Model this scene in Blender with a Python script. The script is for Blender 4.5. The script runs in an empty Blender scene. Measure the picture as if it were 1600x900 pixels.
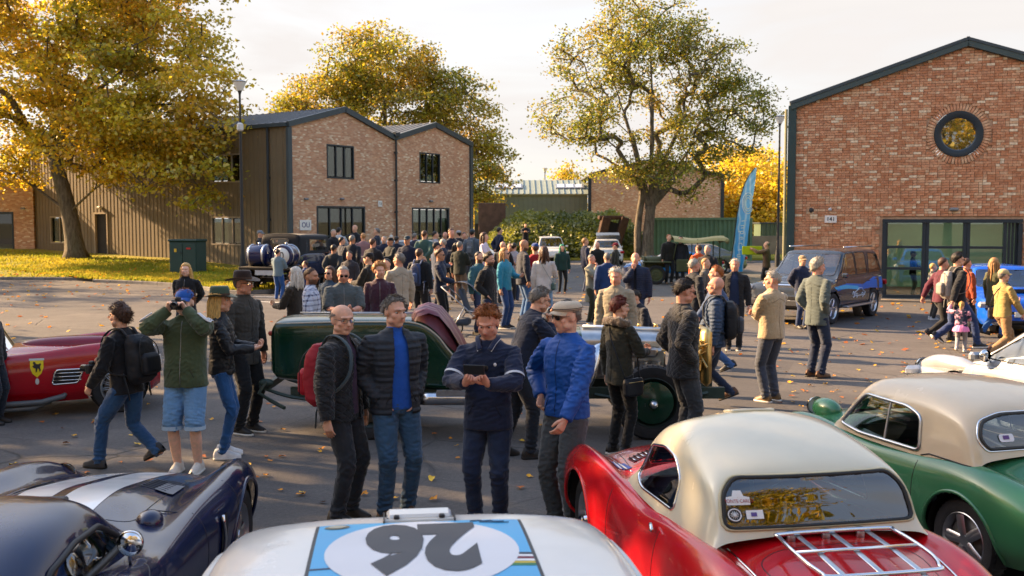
import bpy, bmesh, math, random
import numpy as np
from mathutils import Vector, Matrix, Euler
from mathutils.bvhtree import BVHTree
R = random.Random(7)
SC = bpy.context.scene
COL = SC.collection
PI = math.pi
rad = math.radians
# ---------------------------------------------------------------- camera
PITCH = math.atan(105 / 1555.6)
CAMH = 2.45
cam_d = bpy.data.cameras.new('camera'); cam = bpy.data.objects.new('camera', cam_d); COL.objects.link(cam)
cam.location = (0, 0, CAMH); cam.rotation_euler = (PI / 2 - PITCH, 0, 0)
cam_d.lens = 35; cam_d.sensor_width = 36; cam_d.clip_start = 0.1; cam_d.clip_end = 3000
cam_d.dof.use_dof = True; cam_d.dof.focus_distance = 9.0; cam_d.dof.aperture_fstop = 4.5
SC.camera = cam
# ---------------------------------------------------------------- sun, sky, exposure
SUN_AZ = rad(-66); SUN_EL = rad(24)
sv = Vector((math.sin(SUN_AZ) * math.cos(SUN_EL), math.cos(SUN_AZ) * math.cos(SUN_EL), math.sin(SUN_EL)))
sd = bpy.data.lights.new('sun', 'SUN'); sun = bpy.data.objects.new('sun', sd); COL.objects.link(sun)
sd.energy = 5.0; sd.angle = rad(0.6); sd.color = (1.0, 0.66, 0.35)
sun.rotation_euler = sv.to_track_quat('Z', 'Y').to_euler()
W = bpy.data.worlds.new("World"); SC.world = W; W.use_nodes = True
nt = W.node_tree; nt.nodes.clear()
def wn(t, **k):
 n = nt.nodes.new(t)
 for a, b in k.items(): setattr(n, a, b)
 return n
sky = wn('ShaderNodeTexSky', sky_type='NISHITA', sun_disc=False)
sky.sun_elevation = SUN_EL; sky.sun_rotation = SUN_AZ; sky.dust_density = 2.5
tc = wn('ShaderNodeTexCoord'); sep = wn('ShaderNodeSeparateXYZ')
nt.links.new(tc.outputs['Generated'], sep.inputs[0])
mapn = wn('ShaderNodeMapping'); mapn.inputs['Scale'].default_value = (1.2, 1.2, 7)
nt.links.new(tc.outputs['Generated'], mapn.inputs[0])
cn = wn('ShaderNodeTexNoise'); cn.inputs['Scale'].default_value = 2.2; cn.inputs['Detail'].default_value = 6; cn.inputs['Distortion'].default_value = .4
nt.links.new(mapn.outputs[0], cn.inputs[0])
# thin veil of high cloud: thick towards the horizon, thinning overhead
r1 = wn('ShaderNodeMapRange'); r1.inputs[1].default_value = 0.24; r1.inputs[2].default_value = 0.8; r1.inputs[3].default_value = 0.96; r1.inputs[4].default_value = 0.06
nt.links.new(sep.outputs[2], r1.inputs[0])
r2 = wn('ShaderNodeMapRange'); r2.inputs[1].default_value = 0.3; r2.inputs[2].default_value = 0.7; r2.inputs[3].default_value = -0.12; r2.inputs[4].default_value = 0.12
nt.links.new(cn.outputs[0], r2.inputs[0])
ad = wn('ShaderNodeMath', operation='ADD', use_clamp=True); nt.links.new(r1.outputs[0], ad.inputs[0]); nt.links.new(r2.outputs[0], ad.inputs[1])
cc = wn('ShaderNodeMix', data_type='RGBA'); cc.inputs[6].default_value = (1.52, 1.45, 1.43, 1); cc.inputs[7].default_value = (1.82, 1.73, 1.66, 1)
nt.links.new(cn.outputs[0], cc.inputs[0])
sm = wn('ShaderNodeMix', data_type='RGBA'); nt.links.new(ad.outputs[0], sm.inputs[0]); nt.links.new(sky.outputs[0], sm.inputs[6]); nt.links.new(cc.outputs[2], sm.inputs[7])
bg = wn('ShaderNodeBackground'); bg.inputs[1].default_value = 0.14
nt.links.new(sm.outputs[2], bg.inputs[0]); wo = wn('ShaderNodeOutputWorld'); nt.links.new(bg.outputs[0], wo.inputs[0])
vs = SC.view_settings; SC.display_settings.display_device = 'sRGB'
vs.view_transform = 'Standard'; vs.look = 'None'; vs.exposure = 2.0; vs.gamma = 1; vs.use_curve_mapping = False
SC.cycles.max_bounces = 6; SC.cycles.diffuse_bounces = 3; SC.cycles.glossy_bounces = 3; SC.cycles.transparent_max_bounces = 12
SC.cycles.caustics_reflective = False; SC.cycles.caustics_refractive = False; SC.cycles.sample_clamp_indirect = 4

# ---------------------------------------------------------------- where things stand
FPX = 1555.6
def ray(px, py):
 u = (px - 800) / FPX; v = (450 - py) / FPX
 s, c = math.sin(PITCH), math.cos(PITCH)
 return Vector((u, v * s + c, v * c - s))
def at(px, py, d):
 r = ray(px, py); return Vector((r.x / r.y * d, d, CAMH + r.z / r.y * d))
def xat(px, d): return (px - 800) / FPX * d * 1.0046
def sstep(t):
 t = max(0, min(1, t)); return t * t * (3 - 2 * t)
KERB = [(-60, 43.5), (-21.3, 41.4), (-16.6, 39.7), (-13.1, 37.7), (-10.6, 35.0), (-9.6, 33.6), (-8.8, 33.3), (-8.2, 34.2), (-8.5, 37.0), (-9.6, 43.5)]
def kerb_dist(x, y):
 """positive on the lawn side"""
 best = 1e9
 for (x0, y0), (x1, y1) in zip(KERB, KERB[1:]):
  dx, dy = x1 - x0, y1 - y0; L2 = dx * dx + dy * dy
  t = max(0, min(1, ((x - x0) * dx + (y - y0) * dy) / L2))
  d = math.hypot(x - x0 - t * dx, y - y0 - t * dy); best = min(best, d)
 return best
def lawn_z(x, y): return 0.11 + 0.052 * kerb_dist(x, y)

# ---------------------------------------------------------------- materials
MATS = {}
def newmat(name):
 m = bpy.data.materials.new(name); m.use_nodes = True; n = m.node_tree; n.nodes.clear(); return m, n
def hx(s):
 s = s.lstrip('#'); v = [int(s[i:i + 2], 16) / 255 for i in (0, 2, 4)]
 return tuple((c / 12.92 if c <= .04045 else ((c + .055) / 1.055) ** 2.4) for c in v)
class NB:
 def __init__(s, name): s.m, s.t = newmat(name)
 def n(s, t, ins=None, **k):
  n = s.t.nodes.new(t)
  for a, b in k.items(): setattr(n, a, b)
  for a, b in (ins or {}).items():
   if hasattr(b, 'is_output'): s.t.links.new(b, n.inputs[a])
   else: n.inputs[a].default_value = b
  return n
 def noise(s, scale, detail=3, vec=None, rough=.5, dist=0):
  i = {'Scale': scale, 'Detail': detail, 'Roughness': rough, 'Distortion': dist}
  if vec is not None: i['Vector'] = vec
  return s.n('ShaderNodeTexNoise', i).outputs[0]
 def mix(s, f, a, b, blend='MIX'):
  c4 = lambda v: (*v[:3], 1) if isinstance(v, (tuple, list)) else v
  return s.n('ShaderNodeMix', {0: f, 6: c4(a), 7: c4(b)}, data_type='RGBA', blend_type=blend).outputs[2]
 def rng(s, v, a, b, c, d): return s.n('ShaderNodeMapRange', {0: v, 1: a, 2: b, 3: c, 4: d}).outputs[0]
 def math(s, op, a, b=0.0, clamp=False): return s.n('ShaderNodeMath', {0: a, 1: b}, operation=op, use_clamp=clamp).outputs[0]
 def bump(s, h, st, dist=.01, nrm=None):
  i = {'Height': h, 'Strength': st, 'Distance': dist}
  if nrm is not None: i['Normal'] = nrm
  return s.n('ShaderNodeBump', i).outputs[0]
 def out(s, sh):
  o = s.n('ShaderNodeOutputMaterial'); s.t.links.new(sh, o.inputs[0]); return s.m
 def pr(s, **k):
  i = {}
  mp = {'col': 'Base Color', 'rough': 'Roughness', 'metal': 'Metallic', 'nrm': 'Normal', 'spec': 'Specular IOR Level', 'coat': 'Coat Weight', 'croughness': 'Coat Roughness',
              'sheen': 'Sheen Weight', 'trans': 'Transmission Weight', 'ior': 'IOR', 'sss': 'Subsurface Weight', 'alpha': 'Alpha'}
  for a, b in k.items():
   if a == 'col' and isinstance(b, tuple): b = (*b[:3], 1)
   i[mp[a]] = b
  return s.n('ShaderNodeBsdfPrincipled', i).outputs[0]
def obj_vec(b, scale=(1, 1, 1)):
 t = b.n('ShaderNodeTexCoord').outputs['Object']
 return b.n('ShaderNodeMapping', {0: t, 3: scale}).outputs[0]
def C(c): return hx(c) if isinstance(c, str) else c
def scl(c, k): return tuple(min(1, v * k) for v in c)
def matte(col, rough=.75, var=.25, scale=6, bump=.0, bs=60, metal=0, spec=.4, coat=0):
 col = C(col); key = ('matte', col, rough, var, scale, bump, bs, metal, spec, coat)
 if key in MATS: return MATS[key]
 b = NB('surface'); v = obj_vec(b)
 n1 = b.noise(scale, 4, v)
 c = b.mix(b.rng(n1, .3, .7, 0, 1), scl(col, 1 - var), scl(col, 1 + var * .8))
 kw = dict(col=c, rough=b.rng(n1, 0, 1, max(0, rough - .08), min(1, rough + .08)), metal=metal, spec=spec, coat=coat)
 if bump: kw['nrm'] = b.bump(b.noise(bs, 3, v), bump, .01)
 MATS[key] = b.out(b.pr(**kw)); return MATS[key]
def cloth(col, kind='plain', col2=None):
 col = C(col); key = ('cloth', col, kind, col2)
 if key in MATS: return MATS[key]
 b = NB('cloth_' + kind); v = obj_vec(b)
 n1 = b.noise(5, 3, v); n2 = b.noise(260, 2, v)
 base = b.mix(b.rng(n1, .3, .7, 0, 1), scl(col, .86), scl(col, 1.12))
 base = b.mix(b.rng(n2, .35, .65, 0, .35), base, scl(col, 1.7))
 rough = .9; sheen = .2; h = b.noise(22, 4, v, dist=.6)
 if kind == 'denim':
  fade = b.noise(3.5, 2, v)
  base = b.mix(b.rng(fade, .45, .8, 0, .4), base, scl((col[0] + .02, col[1] + .03, col[2] + .04), 1.9))
 if kind == 'check':
  sx = b.n('ShaderNodeSeparateXYZ', {0: v})
  a = b.math('PINGPONG', b.math('ADD', sx.outputs[0], sx.outputs[1]), .035); c_ = b.math('PINGPONG', sx.outputs[2], .035)
  ma = b.rng(a, .009, .012, 1, 0); mc = b.rng(c_, .009, .012, 1, 0)
  base = b.mix(b.math('MULTIPLY', b.math('ADD', ma, mc), .5), base, C(col2))
 if kind == 'camo':
  base = b.mix(b.rng(b.noise(14, 2, v), .48, .52, 0, 1), base, C(col2))
 if kind == 'shell': rough = .62; sheen = 0; h = b.noise(14, 2, v)
 if kind == 'leather': rough = .5; sheen = 0
 if kind == 'fleece': rough = 1; sheen = .6; h = b.noise(70, 3, v)
 nrm = b.bump(h, .35 if kind != 'fleece' else .5, .012)
 nrm = b.bump(n2, .15, .002, nrm)
 if kind == 'quilt':
  sx = b.n('ShaderNodeSeparateXYZ', {0: v})
  u = b.math('PINGPONG', b.math('ADD', sx.outputs[0], sx.outputs[2]), .032); w_ = b.math('PINGPONG', b.math('SUBTRACT', sx.outputs[0], sx.outputs[2]), .032)
  q = b.math('MINIMUM', u, w_); nrm = b.bump(b.rng(q, 0, .012, 0, 1), .5, .010, nrm); rough = .75
 if kind == 'puffer':
  sx = b.n('ShaderNodeSeparateXYZ', {0: v}); u = b.math('PINGPONG', sx.outputs[2], .022)
  nrm = b.bump(b.rng(u, 0, .022, 0, 1), .4, .012, nrm); rough = .7; sheen = 0
 MATS[key] = b.out(b.pr(col=base, rough=rough, sheen=sheen, nrm=nrm, spec=.35)); return MATS[key]
def paint(col, metallic=0.0, dirt=.12):
 col = C(col); key = ('paint', col, metallic)
 if key in MATS: return MATS[key]
 b = NB('car_paint'); v = obj_vec(b)
 n = b.noise(3, 5, v); n2 = b.noise(45, 4, v, .7)
 c = b.mix(b.rng(n, .3, .7, 0, 1), scl(col, .93), scl(col, 1.06))
 c = b.mix(b.rng(b.noise(2.5, 5, v, .7), .5, .9, 0, dirt), c, (.24, .2, .16))
 nr = b.bump(b.noise(5, 1, v), .012, .01)
 MATS[key] = b.out(b.pr(col=c, rough=b.rng(n, .3, .8, .2, .3), metal=metallic, coat=.6, croughness=.035, nrm=nr, spec=.35)); return MATS[key]
def glass(tint=(.55, .6, .58), refl=1.0, name='glass'):
 key = ('glass', tint, refl)
 if key in MATS: return MATS[key]
 b = NB(name)
 fr = b.n('ShaderNodeFresnel', {'IOR': 1.65}).outputs[0]
 f = b.math('MULTIPLY', b.math('ADD', fr, .04), refl, True)
 tr = b.n('ShaderNodeBsdfTransparent', {0: (*tint, 1)}).outputs[0]
 gl = b.n('ShaderNodeBsdfGlossy', {'Color': (1, 1, 1, 1), 'Roughness': .015}).outputs[0]
 MATS[key] = b.out(b.n('ShaderNodeMixShader', {0: f, 1: tr, 2: gl}).outputs[0]); return MATS[key]
def chrome(): return matte((.75, .76, .78), .12, .05, 5, metal=1)
def alu(): return matte((.55, .57, .6), .32, .12, 9, metal=1)
RUB = lambda: matte((.018, .018, .02), .8, .3, 20, .3, 90)
BLK = lambda: matte((.012, .012, .014), .5, .2, 8)
def emis_none(): pass

# ---------------------------------------------------------------- mesh building
class MB:
 def __init__(s): s.v = []; s.f = []; s.mi = []; s.n = 0
 def add(s, V, F, mi=0):
  V = np.asarray(V, float).reshape(-1, 3); s.v.append(V)
  s.f.extend([tuple(int(i) + s.n for i in f) for f in F]); s.mi.extend([mi] * len(F)); s.n += len(V); return s
 def box(s, c, d, rz=0, mi=0, rx=0, ry=0, bev=0):
  c = np.array(c, float); h = np.array(d, float) / 2
  if bev:
   b = min(bev, h.min() * .9)
   V = []
   for sx in (-1, 1):
    for sy in (-1, 1):
     for sz in (-1, 1):
      S = np.array([sx, sy, sz])
      for ax in range(3):
       p = S * (h - b); p = p.astype(float); p[ax] = S[ax] * h[ax]; V.append(p)
   V = np.array(V); bm = bmesh.new()
   for p in V: bm.verts.new(p)
   r_ = bmesh.ops.convex_hull(bm, input=bm.verts); bm.verts.index_update()
   V = np.array([v.co[:] for v in bm.verts]); F = [[v.index for v in f.verts] for f in bm.faces]; bm.free()
  else:
   V = np.array([[x, y, z] for x in (-1, 1) for y in (-1, 1) for z in (-1, 1)]) * h
   F = [(0, 1, 3, 2), (4, 6, 7, 5), (0, 4, 5, 1), (2, 3, 7, 6), (0, 2, 6, 4), (1, 5, 7, 3)]
  M = np.array(Euler((rx, ry, rz)).to_matrix()); return s.add(V @ M.T + c, F, mi)
 def tube(s, P, r, seg=8, mi=0, cap=True, flat=None):
  P = np.asarray(P, float); n = len(P); r = np.broadcast_to(np.asarray(r, float), (n,)) if np.ndim(r) < 2 else np.asarray(r, float)
  T = np.gradient(P, axis=0); T /= (np.linalg.norm(T, axis=1, keepdims=True) + 1e-9)
  up = np.array([0, 0, 1.]) if abs(T[0][2]) < .9 else np.array([0, 1., 0])
  if flat is not None: up = np.asarray(flat, float)
  V = []; a = np.arange(seg) * 2 * PI / seg
  u = np.cross(up, T[0]); u /= np.linalg.norm(u) + 1e-9
  for i in range(n):
   u = u - T[i] * np.dot(u, T[i]); u /= np.linalg.norm(u) + 1e-9; w = np.cross(T[i], u)
   ra, rb = (r[i], r[i]) if np.ndim(r) < 2 else r[i]
   V.append(P[i] + np.outer(np.cos(a) * ra, u) + np.outer(np.sin(a) * rb, w))
  F = [(i * seg + j, i * seg + (j + 1) % seg, (i + 1) * seg + (j + 1) % seg, (i + 1) * seg + j) for i in range(n - 1) for j in range(seg)]
  if cap: F += [tuple(range(seg - 1, -1, -1)), tuple((n - 1) * seg + j for j in range(seg))]
  return s.add(np.vstack(V), F, mi)
 def lathe(s, prof, seg=24, c=(0, 0, 0), axis='z', mi=0):
  a = np.arange(seg) * 2 * PI / seg; V = []
  for r, z in prof:
   V.append(np.stack([r * np.cos(a), r * np.sin(a), np.full(seg, z)], 1))
  V = np.vstack(V)
  if axis == 'x': V = V[:, [2, 0, 1]]
  if axis == 'y': V = V[:, [1, 2, 0]]
  n = len(prof)
  F = [(i * seg + j, i * seg + (j + 1) % seg, (i + 1) * seg + (j + 1) % seg, (i + 1) * seg + j) for i in range(n - 1) for j in range(seg)]
  return s.add(V + np.array(c, float), F, mi)
 def ell(s, c, r, nu=12, nv=8, mi=0, rot=None):
  V = []; F = []
  for i in range(nv + 1):
   t = PI * i / nv
   for j in range(nu):
    p = 2 * PI * j / nu; V.append((math.sin(t) * math.cos(p) * r[0], math.sin(t) * math.sin(p) * r[1], math.cos(t) * r[2]))
  for i in range(nv):
   for j in range(nu): F.append((i * nu + j, (i + 1) * nu + j, (i + 1) * nu + (j + 1) % nu, i * nu + (j + 1) % nu))
  V = np.array(V)
  if rot is not None: V = V @ np.array(Euler(rot).to_matrix()).T
  return s.add(V + np.array(c, float), F, mi)
 def grid(s, P, mi=0, closed=False):
  P = np.asarray(P, float); n, m = P.shape[:2]
  F = [(i * m + j, i * m + j + 1, (i + 1) * m + j + 1, (i + 1) * m + j) for i in range(n - 1) for j in range(m - 1)]
  if closed: F += [(i * m + m - 1, i * m, (i + 1) * m, (i + 1) * m + m - 1) for i in range(n - 1)]
  return s.add(P.reshape(-1, 3), F, mi)
 def prism(s, poly, z0, z1, mi=0, axis='z'):
  n = len(poly); V = [(x, y, z0) for x, y in poly] + [(x, y, z1) for x, y in poly]
  F = [tuple(range(n - 1, -1, -1)), tuple(range(n, 2 * n))] + [(i, (i + 1) % n, n + (i + 1) % n, n + i) for i in range(n)]
  V = np.array(V, float)
  if axis == 'y': V = V[:, [0, 2, 1]]
  if axis == 'x': V = V[:, [2, 0, 1]]
  return s.add(V, F, mi)
 def mesh(s, mats, smooth=True, name='m'):
  V = np.vstack(s.v) if s.v else np.zeros((0, 3)); me = bpy.data.meshes.new(name)
  nf = len(s.f); cnt = np.fromiter((len(f) for f in s.f), int, nf); me.vertices.add(len(V)); me.vertices.foreach_set('co', V.ravel())
  me.loops.add(int(cnt.sum())); me.loops.foreach_set('vertex_index', np.fromiter((i for f in s.f for i in f), int, int(cnt.sum())))
  me.polygons.add(nf); me.polygons.foreach_set('loop_start', np.concatenate([[0], np.cumsum(cnt)[:-1]]).astype(int)); me.update(calc_edges=True)
  for m in (mats if isinstance(mats, (list, tuple)) else [mats]): me.materials.append(m)
  me.polygons.foreach_set('material_index', np.array(s.mi, int)); me.polygons.foreach_set('use_smooth', np.full(nf, bool(smooth)))
  me.validate(); return me
 def build(s, name, mats, parent=None, smooth=True, auto=None, loc=None, rz=0):
  me = s.mesh(mats, smooth, name)
  o = bpy.data.objects.new(name, me); COL.objects.link(o)
  if auto: me.set_sharp_from_angle(angle=rad(auto))
  if parent: o.parent = parent
  if loc is not None: o.location = loc
  if rz: o.rotation_euler = (0, 0, rz)
  return o
def mesh_obj(name, me, parent=None, loc=None, rot=None):
 o = bpy.data.objects.new(name, me); COL.objects.link(o)
 if parent: o.parent = parent
 if loc is not None: o.location = loc
 if rot is not None: o.rotation_euler = rot
 return o
def tag(o, label=None, cat=None, group=None, kind=None):
 for k, v in (('label', label), ('category', cat), ('group', group), ('kind', kind)):
  if v: o[k] = v
 return o
def thing(name, label, cat, loc=(0, 0, 0), rz=0, group=None):
 o = bpy.data.objects.new(name, None); COL.objects.link(o); o.empty_display_size = .2
 o.location = loc; o.rotation_euler = (0, 0, rz); return tag(o, label, cat, group)
def curve_pts(P, n=12):
 """Catmull-Rom through the points"""
 P = np.asarray(P, float)
 if len(P) < 3: return np.array([P[0] + (P[-1] - P[0]) * t for t in np.linspace(0, 1, n)])
 Q = np.vstack([2 * P[0] - P[1], P, 2 * P[-1] - P[-2]]); k = len(P) - 1; out = []
 for s_ in np.linspace(0, k, n):
  i = min(int(s_), k - 1); t = s_ - i; a, b, c, d = Q[i:i + 4]
  out.append(.5 * (2 * b + (c - a) * t + (2 * a - 5 * b + 4 * c - d) * t * t + (3 * b - a - 3 * c + d) * t ** 3))
 return np.array(out)
def text_mesh(txt, size, mat, name, parent=None, loc=(0, 0, 0), rot=(0, 0, 0), depth=.004, sx=1.0, bold=0.0):
 cu = bpy.data.curves.new('t', 'FONT'); cu.body = txt; cu.size = size; cu.extrude = depth; cu.align_x = 'CENTER'; cu.align_y = 'CENTER'; cu.offset = bold
 cu.resolution_u = 4
 ob = bpy.data.objects.new('t', cu); COL.objects.link(ob); bpy.context.view_layer.update()
 me = bpy.data.meshes.new_from_object(ob.evaluated_get(bpy.context.evaluated_depsgraph_get())); bpy.data.objects.remove(ob); bpy.data.curves.remove(cu)
 me.materials.clear(); me.materials.append(mat)
 if sx != 1: me.transform(Matrix.Diagonal((sx, 1, 1, 1)))
 o = bpy.data.objects.new(name, me); COL.objects.link(o); o.location = loc; o.rotation_euler = rot
 if parent: o.parent = parent
 return o
# ================================================================ GROUND
def asphalt():
 b = NB('asphalt'); v = obj_vec(b)
 big = b.noise(.22, 4, v); mid = b.noise(1.6, 5, v, .65); fine = b.noise(90, 4, v, .7); sp = b.n('ShaderNodeTexVoronoi', {'Vector': v, 'Scale': 140.0}).outputs[0]
 c = b.mix(b.rng(big, .35, .65, 0, 1), (.084, .076, .070), (.142, .126, .112))
 c = b.mix(b.rng(mid, .35, .7, 0, .65), c, (.055, .054, .057))
 c = b.mix(b.rng(fine, .4, .7, 0, .6), c, (.19, .17, .155))
 c = b.mix(b.rng(sp, .0, .28, .6, 0), c, (.24, .22, .2))
 c = b.mix(b.rng(b.noise(24, 5, v, .8), .42, .62, .5, 0), c, (.045, .042, .042))
 pt = b.n('ShaderNodeTexBrick', {'Vector': b.n('ShaderNodeMapping', {0: v, 1: (1.3, .8, 0), 2: (0, 0, .35)}).outputs[0], 'Color1': (0, 0, 0, 1), 'Color2': (1, 1, 1, 1), 'Mortar': (.5, .5, .5, 1), 'Scale': 1.0, 'Mortar Size': .012, 'Brick Width': 5.3, 'Row Height': 3.1}).outputs
 c = b.mix(b.rng(pt[0], .80, .82, 0, .45), c, (.05, .049, .052)); c = b.mix(b.math('MULTIPLY', pt[1], .4), c, (.035, .034, .034))
 # oil marks
 oil = b.noise(.9, 3, b.n('ShaderNodeMapping', {0: v, 1: (3, 7, 0), 3: (1, 1.3, 1)}).outputs[0], .45)
 c = b.mix(b.rng(oil, .66, .74, 0, .7), c, (.035, .033, .034))
 # cracks
 dv = b.n('ShaderNodeMixRGB', {0: .12, 1: v, 2: b.n('ShaderNodeTexNoise', {'Vector': v, 'Scale': 1.8, 'Detail': 5.0}).outputs[1]}).outputs[0]
 vo = b.n('ShaderNodeTexVoronoi', {'Vector': dv, 'Scale': .42}, feature='DISTANCE_TO_EDGE').outputs[0]
 cm = b.math('MULTIPLY', b.rng(vo, .0, .011, 1, 0), b.rng(b.noise(.35, 2, v), .45, .6, 0, 1), True)
 c = b.mix(b.math('MULTIPLY', cm, .8), c, (.02, .019, .018))
 h = b.math('SUBTRACT', fine, b.math('MULTIPLY', cm, 1.5))
 return b.out(b.pr(col=c, rough=b.rng(mid, .3, .7, .72, .9), nrm=b.bump(h, .8, .015), spec=.45))
def grassmat():
 b = NB('grass'); v = obj_vec(b)
 a = b.noise(.5, 5, v); f = b.noise(30, 4, v, .7); st = b.noise(1.0, 3, b.n('ShaderNodeMapping', {0: v, 3: (3, 9, 1)}).outputs[0])
 c = b.mix(b.rng(a, .35, .65, 0, 1), (.24, .24, .03), (.42, .34, .05)); c = b.mix(b.rng(f, .35, .65, 0, .7), c, (.07, .10, .015))
 c = b.mix(b.rng(st, .5, .7, 0, .4), c, (.30, .25, .05))
 return b.out(b.pr(col=c, rough=.9, nrm=b.bump(f, .9, .05), spec=.2))
M_AS = asphalt(); M_GR = grassmat()
EARTH = matte((.10, .09, .05), .95, .3, .3)
def sheet(name, x0, x1, y0, y1, z, mat, nx=2, ny=2):
 P = [[(x, y, z) for x in np.linspace(x0, x1, nx)] for y in np.linspace(y0, y1, ny)]
 o = MB().grid(P).build(name, mat, smooth=False); tag(o, kind='structure'); return o
sheet('ground', -1500, 1500, -800, 2200, -0.02, EARTH)
o = sheet('road', -90, 90, -30, 61.5, 0.0, M_AS)
# lawn: follows the kerb, rises to the wall
def lawn():
 m = MB(); V = []; nx = 46
 K = curve_pts([(x, y, 0) for x, y in KERB[:7]], 60)
 K = np.vstack([K, curve_pts([(x, y, 0) for x, y in KERB[6:]], 14)[1:]])
 far = []
 n = len(K)
 for i in range(n):
  t = i / (n - 1); far.append((-80 + 71.5 * t ** .8, 74 - 29.5 * t ** 2.2, 0))
 P = []
 for i in range(n):
  row = []
  for s_ in np.linspace(0, 1, 30):
   s2 = s_ ** 1.5; x = K[i][0] * (1 - s2) + far[i][0] * s2; y = K[i][1] * (1 - s2) + far[i][1] * s2
   row.append((x, y, lawn_z(x, y) + .02 * math.sin(x * 1.3) * math.cos(y * .9) * min(1, s_ * 5)))
  P.append(row)
 o = MB().grid(P).build('lawn', M_GR); tag(o, kind='structure')
 # kerb stones
 stone = matte((.17, .16, .15), .9, .3, 5, .4, 50)
 k = thing('kerb', None, None); k['kind'] = 'structure'
 del_keys = [kk for kk in ('label', 'category') if kk in k.keys()]
 # resample by arc length
 L = np.concatenate([[0], np.cumsum(np.linalg.norm(np.diff(K[:, :2], axis=0), axis=1))])
 s_ = 28.0; cnt = 0
 while s_ < L[-1] - .95:
  a = np.array([np.interp(s_, L, K[:, 0]), np.interp(s_, L, K[:, 1])]); b_ = np.array([np.interp(s_ + .9, L, K[:, 0]), np.interp(s_ + .9, L, K[:, 1])])
  c = (a + b_) / 2; ang = math.atan2(b_[1] - a[1], b_[0] - a[0])
  nrm = np.array([math.sin(ang), -math.cos(ang)]) * .06
  MB().box((0, 0, 0), (.905, .14, .22), bev=.015).build('kerb_stone', stone, k, smooth=False, loc=(c[0] + nrm[0], c[1] + nrm[1], .012), rz=ang + R.uniform(-.01, .01)); s_ += .915; cnt += 1
 # grass blades: stuff
 rs = np.random.RandomState(3); m = 26000
 V = []; i = rs.randint(0, n - 1, m); tt = rs.rand(m) ** 1.2 * .62
 Pm = np.array(P); gi = tt ** (1 / 1.5) * 29; g0 = gi.astype(int); fr = gi - g0
 fi = rs.rand(m)
 A = Pm[i, g0]; B = Pm[i, np.minimum(g0 + 1, 29)]; Cc = Pm[i + 1, g0]
 base = A + (B - A) * fr[:, None] + (Cc - A) * fi[:, None]
 keep = (base[:, 0] > -30); base = base[keep]; m = len(base)
 ang = rs.rand(m) * 2 * PI; w = .03 + .03 * rs.rand(m); h = .05 + .07 * rs.rand(m)
 dx = np.stack([np.cos(ang) * w, np.sin(ang) * w, np.zeros(m)], 1); tip = base + np.stack([rs.randn(m) * .03, rs.randn(m) * .03, h], 1)
 VV = np.stack([base - dx, base + dx, tip], 1).reshape(-1, 3)
 fast_mesh('grass', VV, 3, [blade_mat()], None, 'stuff')
def fast_mesh(name, V, k, mats, cols=None, kind=None, parent=None, mi=None):
 """V: (nf*k, 3), every face its own k verts"""
 nf = len(V) // k; me = bpy.data.meshes.new(name); me.vertices.add(len(V)); me.vertices.foreach_set('co', np.ascontiguousarray(V, dtype=np.float32).ravel())
 me.loops.add(len(V)); me.loops.foreach_set('vertex_index', np.arange(len(V), dtype=np.int32)); me.polygons.add(nf)
 me.polygons.foreach_set('loop_start', np.arange(0, len(V), k, dtype=np.int32)); me.update(calc_edges=True)
 for m in mats: me.materials.append(m)
 if mi is not None: me.polygons.foreach_set('material_index', np.asarray(mi, np.int32))
 if cols is not None:
  a = me.color_attributes.new('Col', 'FLOAT_COLOR', 'POINT'); c4 = np.ones((len(V), 4), np.float32); c4[:, :3] = np.repeat(cols, k, axis=0); a.data.foreach_set('color', c4.ravel())
 o = bpy.data.objects.new(name, me); COL.objects.link(o)
 if kind: o['kind'] = kind
 if parent: o.parent = parent
 return o
def blade_mat():
 b = NB('grass_blade'); v = obj_vec(b); a = b.noise(.6, 4, v)
 c = b.mix(b.rng(a, .35, .65, 0, 1), (.24, .27, .03), (.5, .40, .05))
 d = b.n('ShaderNodeBsdfDiffuse', {0: c}).outputs[0]; t = b.n('ShaderNodeBsdfTranslucent', {0: c}).outputs[0]
 return b.out(b.n('ShaderNodeMixShader', {0: .45, 1: d, 2: t}).outputs[0])
lawn()
# far verge behind the road
tag(MB().grid([[(x, y, z) for x in np.linspace(-4, 90, 20)] for y, z in ((61.5, .004), (61.5, .1), (66, .25), (95, .3), (140, .4))]).build('verge', M_GR), kind='structure')
sheet('lane', 20, 60, 62, 69, .33, matte((.42, .36, .28), .9, .15, .5))

# ================================================================ TREES
def leaf_mat(name):
 b = NB(name); c = b.n('ShaderNodeAttribute', attribute_name='Col').outputs[0]
 d = b.n('ShaderNodeBsdfDiffuse', {0: c}).outputs[0]; t = b.n('ShaderNodeBsdfTranslucent', {0: c}).outputs[0]
 g = b.n('ShaderNodeBsdfGlossy', {'Roughness': .45, 'Color': (1, 1, 1, 1)}).outputs[0]
 s = b.n('ShaderNodeMixShader', {0: .5, 1: d, 2: t}).outputs[0]
 return b.out(b.n('ShaderNodeMixShader', {0: .05, 1: s, 2: g}).outputs[0])
M_LEAF = leaf_mat('leaf')
def barkmat():
 b = NB('bark'); v = obj_vec(b, (1, 1, .25)); n = b.noise(9, 6, v, .7); n2 = b.noise(1.2, 3, v)
 c = b.mix(b.rng(n, .35, .65, 0, 1), (.075, .06, .045), (.20, .17, .13)); c = b.mix(b.rng(n2, .5, .7, 0, .5), c, (.10, .11, .06))
 return b.out(b.pr(col=c, rough=.95, nrm=b.bump(n, .9, .06), spec=.2))
M_BARK = barkmat()
PAL_G = dict(g=(.16, .21, .02), y=(.88, .60, .035), o=(.82, .38, .03), b=(.34, .15, .03), l=(.55, .54, .035))
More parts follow.
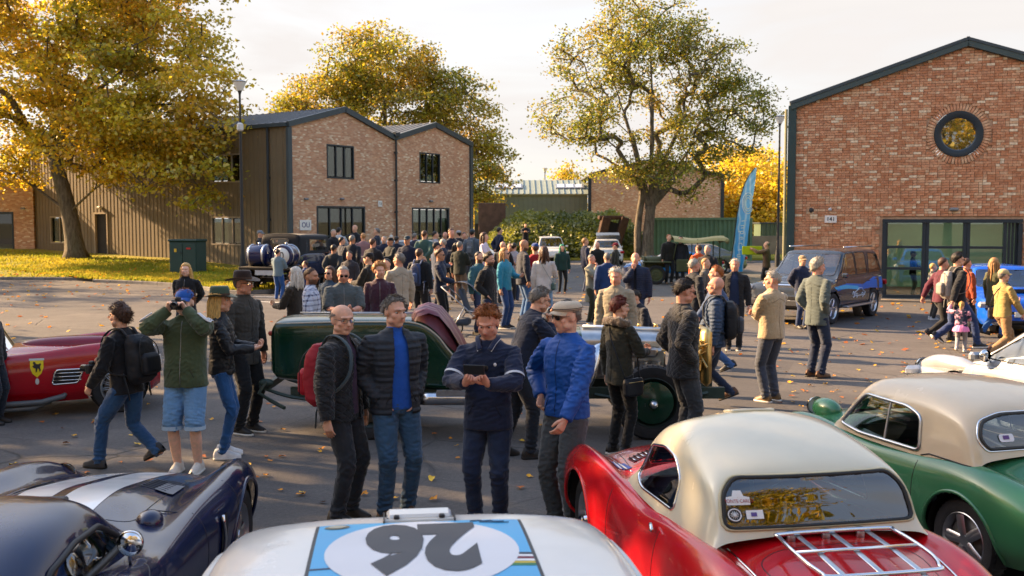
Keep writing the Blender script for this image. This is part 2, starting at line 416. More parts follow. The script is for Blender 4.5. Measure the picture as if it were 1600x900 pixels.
def tree(name, label, x, y, z0, height, lobes, clumps, per, leaf, trunk_r, fork, pal, seed, lean=(0, 0), cl=(.9, .5), extra_trunk=None, group=None, twigs=True, sun_side=0.0):
 """lobes: [(cx,cy,cz,rx,ry,rz)] relative to the trunk base; the crown is sampled inside them"""
 rs = np.random.RandomState(seed)
 T = thing(name, label, 'tree', (x, y, z0), 0, group)
 vol = np.array([l[3] * l[4] * l[5] for l in lobes]); vol = vol ** .62; pr = vol / vol.sum(); pts = []; own = []
 hole = [(np.array([rs.uniform(-1, 1), rs.uniform(-1, 1), rs.uniform(-1, 1)]), rs.uniform(.10, .2)) for _ in range(16)]
 while len(pts) < clumps:
  k = rs.choice(len(lobes), p=pr); c = np.array(lobes[k][:3]); r = np.array(lobes[k][3:6])
  d = rs.randn(3); d /= np.linalg.norm(d); q = rs.rand() ** (1 / 4.2)
  u = d * q
  if any(np.linalg.norm(u - h[0]) < h[1] * 1.8 for h in hole[:10]): continue
  p = c + u * r * (1 + .12 * math.sin(5 * d[0] + seed) * math.cos(4 * d[2] + k)); pts.append(p); own.append(k)
 pts = np.array(pts)
 # skeleton
 F = np.array([lean[0], lean[1], fork]); nodes = [np.array([0, 0, -.15]), np.array([lean[0] * .3, lean[1] * .3, fork * .45]), F]; par = [-1, 0, 1]
 lob_end = []
 for l in lobes:
  c = np.array(l[:3]); a = F.copy(); st = 2
  if c[2] < fork * .9: st = 1; a = nodes[1].copy()
  mid = a + (c - a) * .5 + np.array([rs.randn() * .3, rs.randn() * .3, .12 * np.linalg.norm(c - a)])
  q1 = a + (mid - a) * .5 + rs.randn(3) * .12
  i = len(nodes); nodes += [q1, mid, c]; par += [st, i, i + 1]
 nodes_a = list(nodes)
 order = np.argsort(np.linalg.norm(pts - F, axis=1)); NA = np.array(nodes_a)
 for oi in order:
  p = pts[oi]; d = np.linalg.norm(NA - p, axis=1) + .25 * np.maximum(0, np.linalg.norm(NA - F, axis=1) - np.linalg.norm(p - F)) ; d[0] = 1e9
  if height > 3: d[1] += 2
  k = int(np.argmin(d)); m = (NA[k] + p) / 2 + rs.randn(3) * .07 * np.linalg.norm(p - NA[k]); m[2] += .06 * np.linalg.norm(p - NA[k])
  i = len(nodes_a); nodes_a += [m, p]; par += [k, i]; NA = np.vstack([NA, m, p])
 N = len(nodes_a); w = np.zeros(N)
 haschild = np.zeros(N, bool)
 for i in range(N):
  if par[i] >= 0: haschild[par[i]] = True
 for i in range(N - 1, -1, -1):
  if not haschild[i]: w[i] = 1
  if par[i] >= 0: w[par[i]] += w[i]
 rr = trunk_r * (w / w[1]) ** .46; rr = np.maximum(rr, .012 if height > 6 else .006)
 B = MB()
 fl = MB()
 base_P = curve_pts([nodes_a[0], nodes_a[1], nodes_a[2]], 9); br = np.interp(np.linspace(0, 1, 9), [0, .06, .2, 1], [trunk_r * 1.75, trunk_r * 1.35, trunk_r * 1.08, trunk_r * .8])
 tr = MB().tube(base_P, br, 14)
 V = tr.v[0]; a = np.arctan2(V[:, 1], V[:, 0]); k = np.exp(-np.maximum(V[:, 2], 0) / .5); V[:, :2] *= (1 + .22 * k * np.cos(a * 5 + seed))[:, None]
 to = tr.build('trunk', M_BARK, T)
 if extra_trunk:
  B.tube(curve_pts(extra_trunk[0], 8), np.linspace(extra_trunk[1], extra_trunk[1] * .6, 8), 12)
 for i in range(3, N):
  p = par[i]
  if rr[i] < .02 and not twigs: continue
  seg = 7 if rr[i] > .08 else (4 if rr[i] > .03 else 3)
  B.tube([nodes_a[p], nodes_a[i]], [min(rr[p], rr[i] * 1.35), rr[i]], seg, cap=False)
 B.build('branch', M_BARK, T)
 # leaves
 n = clumps * per; ci = np.repeat(np.arange(clumps), per)
 off = rs.randn(n, 3) * np.array([cl[0], cl[0], cl[1]]) * .62
 # droop in sprays
 P = pts[ci] + off; P[:, 2] -= .12 * (off[:, 0] ** 2 + off[:, 1] ** 2)
 nn = rs.randn(n, 3); nn[:, 2] += 1.1; nn /= np.linalg.norm(nn, axis=1, keepdims=True)
 t = np.cross(nn, rs.randn(n, 3)); t /= np.linalg.norm(t, axis=1, keepdims=True); s = np.cross(nn, t)
 L = leaf * (.65 + .7 * rs.rand(n))[:, None]
 A = P - t * L * .5; Bq = P + s * L * .36 + nn * L * .08; Cq = P + t * L * .5; D = P - s * L * .36 + nn * L * .08
 VV = np.stack([A, Bq, Cq, D], 1).reshape(-1, 3)
 keys = list(pal.keys()); pc = np.array([PAL_G[k] for k in keys]); pw = np.array([pal[k] for k in keys], float)
 g = rs.rand(clumps, len(keys)) * .6 + pw
 # colour drifts with place in the crown
 for j, k in enumerate(keys):
  g[:, j] += .55 * np.sin(pts[:, 0] * (.5 + .2 * j) + j * 2 + seed) * np.cos(pts[:, 2] * .6 + j) * pw[j]
 g = np.maximum(g, .01) ** 3; g /= g.sum(1, keepdims=True); cc = (g @ pc)
 lj = pc[rs.choice(len(keys), n, p=pw / pw.sum())]
 cols = (cc[ci] * .62 + lj * .38) * (.7 + .6 * rs.rand(n))[:, None]
 fast_mesh('crown', VV, 4, [M_LEAF], cols, None, T)
 return T
# the large golden tree on the lawn at the left
tree('beech_tree', 'large golden beech spreading over the lawn beside the dark clad wall', -22.1, 50.5, lawn_z(-22.1, 50.5) - .05, 19,
     [(0, 0, 11.5, 5.6, 6, 6.5), (-5, 0, 9.5, 6, 5, 4.8), (3.8, -3.0, 9.0, 4.2, 4.0, 3.8), (.6, 0, 14.5, 5.6, 5.5, 4.5), (7.2, -5, 7.2, 3.0, 2.8, 2.4), (4.8, -2, 12.0, 4.2, 4, 3.7), (-9, 0, 11, 5, 4, 6), (3.2, -3.5, 5.3, 3.2, 2.4, 1.6), (7.4, -5.5, 4.2, 2.7, 2.0, 1.5), (5.4, -4.6, 6.4, 3.4, 2.2, 1.8), (-4, .5, 4.6, 2.4, 2.2, 1.0)],
     700, 130, .205, .40, 5.2, dict(y=1.15, g=1.05, o=.85, l=1.15), 3, lean=(-1.0, 0), cl=(.78, .34))
tree('maple_tree', 'broad orange and green tree rising behind the twin brick gables', -9.6, 76, 0, 17.4,
     [(0, 0, 11, 5.6, 5, 5.0), (-4.6, 0, 10.2, 3.6, 4, 3.4), (5.0, 0, 9.8, 3.3, 4, 4.2), (7.0, 0, 6.2, 2.3, 3.5, 3.0), (-.4, 0, 13.9, 4.3, 4, 3.1), (-5.6, 0, 7.5, 3.0, 3, 3)],
     430, 130, .23, .4, 4.5, dict(y=.4, g=1.5, o=.6, b=.7, l=.9), 11, cl=(1.0, .45))
tree('ash_tree', 'tall airy tree with two stems beside the green container', 8.0, 59, .1, 16,
     [(0, 0, 9.5, 4.2, 4, 4.6), (-4, 0, 8.4, 2.8, 3, 1.8), (-2.5, 0, 11.8, 3.2, 3, 2.2), (0, 0, 13.8, 3.6, 3, 2.3), (3.4, 0, 11.6, 2.8, 3, 2.4), (5.2, 0, 8.8, 2.4, 2.6, 2.0), (1.5, -1, 5.0, 3.2, 2, 1.5), (-1.8, 0, 5.2, 1.9, 2, .9), (3.8, 0, 6.8, 2.4, 2, .9)],
     400, 95, .165, .34, 3.2, dict(y=.12, g=1.6, l=.6, b=.7, o=.2), 21, lean=(.2, 0), cl=(.72, .36), extra_trunk=([(-.5, .1, -.1), (-.55, .1, 2), (-.3, .1, 4.5), (-1.0, 0, 7.5)], .24))
for i, (px, d, h, w) in enumerate([(1120, 98, 10.5, 4.2), (1150, 90, 8.6, 3.4), (1175, 95, 9.4, 4.4), (1205, 88, 7.6, 3.6), (1235, 92, 8.2, 4)]):
 tree('maple_tree', ['yellow tree partly hidden by the far brick gable', 'low yellow bushy tree behind the blue feather flag', 'taller golden tree between the feather flag and lamp post', 'small golden tree just left of the near brick building', 'yellow tree tucked behind the near brick building corner'][i],
         xat(px, d), d, 0, h, [(0, 0, h * .55, w, w, h * .42), (w * .5, 0, h * .35, w * .7, w * .7, h * .3), (-w * .5, 0, h * .38, w * .7, w * .7, h * .3)], 130, 60, .34, .2, 2, dict(y=1.3, l=.8, g=.4, o=.4), 40 + i, cl=(1.0, .7), group='yellow trees beyond the container')
for i, (px, d, h, w) in enumerate([(760, 100, 7.2, 3.0), (885, 120, 8.8, 2.6), (30, 90, 9, 6)]):
 tree('maple_tree', ['small tree beside the end of the brick gables', 'small orange tree above the far green roof', 'tree behind the low brick annexe at the left edge'][i],
         xat(px, d), d, 0, h, [(0, 0, h * .6, w, w, h * .4)], 90, 60, .34, .2, 2, dict(y=.8, l=.6, g=.7, o=.5), 60 + i, cl=(1.0, .7), group='small trees on the skyline')
# trees that stand left of and behind the camera: they throw the dappled shade and show in the reflections
for i, (x, y, h, w, cl_) in enumerate([(-19, 9, 16, 4.8, 150), (-22.5, 16, 17, 4.6, 150), (-23, 22, 12, 3.8, 70), (-48, 46, 19, 6, 110), (-15, 2.5, 11, 4.6, 90), (-5, -11, 16, 5.5, 150), (7, -12, 17, 6, 160), (-20, -18, 13, 6, 100), (22, -20, 12, 6, 90), (24, 9, 10, 4, 70), (34, 33, 12, 5, 80), (42, 24, 13, 6, 80), (31, 20, 11, 4.5, 70), (40, 45, 13, 6, 80)]):
 tree('maple_tree', ['golden tree left of the road, nearest the red racer', 'golden tree further along the left verge', 'golden tree standing third along the left verge', 'tall golden tree far beyond the left verge', 'golden tree beside the dark blue coupe', 'golden tree behind the parked cars', 'tall golden tree behind the red coupe', 'golden tree at the rear corner of the car park', 'golden tree behind the green coupe', 'small golden tree at the right edge of the car park', 'golden tree beyond the near brick building', 'broad golden tree far right of the car park', 'golden tree right of the blue saloon', 'golden tree behind the near brick building'][i],
         x, y, 0, h, [(0, 0, h * .6, w, w, h * .38), (w * .5, w * .3, h * .5, w * .7, w * .7, h * .3), (-w * .4, -w * .4, h * .48, w * .7, w * .7, h * .3)], cl_, 62, .36, .3, 3, dict(y=1.0, l=.8, g=.8, o=.6), 80 + i, cl=(1.1, .6), group='trees round the car park')

# ================================================================ BUILDINGS
def brickmat(sx=.17, sz=.072):
 b = NB('brickwork'); t = b.n('ShaderNodeTexCoord').outputs['Object']; sp = b.n('ShaderNodeSeparateXYZ', {0: t}); v = b.n('ShaderNodeCombineXYZ', {0: sp.outputs[0], 1: sp.outputs[2], 2: 0.0}).outputs[0]
 bt = b.n('ShaderNodeTexBrick', {'Vector': v, 'Color1': (.0, .0, .0, 1), 'Color2': (1, 1, 1, 1), 'Mortar': (.5, .5, .5, 1), 'Scale': 1.0, 'Mortar Size': .006, 'Brick Width': sx, 'Row Height': sz, 'Bias': 0.0}, offset=.5)
 cr = b.n('ShaderNodeValToRGB', {0: bt.outputs[0]}); e = cr.color_ramp; e.interpolation = 'CONSTANT'
 e.elements[0].color = (.54, .27, .15, 1); e.elements[1].position = .18; e.elements[1].color = (.60, .31, .18, 1)
 for p, c in ((.36, (.64, .35, .21)), (.5, (.50, .25, .145)), (.6, (.66, .40, .25)), (.74, (.70, .47, .31)), (.86, (.80, .64, .46)), (.93, (.54, .28, .165))):
  q = e.elements.new(p); q.color = (*c, 1)
 c = b.mix(b.rng(bt.outputs[1], 0, 1, 0, 1), cr.outputs[0], (.52, .42, .32))
 c = b.mix(b.rng(b.noise(.7, 4, v), .35, .7, 0, .22), c, (.22, .10, .07))
 h = b.math('SUBTRACT', b.noise(60, 3, v), bt.outputs[1])
 return b.out(b.pr(col=c, rough=.9, nrm=b.bump(h, .5, .012), spec=.2))
M_BR = brickmat()
M_TRIM = matte('#39454c', .5, .1, 3); M_FRAME = matte('#232f38', .45, .1, 3); M_ROOF = matte((.12, .13, .14), .5, .15, .8, metal=.1)
M_CLAD = matte('#73654f', .65, .16, .9, .1, 30); M_GREENC = matte('#5f7a5c', .6, .15, 1.2)
M_DARK = matte((.03, .03, .032), .8, .3, 2); M_GL = glass((.30, .36, .33), .75); M_INT = matte((.06, .065, .06), .9, .2, 1)
def window_unit(parent, x0, x1, z0, z1, cols, rows=1, name='window', fw=.07, dy=0.0, dark=.06, depth=.5, frame=None):
 """opening in a wall whose outside face is y=dy looking to -y; frame, sashes and panes are parts"""
 fr = frame or M_FRAME; F = MB(); y = dy + .05
 for (a, b_, c, d) in ((x0, x1, z1 - fw, z1), (x0, x1, z0, z0 + fw)): F.box(((a + b_) / 2, y, (c + d) / 2), (b_ - a, .14, d - c))
 for a in (x0, x1 - fw): F.box((a + fw / 2, y, (z0 + z1) / 2), (fw, .138, z1 - z0 - 2 * fw + .002))
 o = F.build(name, fr, parent, smooth=False)
 W_ = (x1 - x0 - 2 * fw) / cols; H_ = (z1 - z0 - 2 * fw) / rows; mu = MB()
 for i in range(1, cols): mu.box((x0 + fw + i * W_, y, (z0 + z1) / 2), (.06, .10, z1 - z0 - 2 * fw))
 for j in range(1, rows): mu.box(((x0 + x1) / 2, y, z0 + fw + j * H_), (x1 - x0 - 2 * fw, .094, .07))
 if cols > 1 or rows > 1: mu.build('mullion', fr, o, smooth=False)
 for i in range(cols):
  for j in range(rows):
   cx = x0 + fw + (i + .5) * W_; cz = z0 + fw + (j + .5) * H_
   MB().box((cx, y + .01, cz), (W_ - .05, .012, H_ - .06)).build('pane', M_GL, o, smooth=False)
 return o
def wall_with_holes(m, poly_top, x0, x1, holes, y0, y1, z0=0, mi=0):
 """wall slab in the xz-plane between y0 and y1; poly_top(x) the top edge; holes (x0,x1,z0,z1)"""
 xs = sorted({x0, x1, *[h[0] for h in holes], *[h[1] for h in holes], *[x for x, _ in poly_top if x0 < x < x1]})
 tx = [p[0] for p in poly_top]; tz = [p[1] for p in poly_top]; top = lambda x: float(np.interp(x, tx, tz))
 for a, b_ in zip(xs, xs[1:]):
  if b_ - a < 1e-6: continue
  hs = sorted([h for h in holes if h[0] <= a + 1e-6 and h[1] >= b_ - 1e-6], key=lambda h: h[2]); z = z0
  segs = []
  for h in hs: segs.append((z, h[2], False)); z = h[3]
  segs.append((z, None, True))
  for s0, s1, istop in segs:
   if s1 is not None and s1 - s0 < 1e-5: continue
   za, zb = (top(a), top(b_)) if istop else (s1, s1)
   V = [(a, y0, s0), (b_, y0, s0), (b_, y0, zb), (a, y0, za), (a, y1, s0), (b_, y1, s0), (b_, y1, zb), (a, y1, za)]
   m.add(V, [(0, 1, 2, 3), (5, 4, 7, 6), (4, 0, 3, 7), (1, 5, 6, 2), (3, 2, 6, 7), (4, 5, 1, 0)], mi)
 return m
def lamp_small(parent, x, y, z, name='wall_light'):
 MB().box((x, y - .06, z), (.26, .12, .1), bev=.03).build(name, matte((.2, .21, .22), .4, .1, 3), parent, smooth=False)
# ---- twin-gabled building, left
def twin():
 A = np.array([-10.07, 45.0]); E = np.array([-2.3, 56.5]); dv = E - A; L = float(np.linalg.norm(dv)); ang = math.atan2(dv[1], dv[0])
 T = thing('brick_building', 'twin-gabled brick building with dark clad side wall behind the crowd', 'building', (A[0], A[1], .3), ang)
 eave, apex = 6.4, 7.55; V1 = L * .525
 tops = [(0, eave), (V1 / 2, 7.38), (V1, eave - .12), ((V1 + L) / 2, 7.2), (L, eave - .05)]
 holes = [(2.45, 4.3, 4.15, 5.75), (V1 + 2.0, V1 + 3.75, 4.15, 5.75), (1.75, 5.05, .0, 2.85), (V1 + 1.35, V1 + 4.55, .0, 2.85)]
 wall_with_holes(MB(), tops, 0, L, holes, 0, .3, -.5).build('brick_wall', M_BR, T, smooth=False)
 for h in holes[:2]: window_unit(T, *h, 3)
 for h in holes[2:]: window_unit(T, *h, 5 if h[0] > 3 else 4, 2, name='glazed_door', fw=.09)
 # rooms seen through the glass
 rm = MB(); rm.box((L / 2, 4.5, 3), (L - .8, .1, 7)); rm.box((L / 2, 2.4, 3.4), (L - .8, 4.2, .1)); rm.build('room', M_INT, T, smooth=False)
 # verge boards and ridge capping
 for (a, b_) in zip(tops, tops[1:]):
  n = math.hypot(b_[0] - a[0], b_[1] - a[1]); t = math.atan2(b_[1] - a[1], b_[0] - a[0])
  MB().box(((a[0] + b_[0]) / 2, -.06, (a[1] + b_[1]) / 2 + .08), (n + .06, .16, .26), ry=-t).build('verge_board', M_TRIM, T, smooth=False)
 # roofs: standing-seam panels
 side = 21.0
 for k in (0, 2):
  for (a, b_) in ((tops[k], tops[k + 1]), (tops[k + 1], tops[k + 2])):
   n = math.hypot(b_[0] - a[0], b_[1] - a[1]); t = math.atan2(b_[1] - a[1], b_[0] - a[0]); m = MB()
   m.box(((a[0] + b_[0]) / 2, side / 2, (a[1] + b_[1]) / 2 + .12), (n + .1, side, .12), ry=-t)
   for q in range(1, 45): m.box(((a[0] + b_[0]) / 2 - .03 * math.sin(-t), q * side / 45, (a[1] + b_[1]) / 2 + .19), (n + .1, .04, .05), ry=-t)
   m.build('roof', M_ROOF, T, smooth=False)
 # corner trims, valley downpipe with joints
 for xx in (.06, L - .06): MB().box((xx, -.03, eave / 2 - .2), (.24, .14, eave + .3)).build('corner_trim', M_TRIM, T, smooth=False)
 d = MB().tube([(V1, -.12, -.3), (V1, -.12, eave + .1)], .055, 8)
 for z in (1.0, 2.6, 4.2, 5.6): d.box((V1, -.1, z), (.16, .12, .08))
 d.box((V1, -.12, eave + .12), (.35, .25, .2)); d.build('downpipe', M_FRAME, T, smooth=False)
 # clad side wall, vertical planks
 ht = side; Sd = thing('clad_wall', None, None); Sd.parent = T; 
 bpy.data.objects.remove(Sd)
 h2 = [(3.0, 5.3, 3.95, 5.3), (3.0, 5.3, 1.0, 2.35), (13.6, 14.65, .3, 2.55), (17.1, 18.9, .9, 2.4)]
 m = wall_with_holes(MB(), [(0, eave), (side, eave)], 0, side, h2, 0, .25, -.6)
 rot = lambda Q: Q
 base = thing('side_wall', None, None); base.parent = T; base.rotation_euler = (0, 0, PI / 2 + PI); base.location = (0, side, 0)
 # local frame: x runs from the back corner to the front corner, face looks to -y (outwards)
 h3 = [(side - b_, side - a, c, d_) for a, b_, c, d_ in h2]
 wall_with_holes(MB(), [(0, eave), (side, eave)], 0, side, h3, 0, .25, -.6).build('wall_panel', M_CLAD, base, smooth=False)
 pl = [MB().box((0, -.006, 0), (.11, .02, 1)).mesh(M_CLAD, False)]
 nP = int(side / .3)
 for i in range(nP):
  x = (i + .5) * side / nP
  gaps = sorted([(c, d_) for a, b_, c, d_ in h3 if a - .1 < x < b_ + .1]); z = -.6
  for c, d_ in gaps + [(eave, eave)]:
   if c - z > .1:
    q = mesh_obj('plank', pl[0], base, (x, 0, (z + c) / 2)); q.scale = (1, 1, c - z)
   z = d_
 tan = matte('#a0907a', .5, .1, 3)
 for k, h in enumerate(h3):
  if k == 2: 
   F = MB(); a, b_, c, d_ = h
   F.box(((a + b_) / 2, 0, d_), (b_ - a + .14, .12, .08)); F.box((a - .03, 0, (c + d_) / 2), (.08, .118, d_ - c)); F.box((b_ + .03, 0, (c + d_) / 2), (.08, .118, d_ - c)); F.build('door_frame', tan, base, smooth=False)
   MB().box(((a + b_) / 2, .12, (c + d_) / 2), (b_ - a, .05, d_ - c), bev=.01).build('door', M_DARK, base, smooth=False)
  else: window_unit(base, *h, 3 if k < 2 else 2, frame=tan)
 MB().box((side - 14.1, -.1, 2.85), (.3, .2, .14), bev=.04).build('wall_light', matte((.6, .58, .5), .4, .1, 3), base, smooth=False)
 for xx in (side - 1.2, .4):
  p = MB().tube([(xx, -.1, -.4), (xx, -.1, eave)], .06, 8)
  for z in (2.2, 4.1): p.box((xx, -.08, z), (.18, .1, .07))
  p.build('downpipe', M_FRAME, base, smooth=False)
 MB().box((side / 2, -.1, eave + .05), (side, .16, .14)).build('gutter', M_TRIM, base, smooth=False)
 # small fittings on the brick
 for xx, zz in ((1.05, 3.15), (3.4, 3.2), (V1 + 2.9, 3.2)): lamp_small(T, xx, 0, zz)
 sg = MB().box((1.0, -.03, 1.95), (.72, .04, .48), bev=.01).build('wall_sign', matte((.75, .74, .72), .6, .05, 3), T, smooth=False)
 text_mesh('OU', .34, matte('#4a4a78', .6, .05, 3), 'lettering', sg, (1.0, -.056, 1.95), (PI / 2, 0, 0), .004)
 sg = MB().box((V1 - 1.15, -.03, 3.0), (.3, .04, .3), bev=.01).build('wall_sign', matte((.75, .74, .72), .6, .05, 3), T, smooth=False)
 text_mesh('13', .2, matte('#4a4a58', .6, .05, 3), 'lettering', sg, (V1 - 1.15, -.056, 3.0), (PI / 2, 0, 0), .004)
twin()
# ---- low brick annexe at the left edge
def annexe():
 p = (-26.9, 56.4); T = thing('brick_annexe', 'low flat-roofed brick annexe at the far left edge', 'building', (p[0] - 14, p[1] - 1.2, .6), math.atan2(1.0, 14) )
 holes = [(8.2, 12.9, -.05, 2.35)]
 wall_with_holes(MB(), [(0, 3.95), (14, 3.95)], 0, 14, holes, 0, .3, -.6).build('brick_wall', M_BR, T, smooth=False)
 window_unit(T, *holes[0], 3, 1, name='glazed_door', fw=.09)
 MB().box((7, 1, 4.05), (14.2, 2.6, .16)).build('roof', matte((.4, .39, .37), .7, .1, 1), T, smooth=False)
 MB().box((10, 4, 1.5), (7, .1, 4)).build('room', M_INT, T, smooth=False)
 lamp_small(T, 13.45, 0, 2.55)
 r = MB()
 for z in (4.6, 4.95): r.tube([(0, .3, z), (14, .3, z)], .025, 6)
 for x in np.arange(.2, 14, 1.5): r.tube([(x, .3, 4.1), (x, .3, 4.95)], .025, 6)
 r.build('railing', M_TRIM, T)
annexe()
# ---- near brick building, right
BRICKC = ['#c88e6a', '#cd9774', '#c08460', '#d3a27e', '#e0c2a0', '#e8d2b2', '#bd8666', '#d8b08c']
def brick_pal():
 out = []
 for c in BRICKC: out.append(matte(scl(hx(c), 1.0), .92, .26, 14, .5, 60, spec=.2))
 return out
def lit_mat():
 b = NB('fill_glow'); return b.out(b.n('ShaderNodeEmission', {'Color': (1, .93, .8, 1), 'Strength': 1.6}).outputs[0])  # glow of the panel added to brighten the entrance room
def right():
 ang = -rad(16); O = (8.78, 31.6)
 T = thing('brick_building', 'large brick building with a round window and glazed entrance doors', 'building', (O[0], O[1], 0), ang)
 Wd = 10.2; ap = 5.05; eave = 6.05; apz = 7.78
 tops = [(0, eave), (ap, apz), (Wd, eave)]
 door = (2.78, 6.7, .0, 2.5); win_c = (4.87, 5.06); win_r = .60
 rs = np.random.RandomState(5); topz = lambda x: float(np.interp(x, [0, ap, Wd], [eave, apz, eave]))
 # backing (mortar) with the door opening and a square opening behind the round window
 mort = matte((.52, .34, .22), .95, .2, 6, .3, 70)
 wall_with_holes(MB(), tops, 0, Wd, [door, (win_c[0] - .62, win_c[0] + .62, win_c[1] - .62, win_c[1] + .62)], .03, .32, -.1).build('wall', mort, T, smooth=False)
 PAL = brick_pal(); bl, bh, dp = .222, .068, .06; rows = []
 z = 0; r_ = 0; all_b = []
 while z < apz:
  light = .5 + .5 * math.sin(z * 2.1 + 1) * math.sin(z * .9); x = .17
  x += -(.118 if r_ % 2 else 0) + .0; hd = 0; nb_ = 0
  while x < Wd - .1:
   nb_ += 1; l = bl if (nb_ + r_) % 2 or rs.rand() < .25 else .105
   cx = x + l / 2; x += l + .009
   if cx < .2 or cx > Wd - .2: continue
   if z + bh / 2 > topz(cx) - .16: continue
   if door[0] - .02 < cx + l / 2 and cx - l / 2 < door[1] + .02 and z < door[3] + .03: continue
   dd = math.hypot(cx - win_c[0], z + bh / 2 - win_c[1])
   if dd < win_r + .33: continue
   q = rs.rand(); w = light * .5 + .35 * (math.sin(cx * .8 + z * 3) > .4)
   if l < .2: w += .3
   k = int(rs.choice([4, 5, 7, 7])) if q < .06 + w * .30 else int(rs.choice([0, 1, 2, 3, 6], p=[.28, .26, .18, .18, .1]))
   all_b.append((cx, z + bh / 2, l, k))
  z += bh + .0105; r_ += 1
 # the 300 nearest the entrance are separate bricks, the rest one mass
 cnt = {}
 all_b.sort(key=lambda b_: math.hypot(b_[0] - 4.7, (b_[1] - 3.1) * 1.6))
 ind, rest = all_b[:240], all_b[240:]; cache = {}
 for cx, cz, l, k in ind:
  if (l, k) not in cache: cache[(l, k)] = MB().box((0, 0, 0), (l, dp, bh), bev=.004).mesh(PAL[k], False)
  mesh_obj('brick', cache[(l, k)], T, (cx, .015 + rs.uniform(-.003, .003), cz))
 V = []; mi = []
 q = np.array([(-1, -1, -1), (1, -1, -1), (1, -1, 1), (-1, -1, 1), (-1, 1, -1), (1, 1, -1), (1, 1, 1), (-1, 1, 1)], float)
 fc = [(0, 1, 2, 3), (3, 2, 6, 7), (4, 5, 1, 0), (4, 0, 3, 7), (1, 5, 6, 2)]
 for cx, cz, l, k in rest:
  p = q * np.array([l / 2, dp / 2, bh / 2]) + np.array([cx, .015 + rs.uniform(-.003, .003), cz])
  for f in fc: V.extend(p[list(f)]); mi.append(k)
 fast_mesh('brick', np.array(V), 4, PAL, None, 'stuff', T, mi)
 # ring of header bricks round the window
 nb = 58
 rb = [MB().box((0, 0, 0), (.067, .07, .215), bev=.004).mesh(PAL[k], False) for k in (0, 1, 3, 7)]
 for i in range(nb):
  a = 2 * PI * i / nb; rr = win_r + .2
  mesh_obj('brick', rb[int(rs.randint(4))], T, (win_c[0] + rr * math.cos(a), .008, win_c[1] + rr * math.sin(a)), (0, -(a - PI / 2), 0))
 w_ = MB().lathe([(win_r + .075, .25), (win_r + .085, -.06), (win_r + .01, -.07), (win_r - .1, -.03), (win_r - .13, .03), (win_r - .13, .2)], 64, (0, 0, 0), 'y').build('round_window', M_FRAME, T, loc=(win_c[0], 0, win_c[1]), auto=40)
 a = np.linspace(0, 2 * PI, 49)[:-1]
 MB().prism([(math.cos(t) * (win_r - .12), math.sin(t) * (win_r - .12)) for t in a], .03, .045, axis='y').build('pane', glass((.12, .14, .12), 2.6), w_, smooth=False)
 # verge boards, posts
 for (p0, p1) in zip(tops, tops[1:]):
  n = math.hypot(p1[0] - p0[0], p1[1] - p0[1]); t = math.atan2(p1[1] - p0[1], p1[0] - p0[0]); cx, cz = (p0[0] + p1[0]) / 2, (p0[1] + p1[1]) / 2
  MB().box((cx, -.05, cz - .04), (n + .02, .2, .16), ry=-t).build('verge_board', matte('#3f4f50', .5, .1, 3), T, smooth=False)
  MB().box((cx, -.03, cz + .085), (n + .02, .28, .07), ry=-t).build('verge_cap', M_TRIM, T, smooth=False)
  m = MB().box((cx, 8, cz + .1), (n + .1, 16.2, .1), ry=-t)
  for q_ in range(1, 30): m.box((cx, q_ * 16 / 30, cz + .17), (n, .04, .05), ry=-t)
  m.build('roof', M_ROOF, T, smooth=False)
 MB().box((.04, -.03, eave / 2 - .05), (.24, .16, eave + .1)).build('corner_trim', matte('#2d4344', .5, .1, 3), T, smooth=False)
 MB().box((-.04, 8.1, eave / 2), (.1, 15.8, eave)).build('side_wall', M_GREENC, T, smooth=False)
 p = MB().tube([(-.15, .0, 0), (-.15, .0, eave - .1)], .045, 8)
 for z in (1.5, 3.6, 5.4): p.box((-.1, .0, z), (.12, .06, .06))
 p.build('downpipe', matte('#8c8a6c', .5, .1, 3), T, smooth=False)
 # entrance: bays and panes
 x0, x1, z0, z1 = door; F = MB(); fw = .11
 F.box(((x0 + x1) / 2, .0, z1 - fw / 2), (x1 - x0, .2, fw)); F.box(((x0 + x1) / 2, .0, .09), (x1 - x0, .2, .16))
 for x in (x0 + fw / 2, x1 - fw / 2): F.box((x, .0, (z0 + z1) / 2), (fw, .198, z1 - z0 - .25))
 fr = F.build('door_frame', M_FRAME, T, smooth=False)
 MB().box((5, 3.4, 2.80), (4.5, 1.2, .04)).build('room_fill_panel', lit_mat(), T, smooth=False)  # wide glowing panel added to brighten the room; the lamp there is small
 bays = [(x0 + fw, x0 + 1.2), (x0 + 1.3, x0 + 2.35), (x0 + 2.45, x1 - .46)]
 GG = glass((.78, .88, .82), 1.1)
 for i, (a, b_) in enumerate(bays):
  m = MB(); zz = [(.2, .95), (1.02, 1.6), (1.68, 2.45)] if i == 0 else [(.2, 1.6), (1.68, 2.42)]
  for q_ in (a, b_): m.box((q_, .02, 1.3), (.09, .14, 2.4))
  for l_, h_ in zz[1:]: m.box(((a + b_) / 2, .02, l_ - .035), (b_ - a, .13, .08))
  d = m.build('glazed_door', M_FRAME, T, smooth=False)
  for l_, h_ in zz: MB().box(((a + b_) / 2, .05, (l_ + h_) / 2), (b_ - a - .06, .012, h_ - l_ + .03)).build('pane', GG, d, smooth=False)
 mm = MB()
 for k in range(4): mm.box((x1 - .44 + k * .1, .03 + .02 * k, 1.3), (.07, .05, 2.4))
 mm.build('door_leaf', M_FRAME, T, smooth=False)
 # room behind
 rm = MB(); rm.box((5, 6, 1.5), (7.5, .1, 3.4)); rm.box((1.3, 3.2, 1.5), (.1, 5.6, 3.4)); rm.box((8.7, 3.2, 1.5), (.1, 5.6, 3.4)); rm.box((5, 3.2, 2.9), (7.4, 5.5, .1))
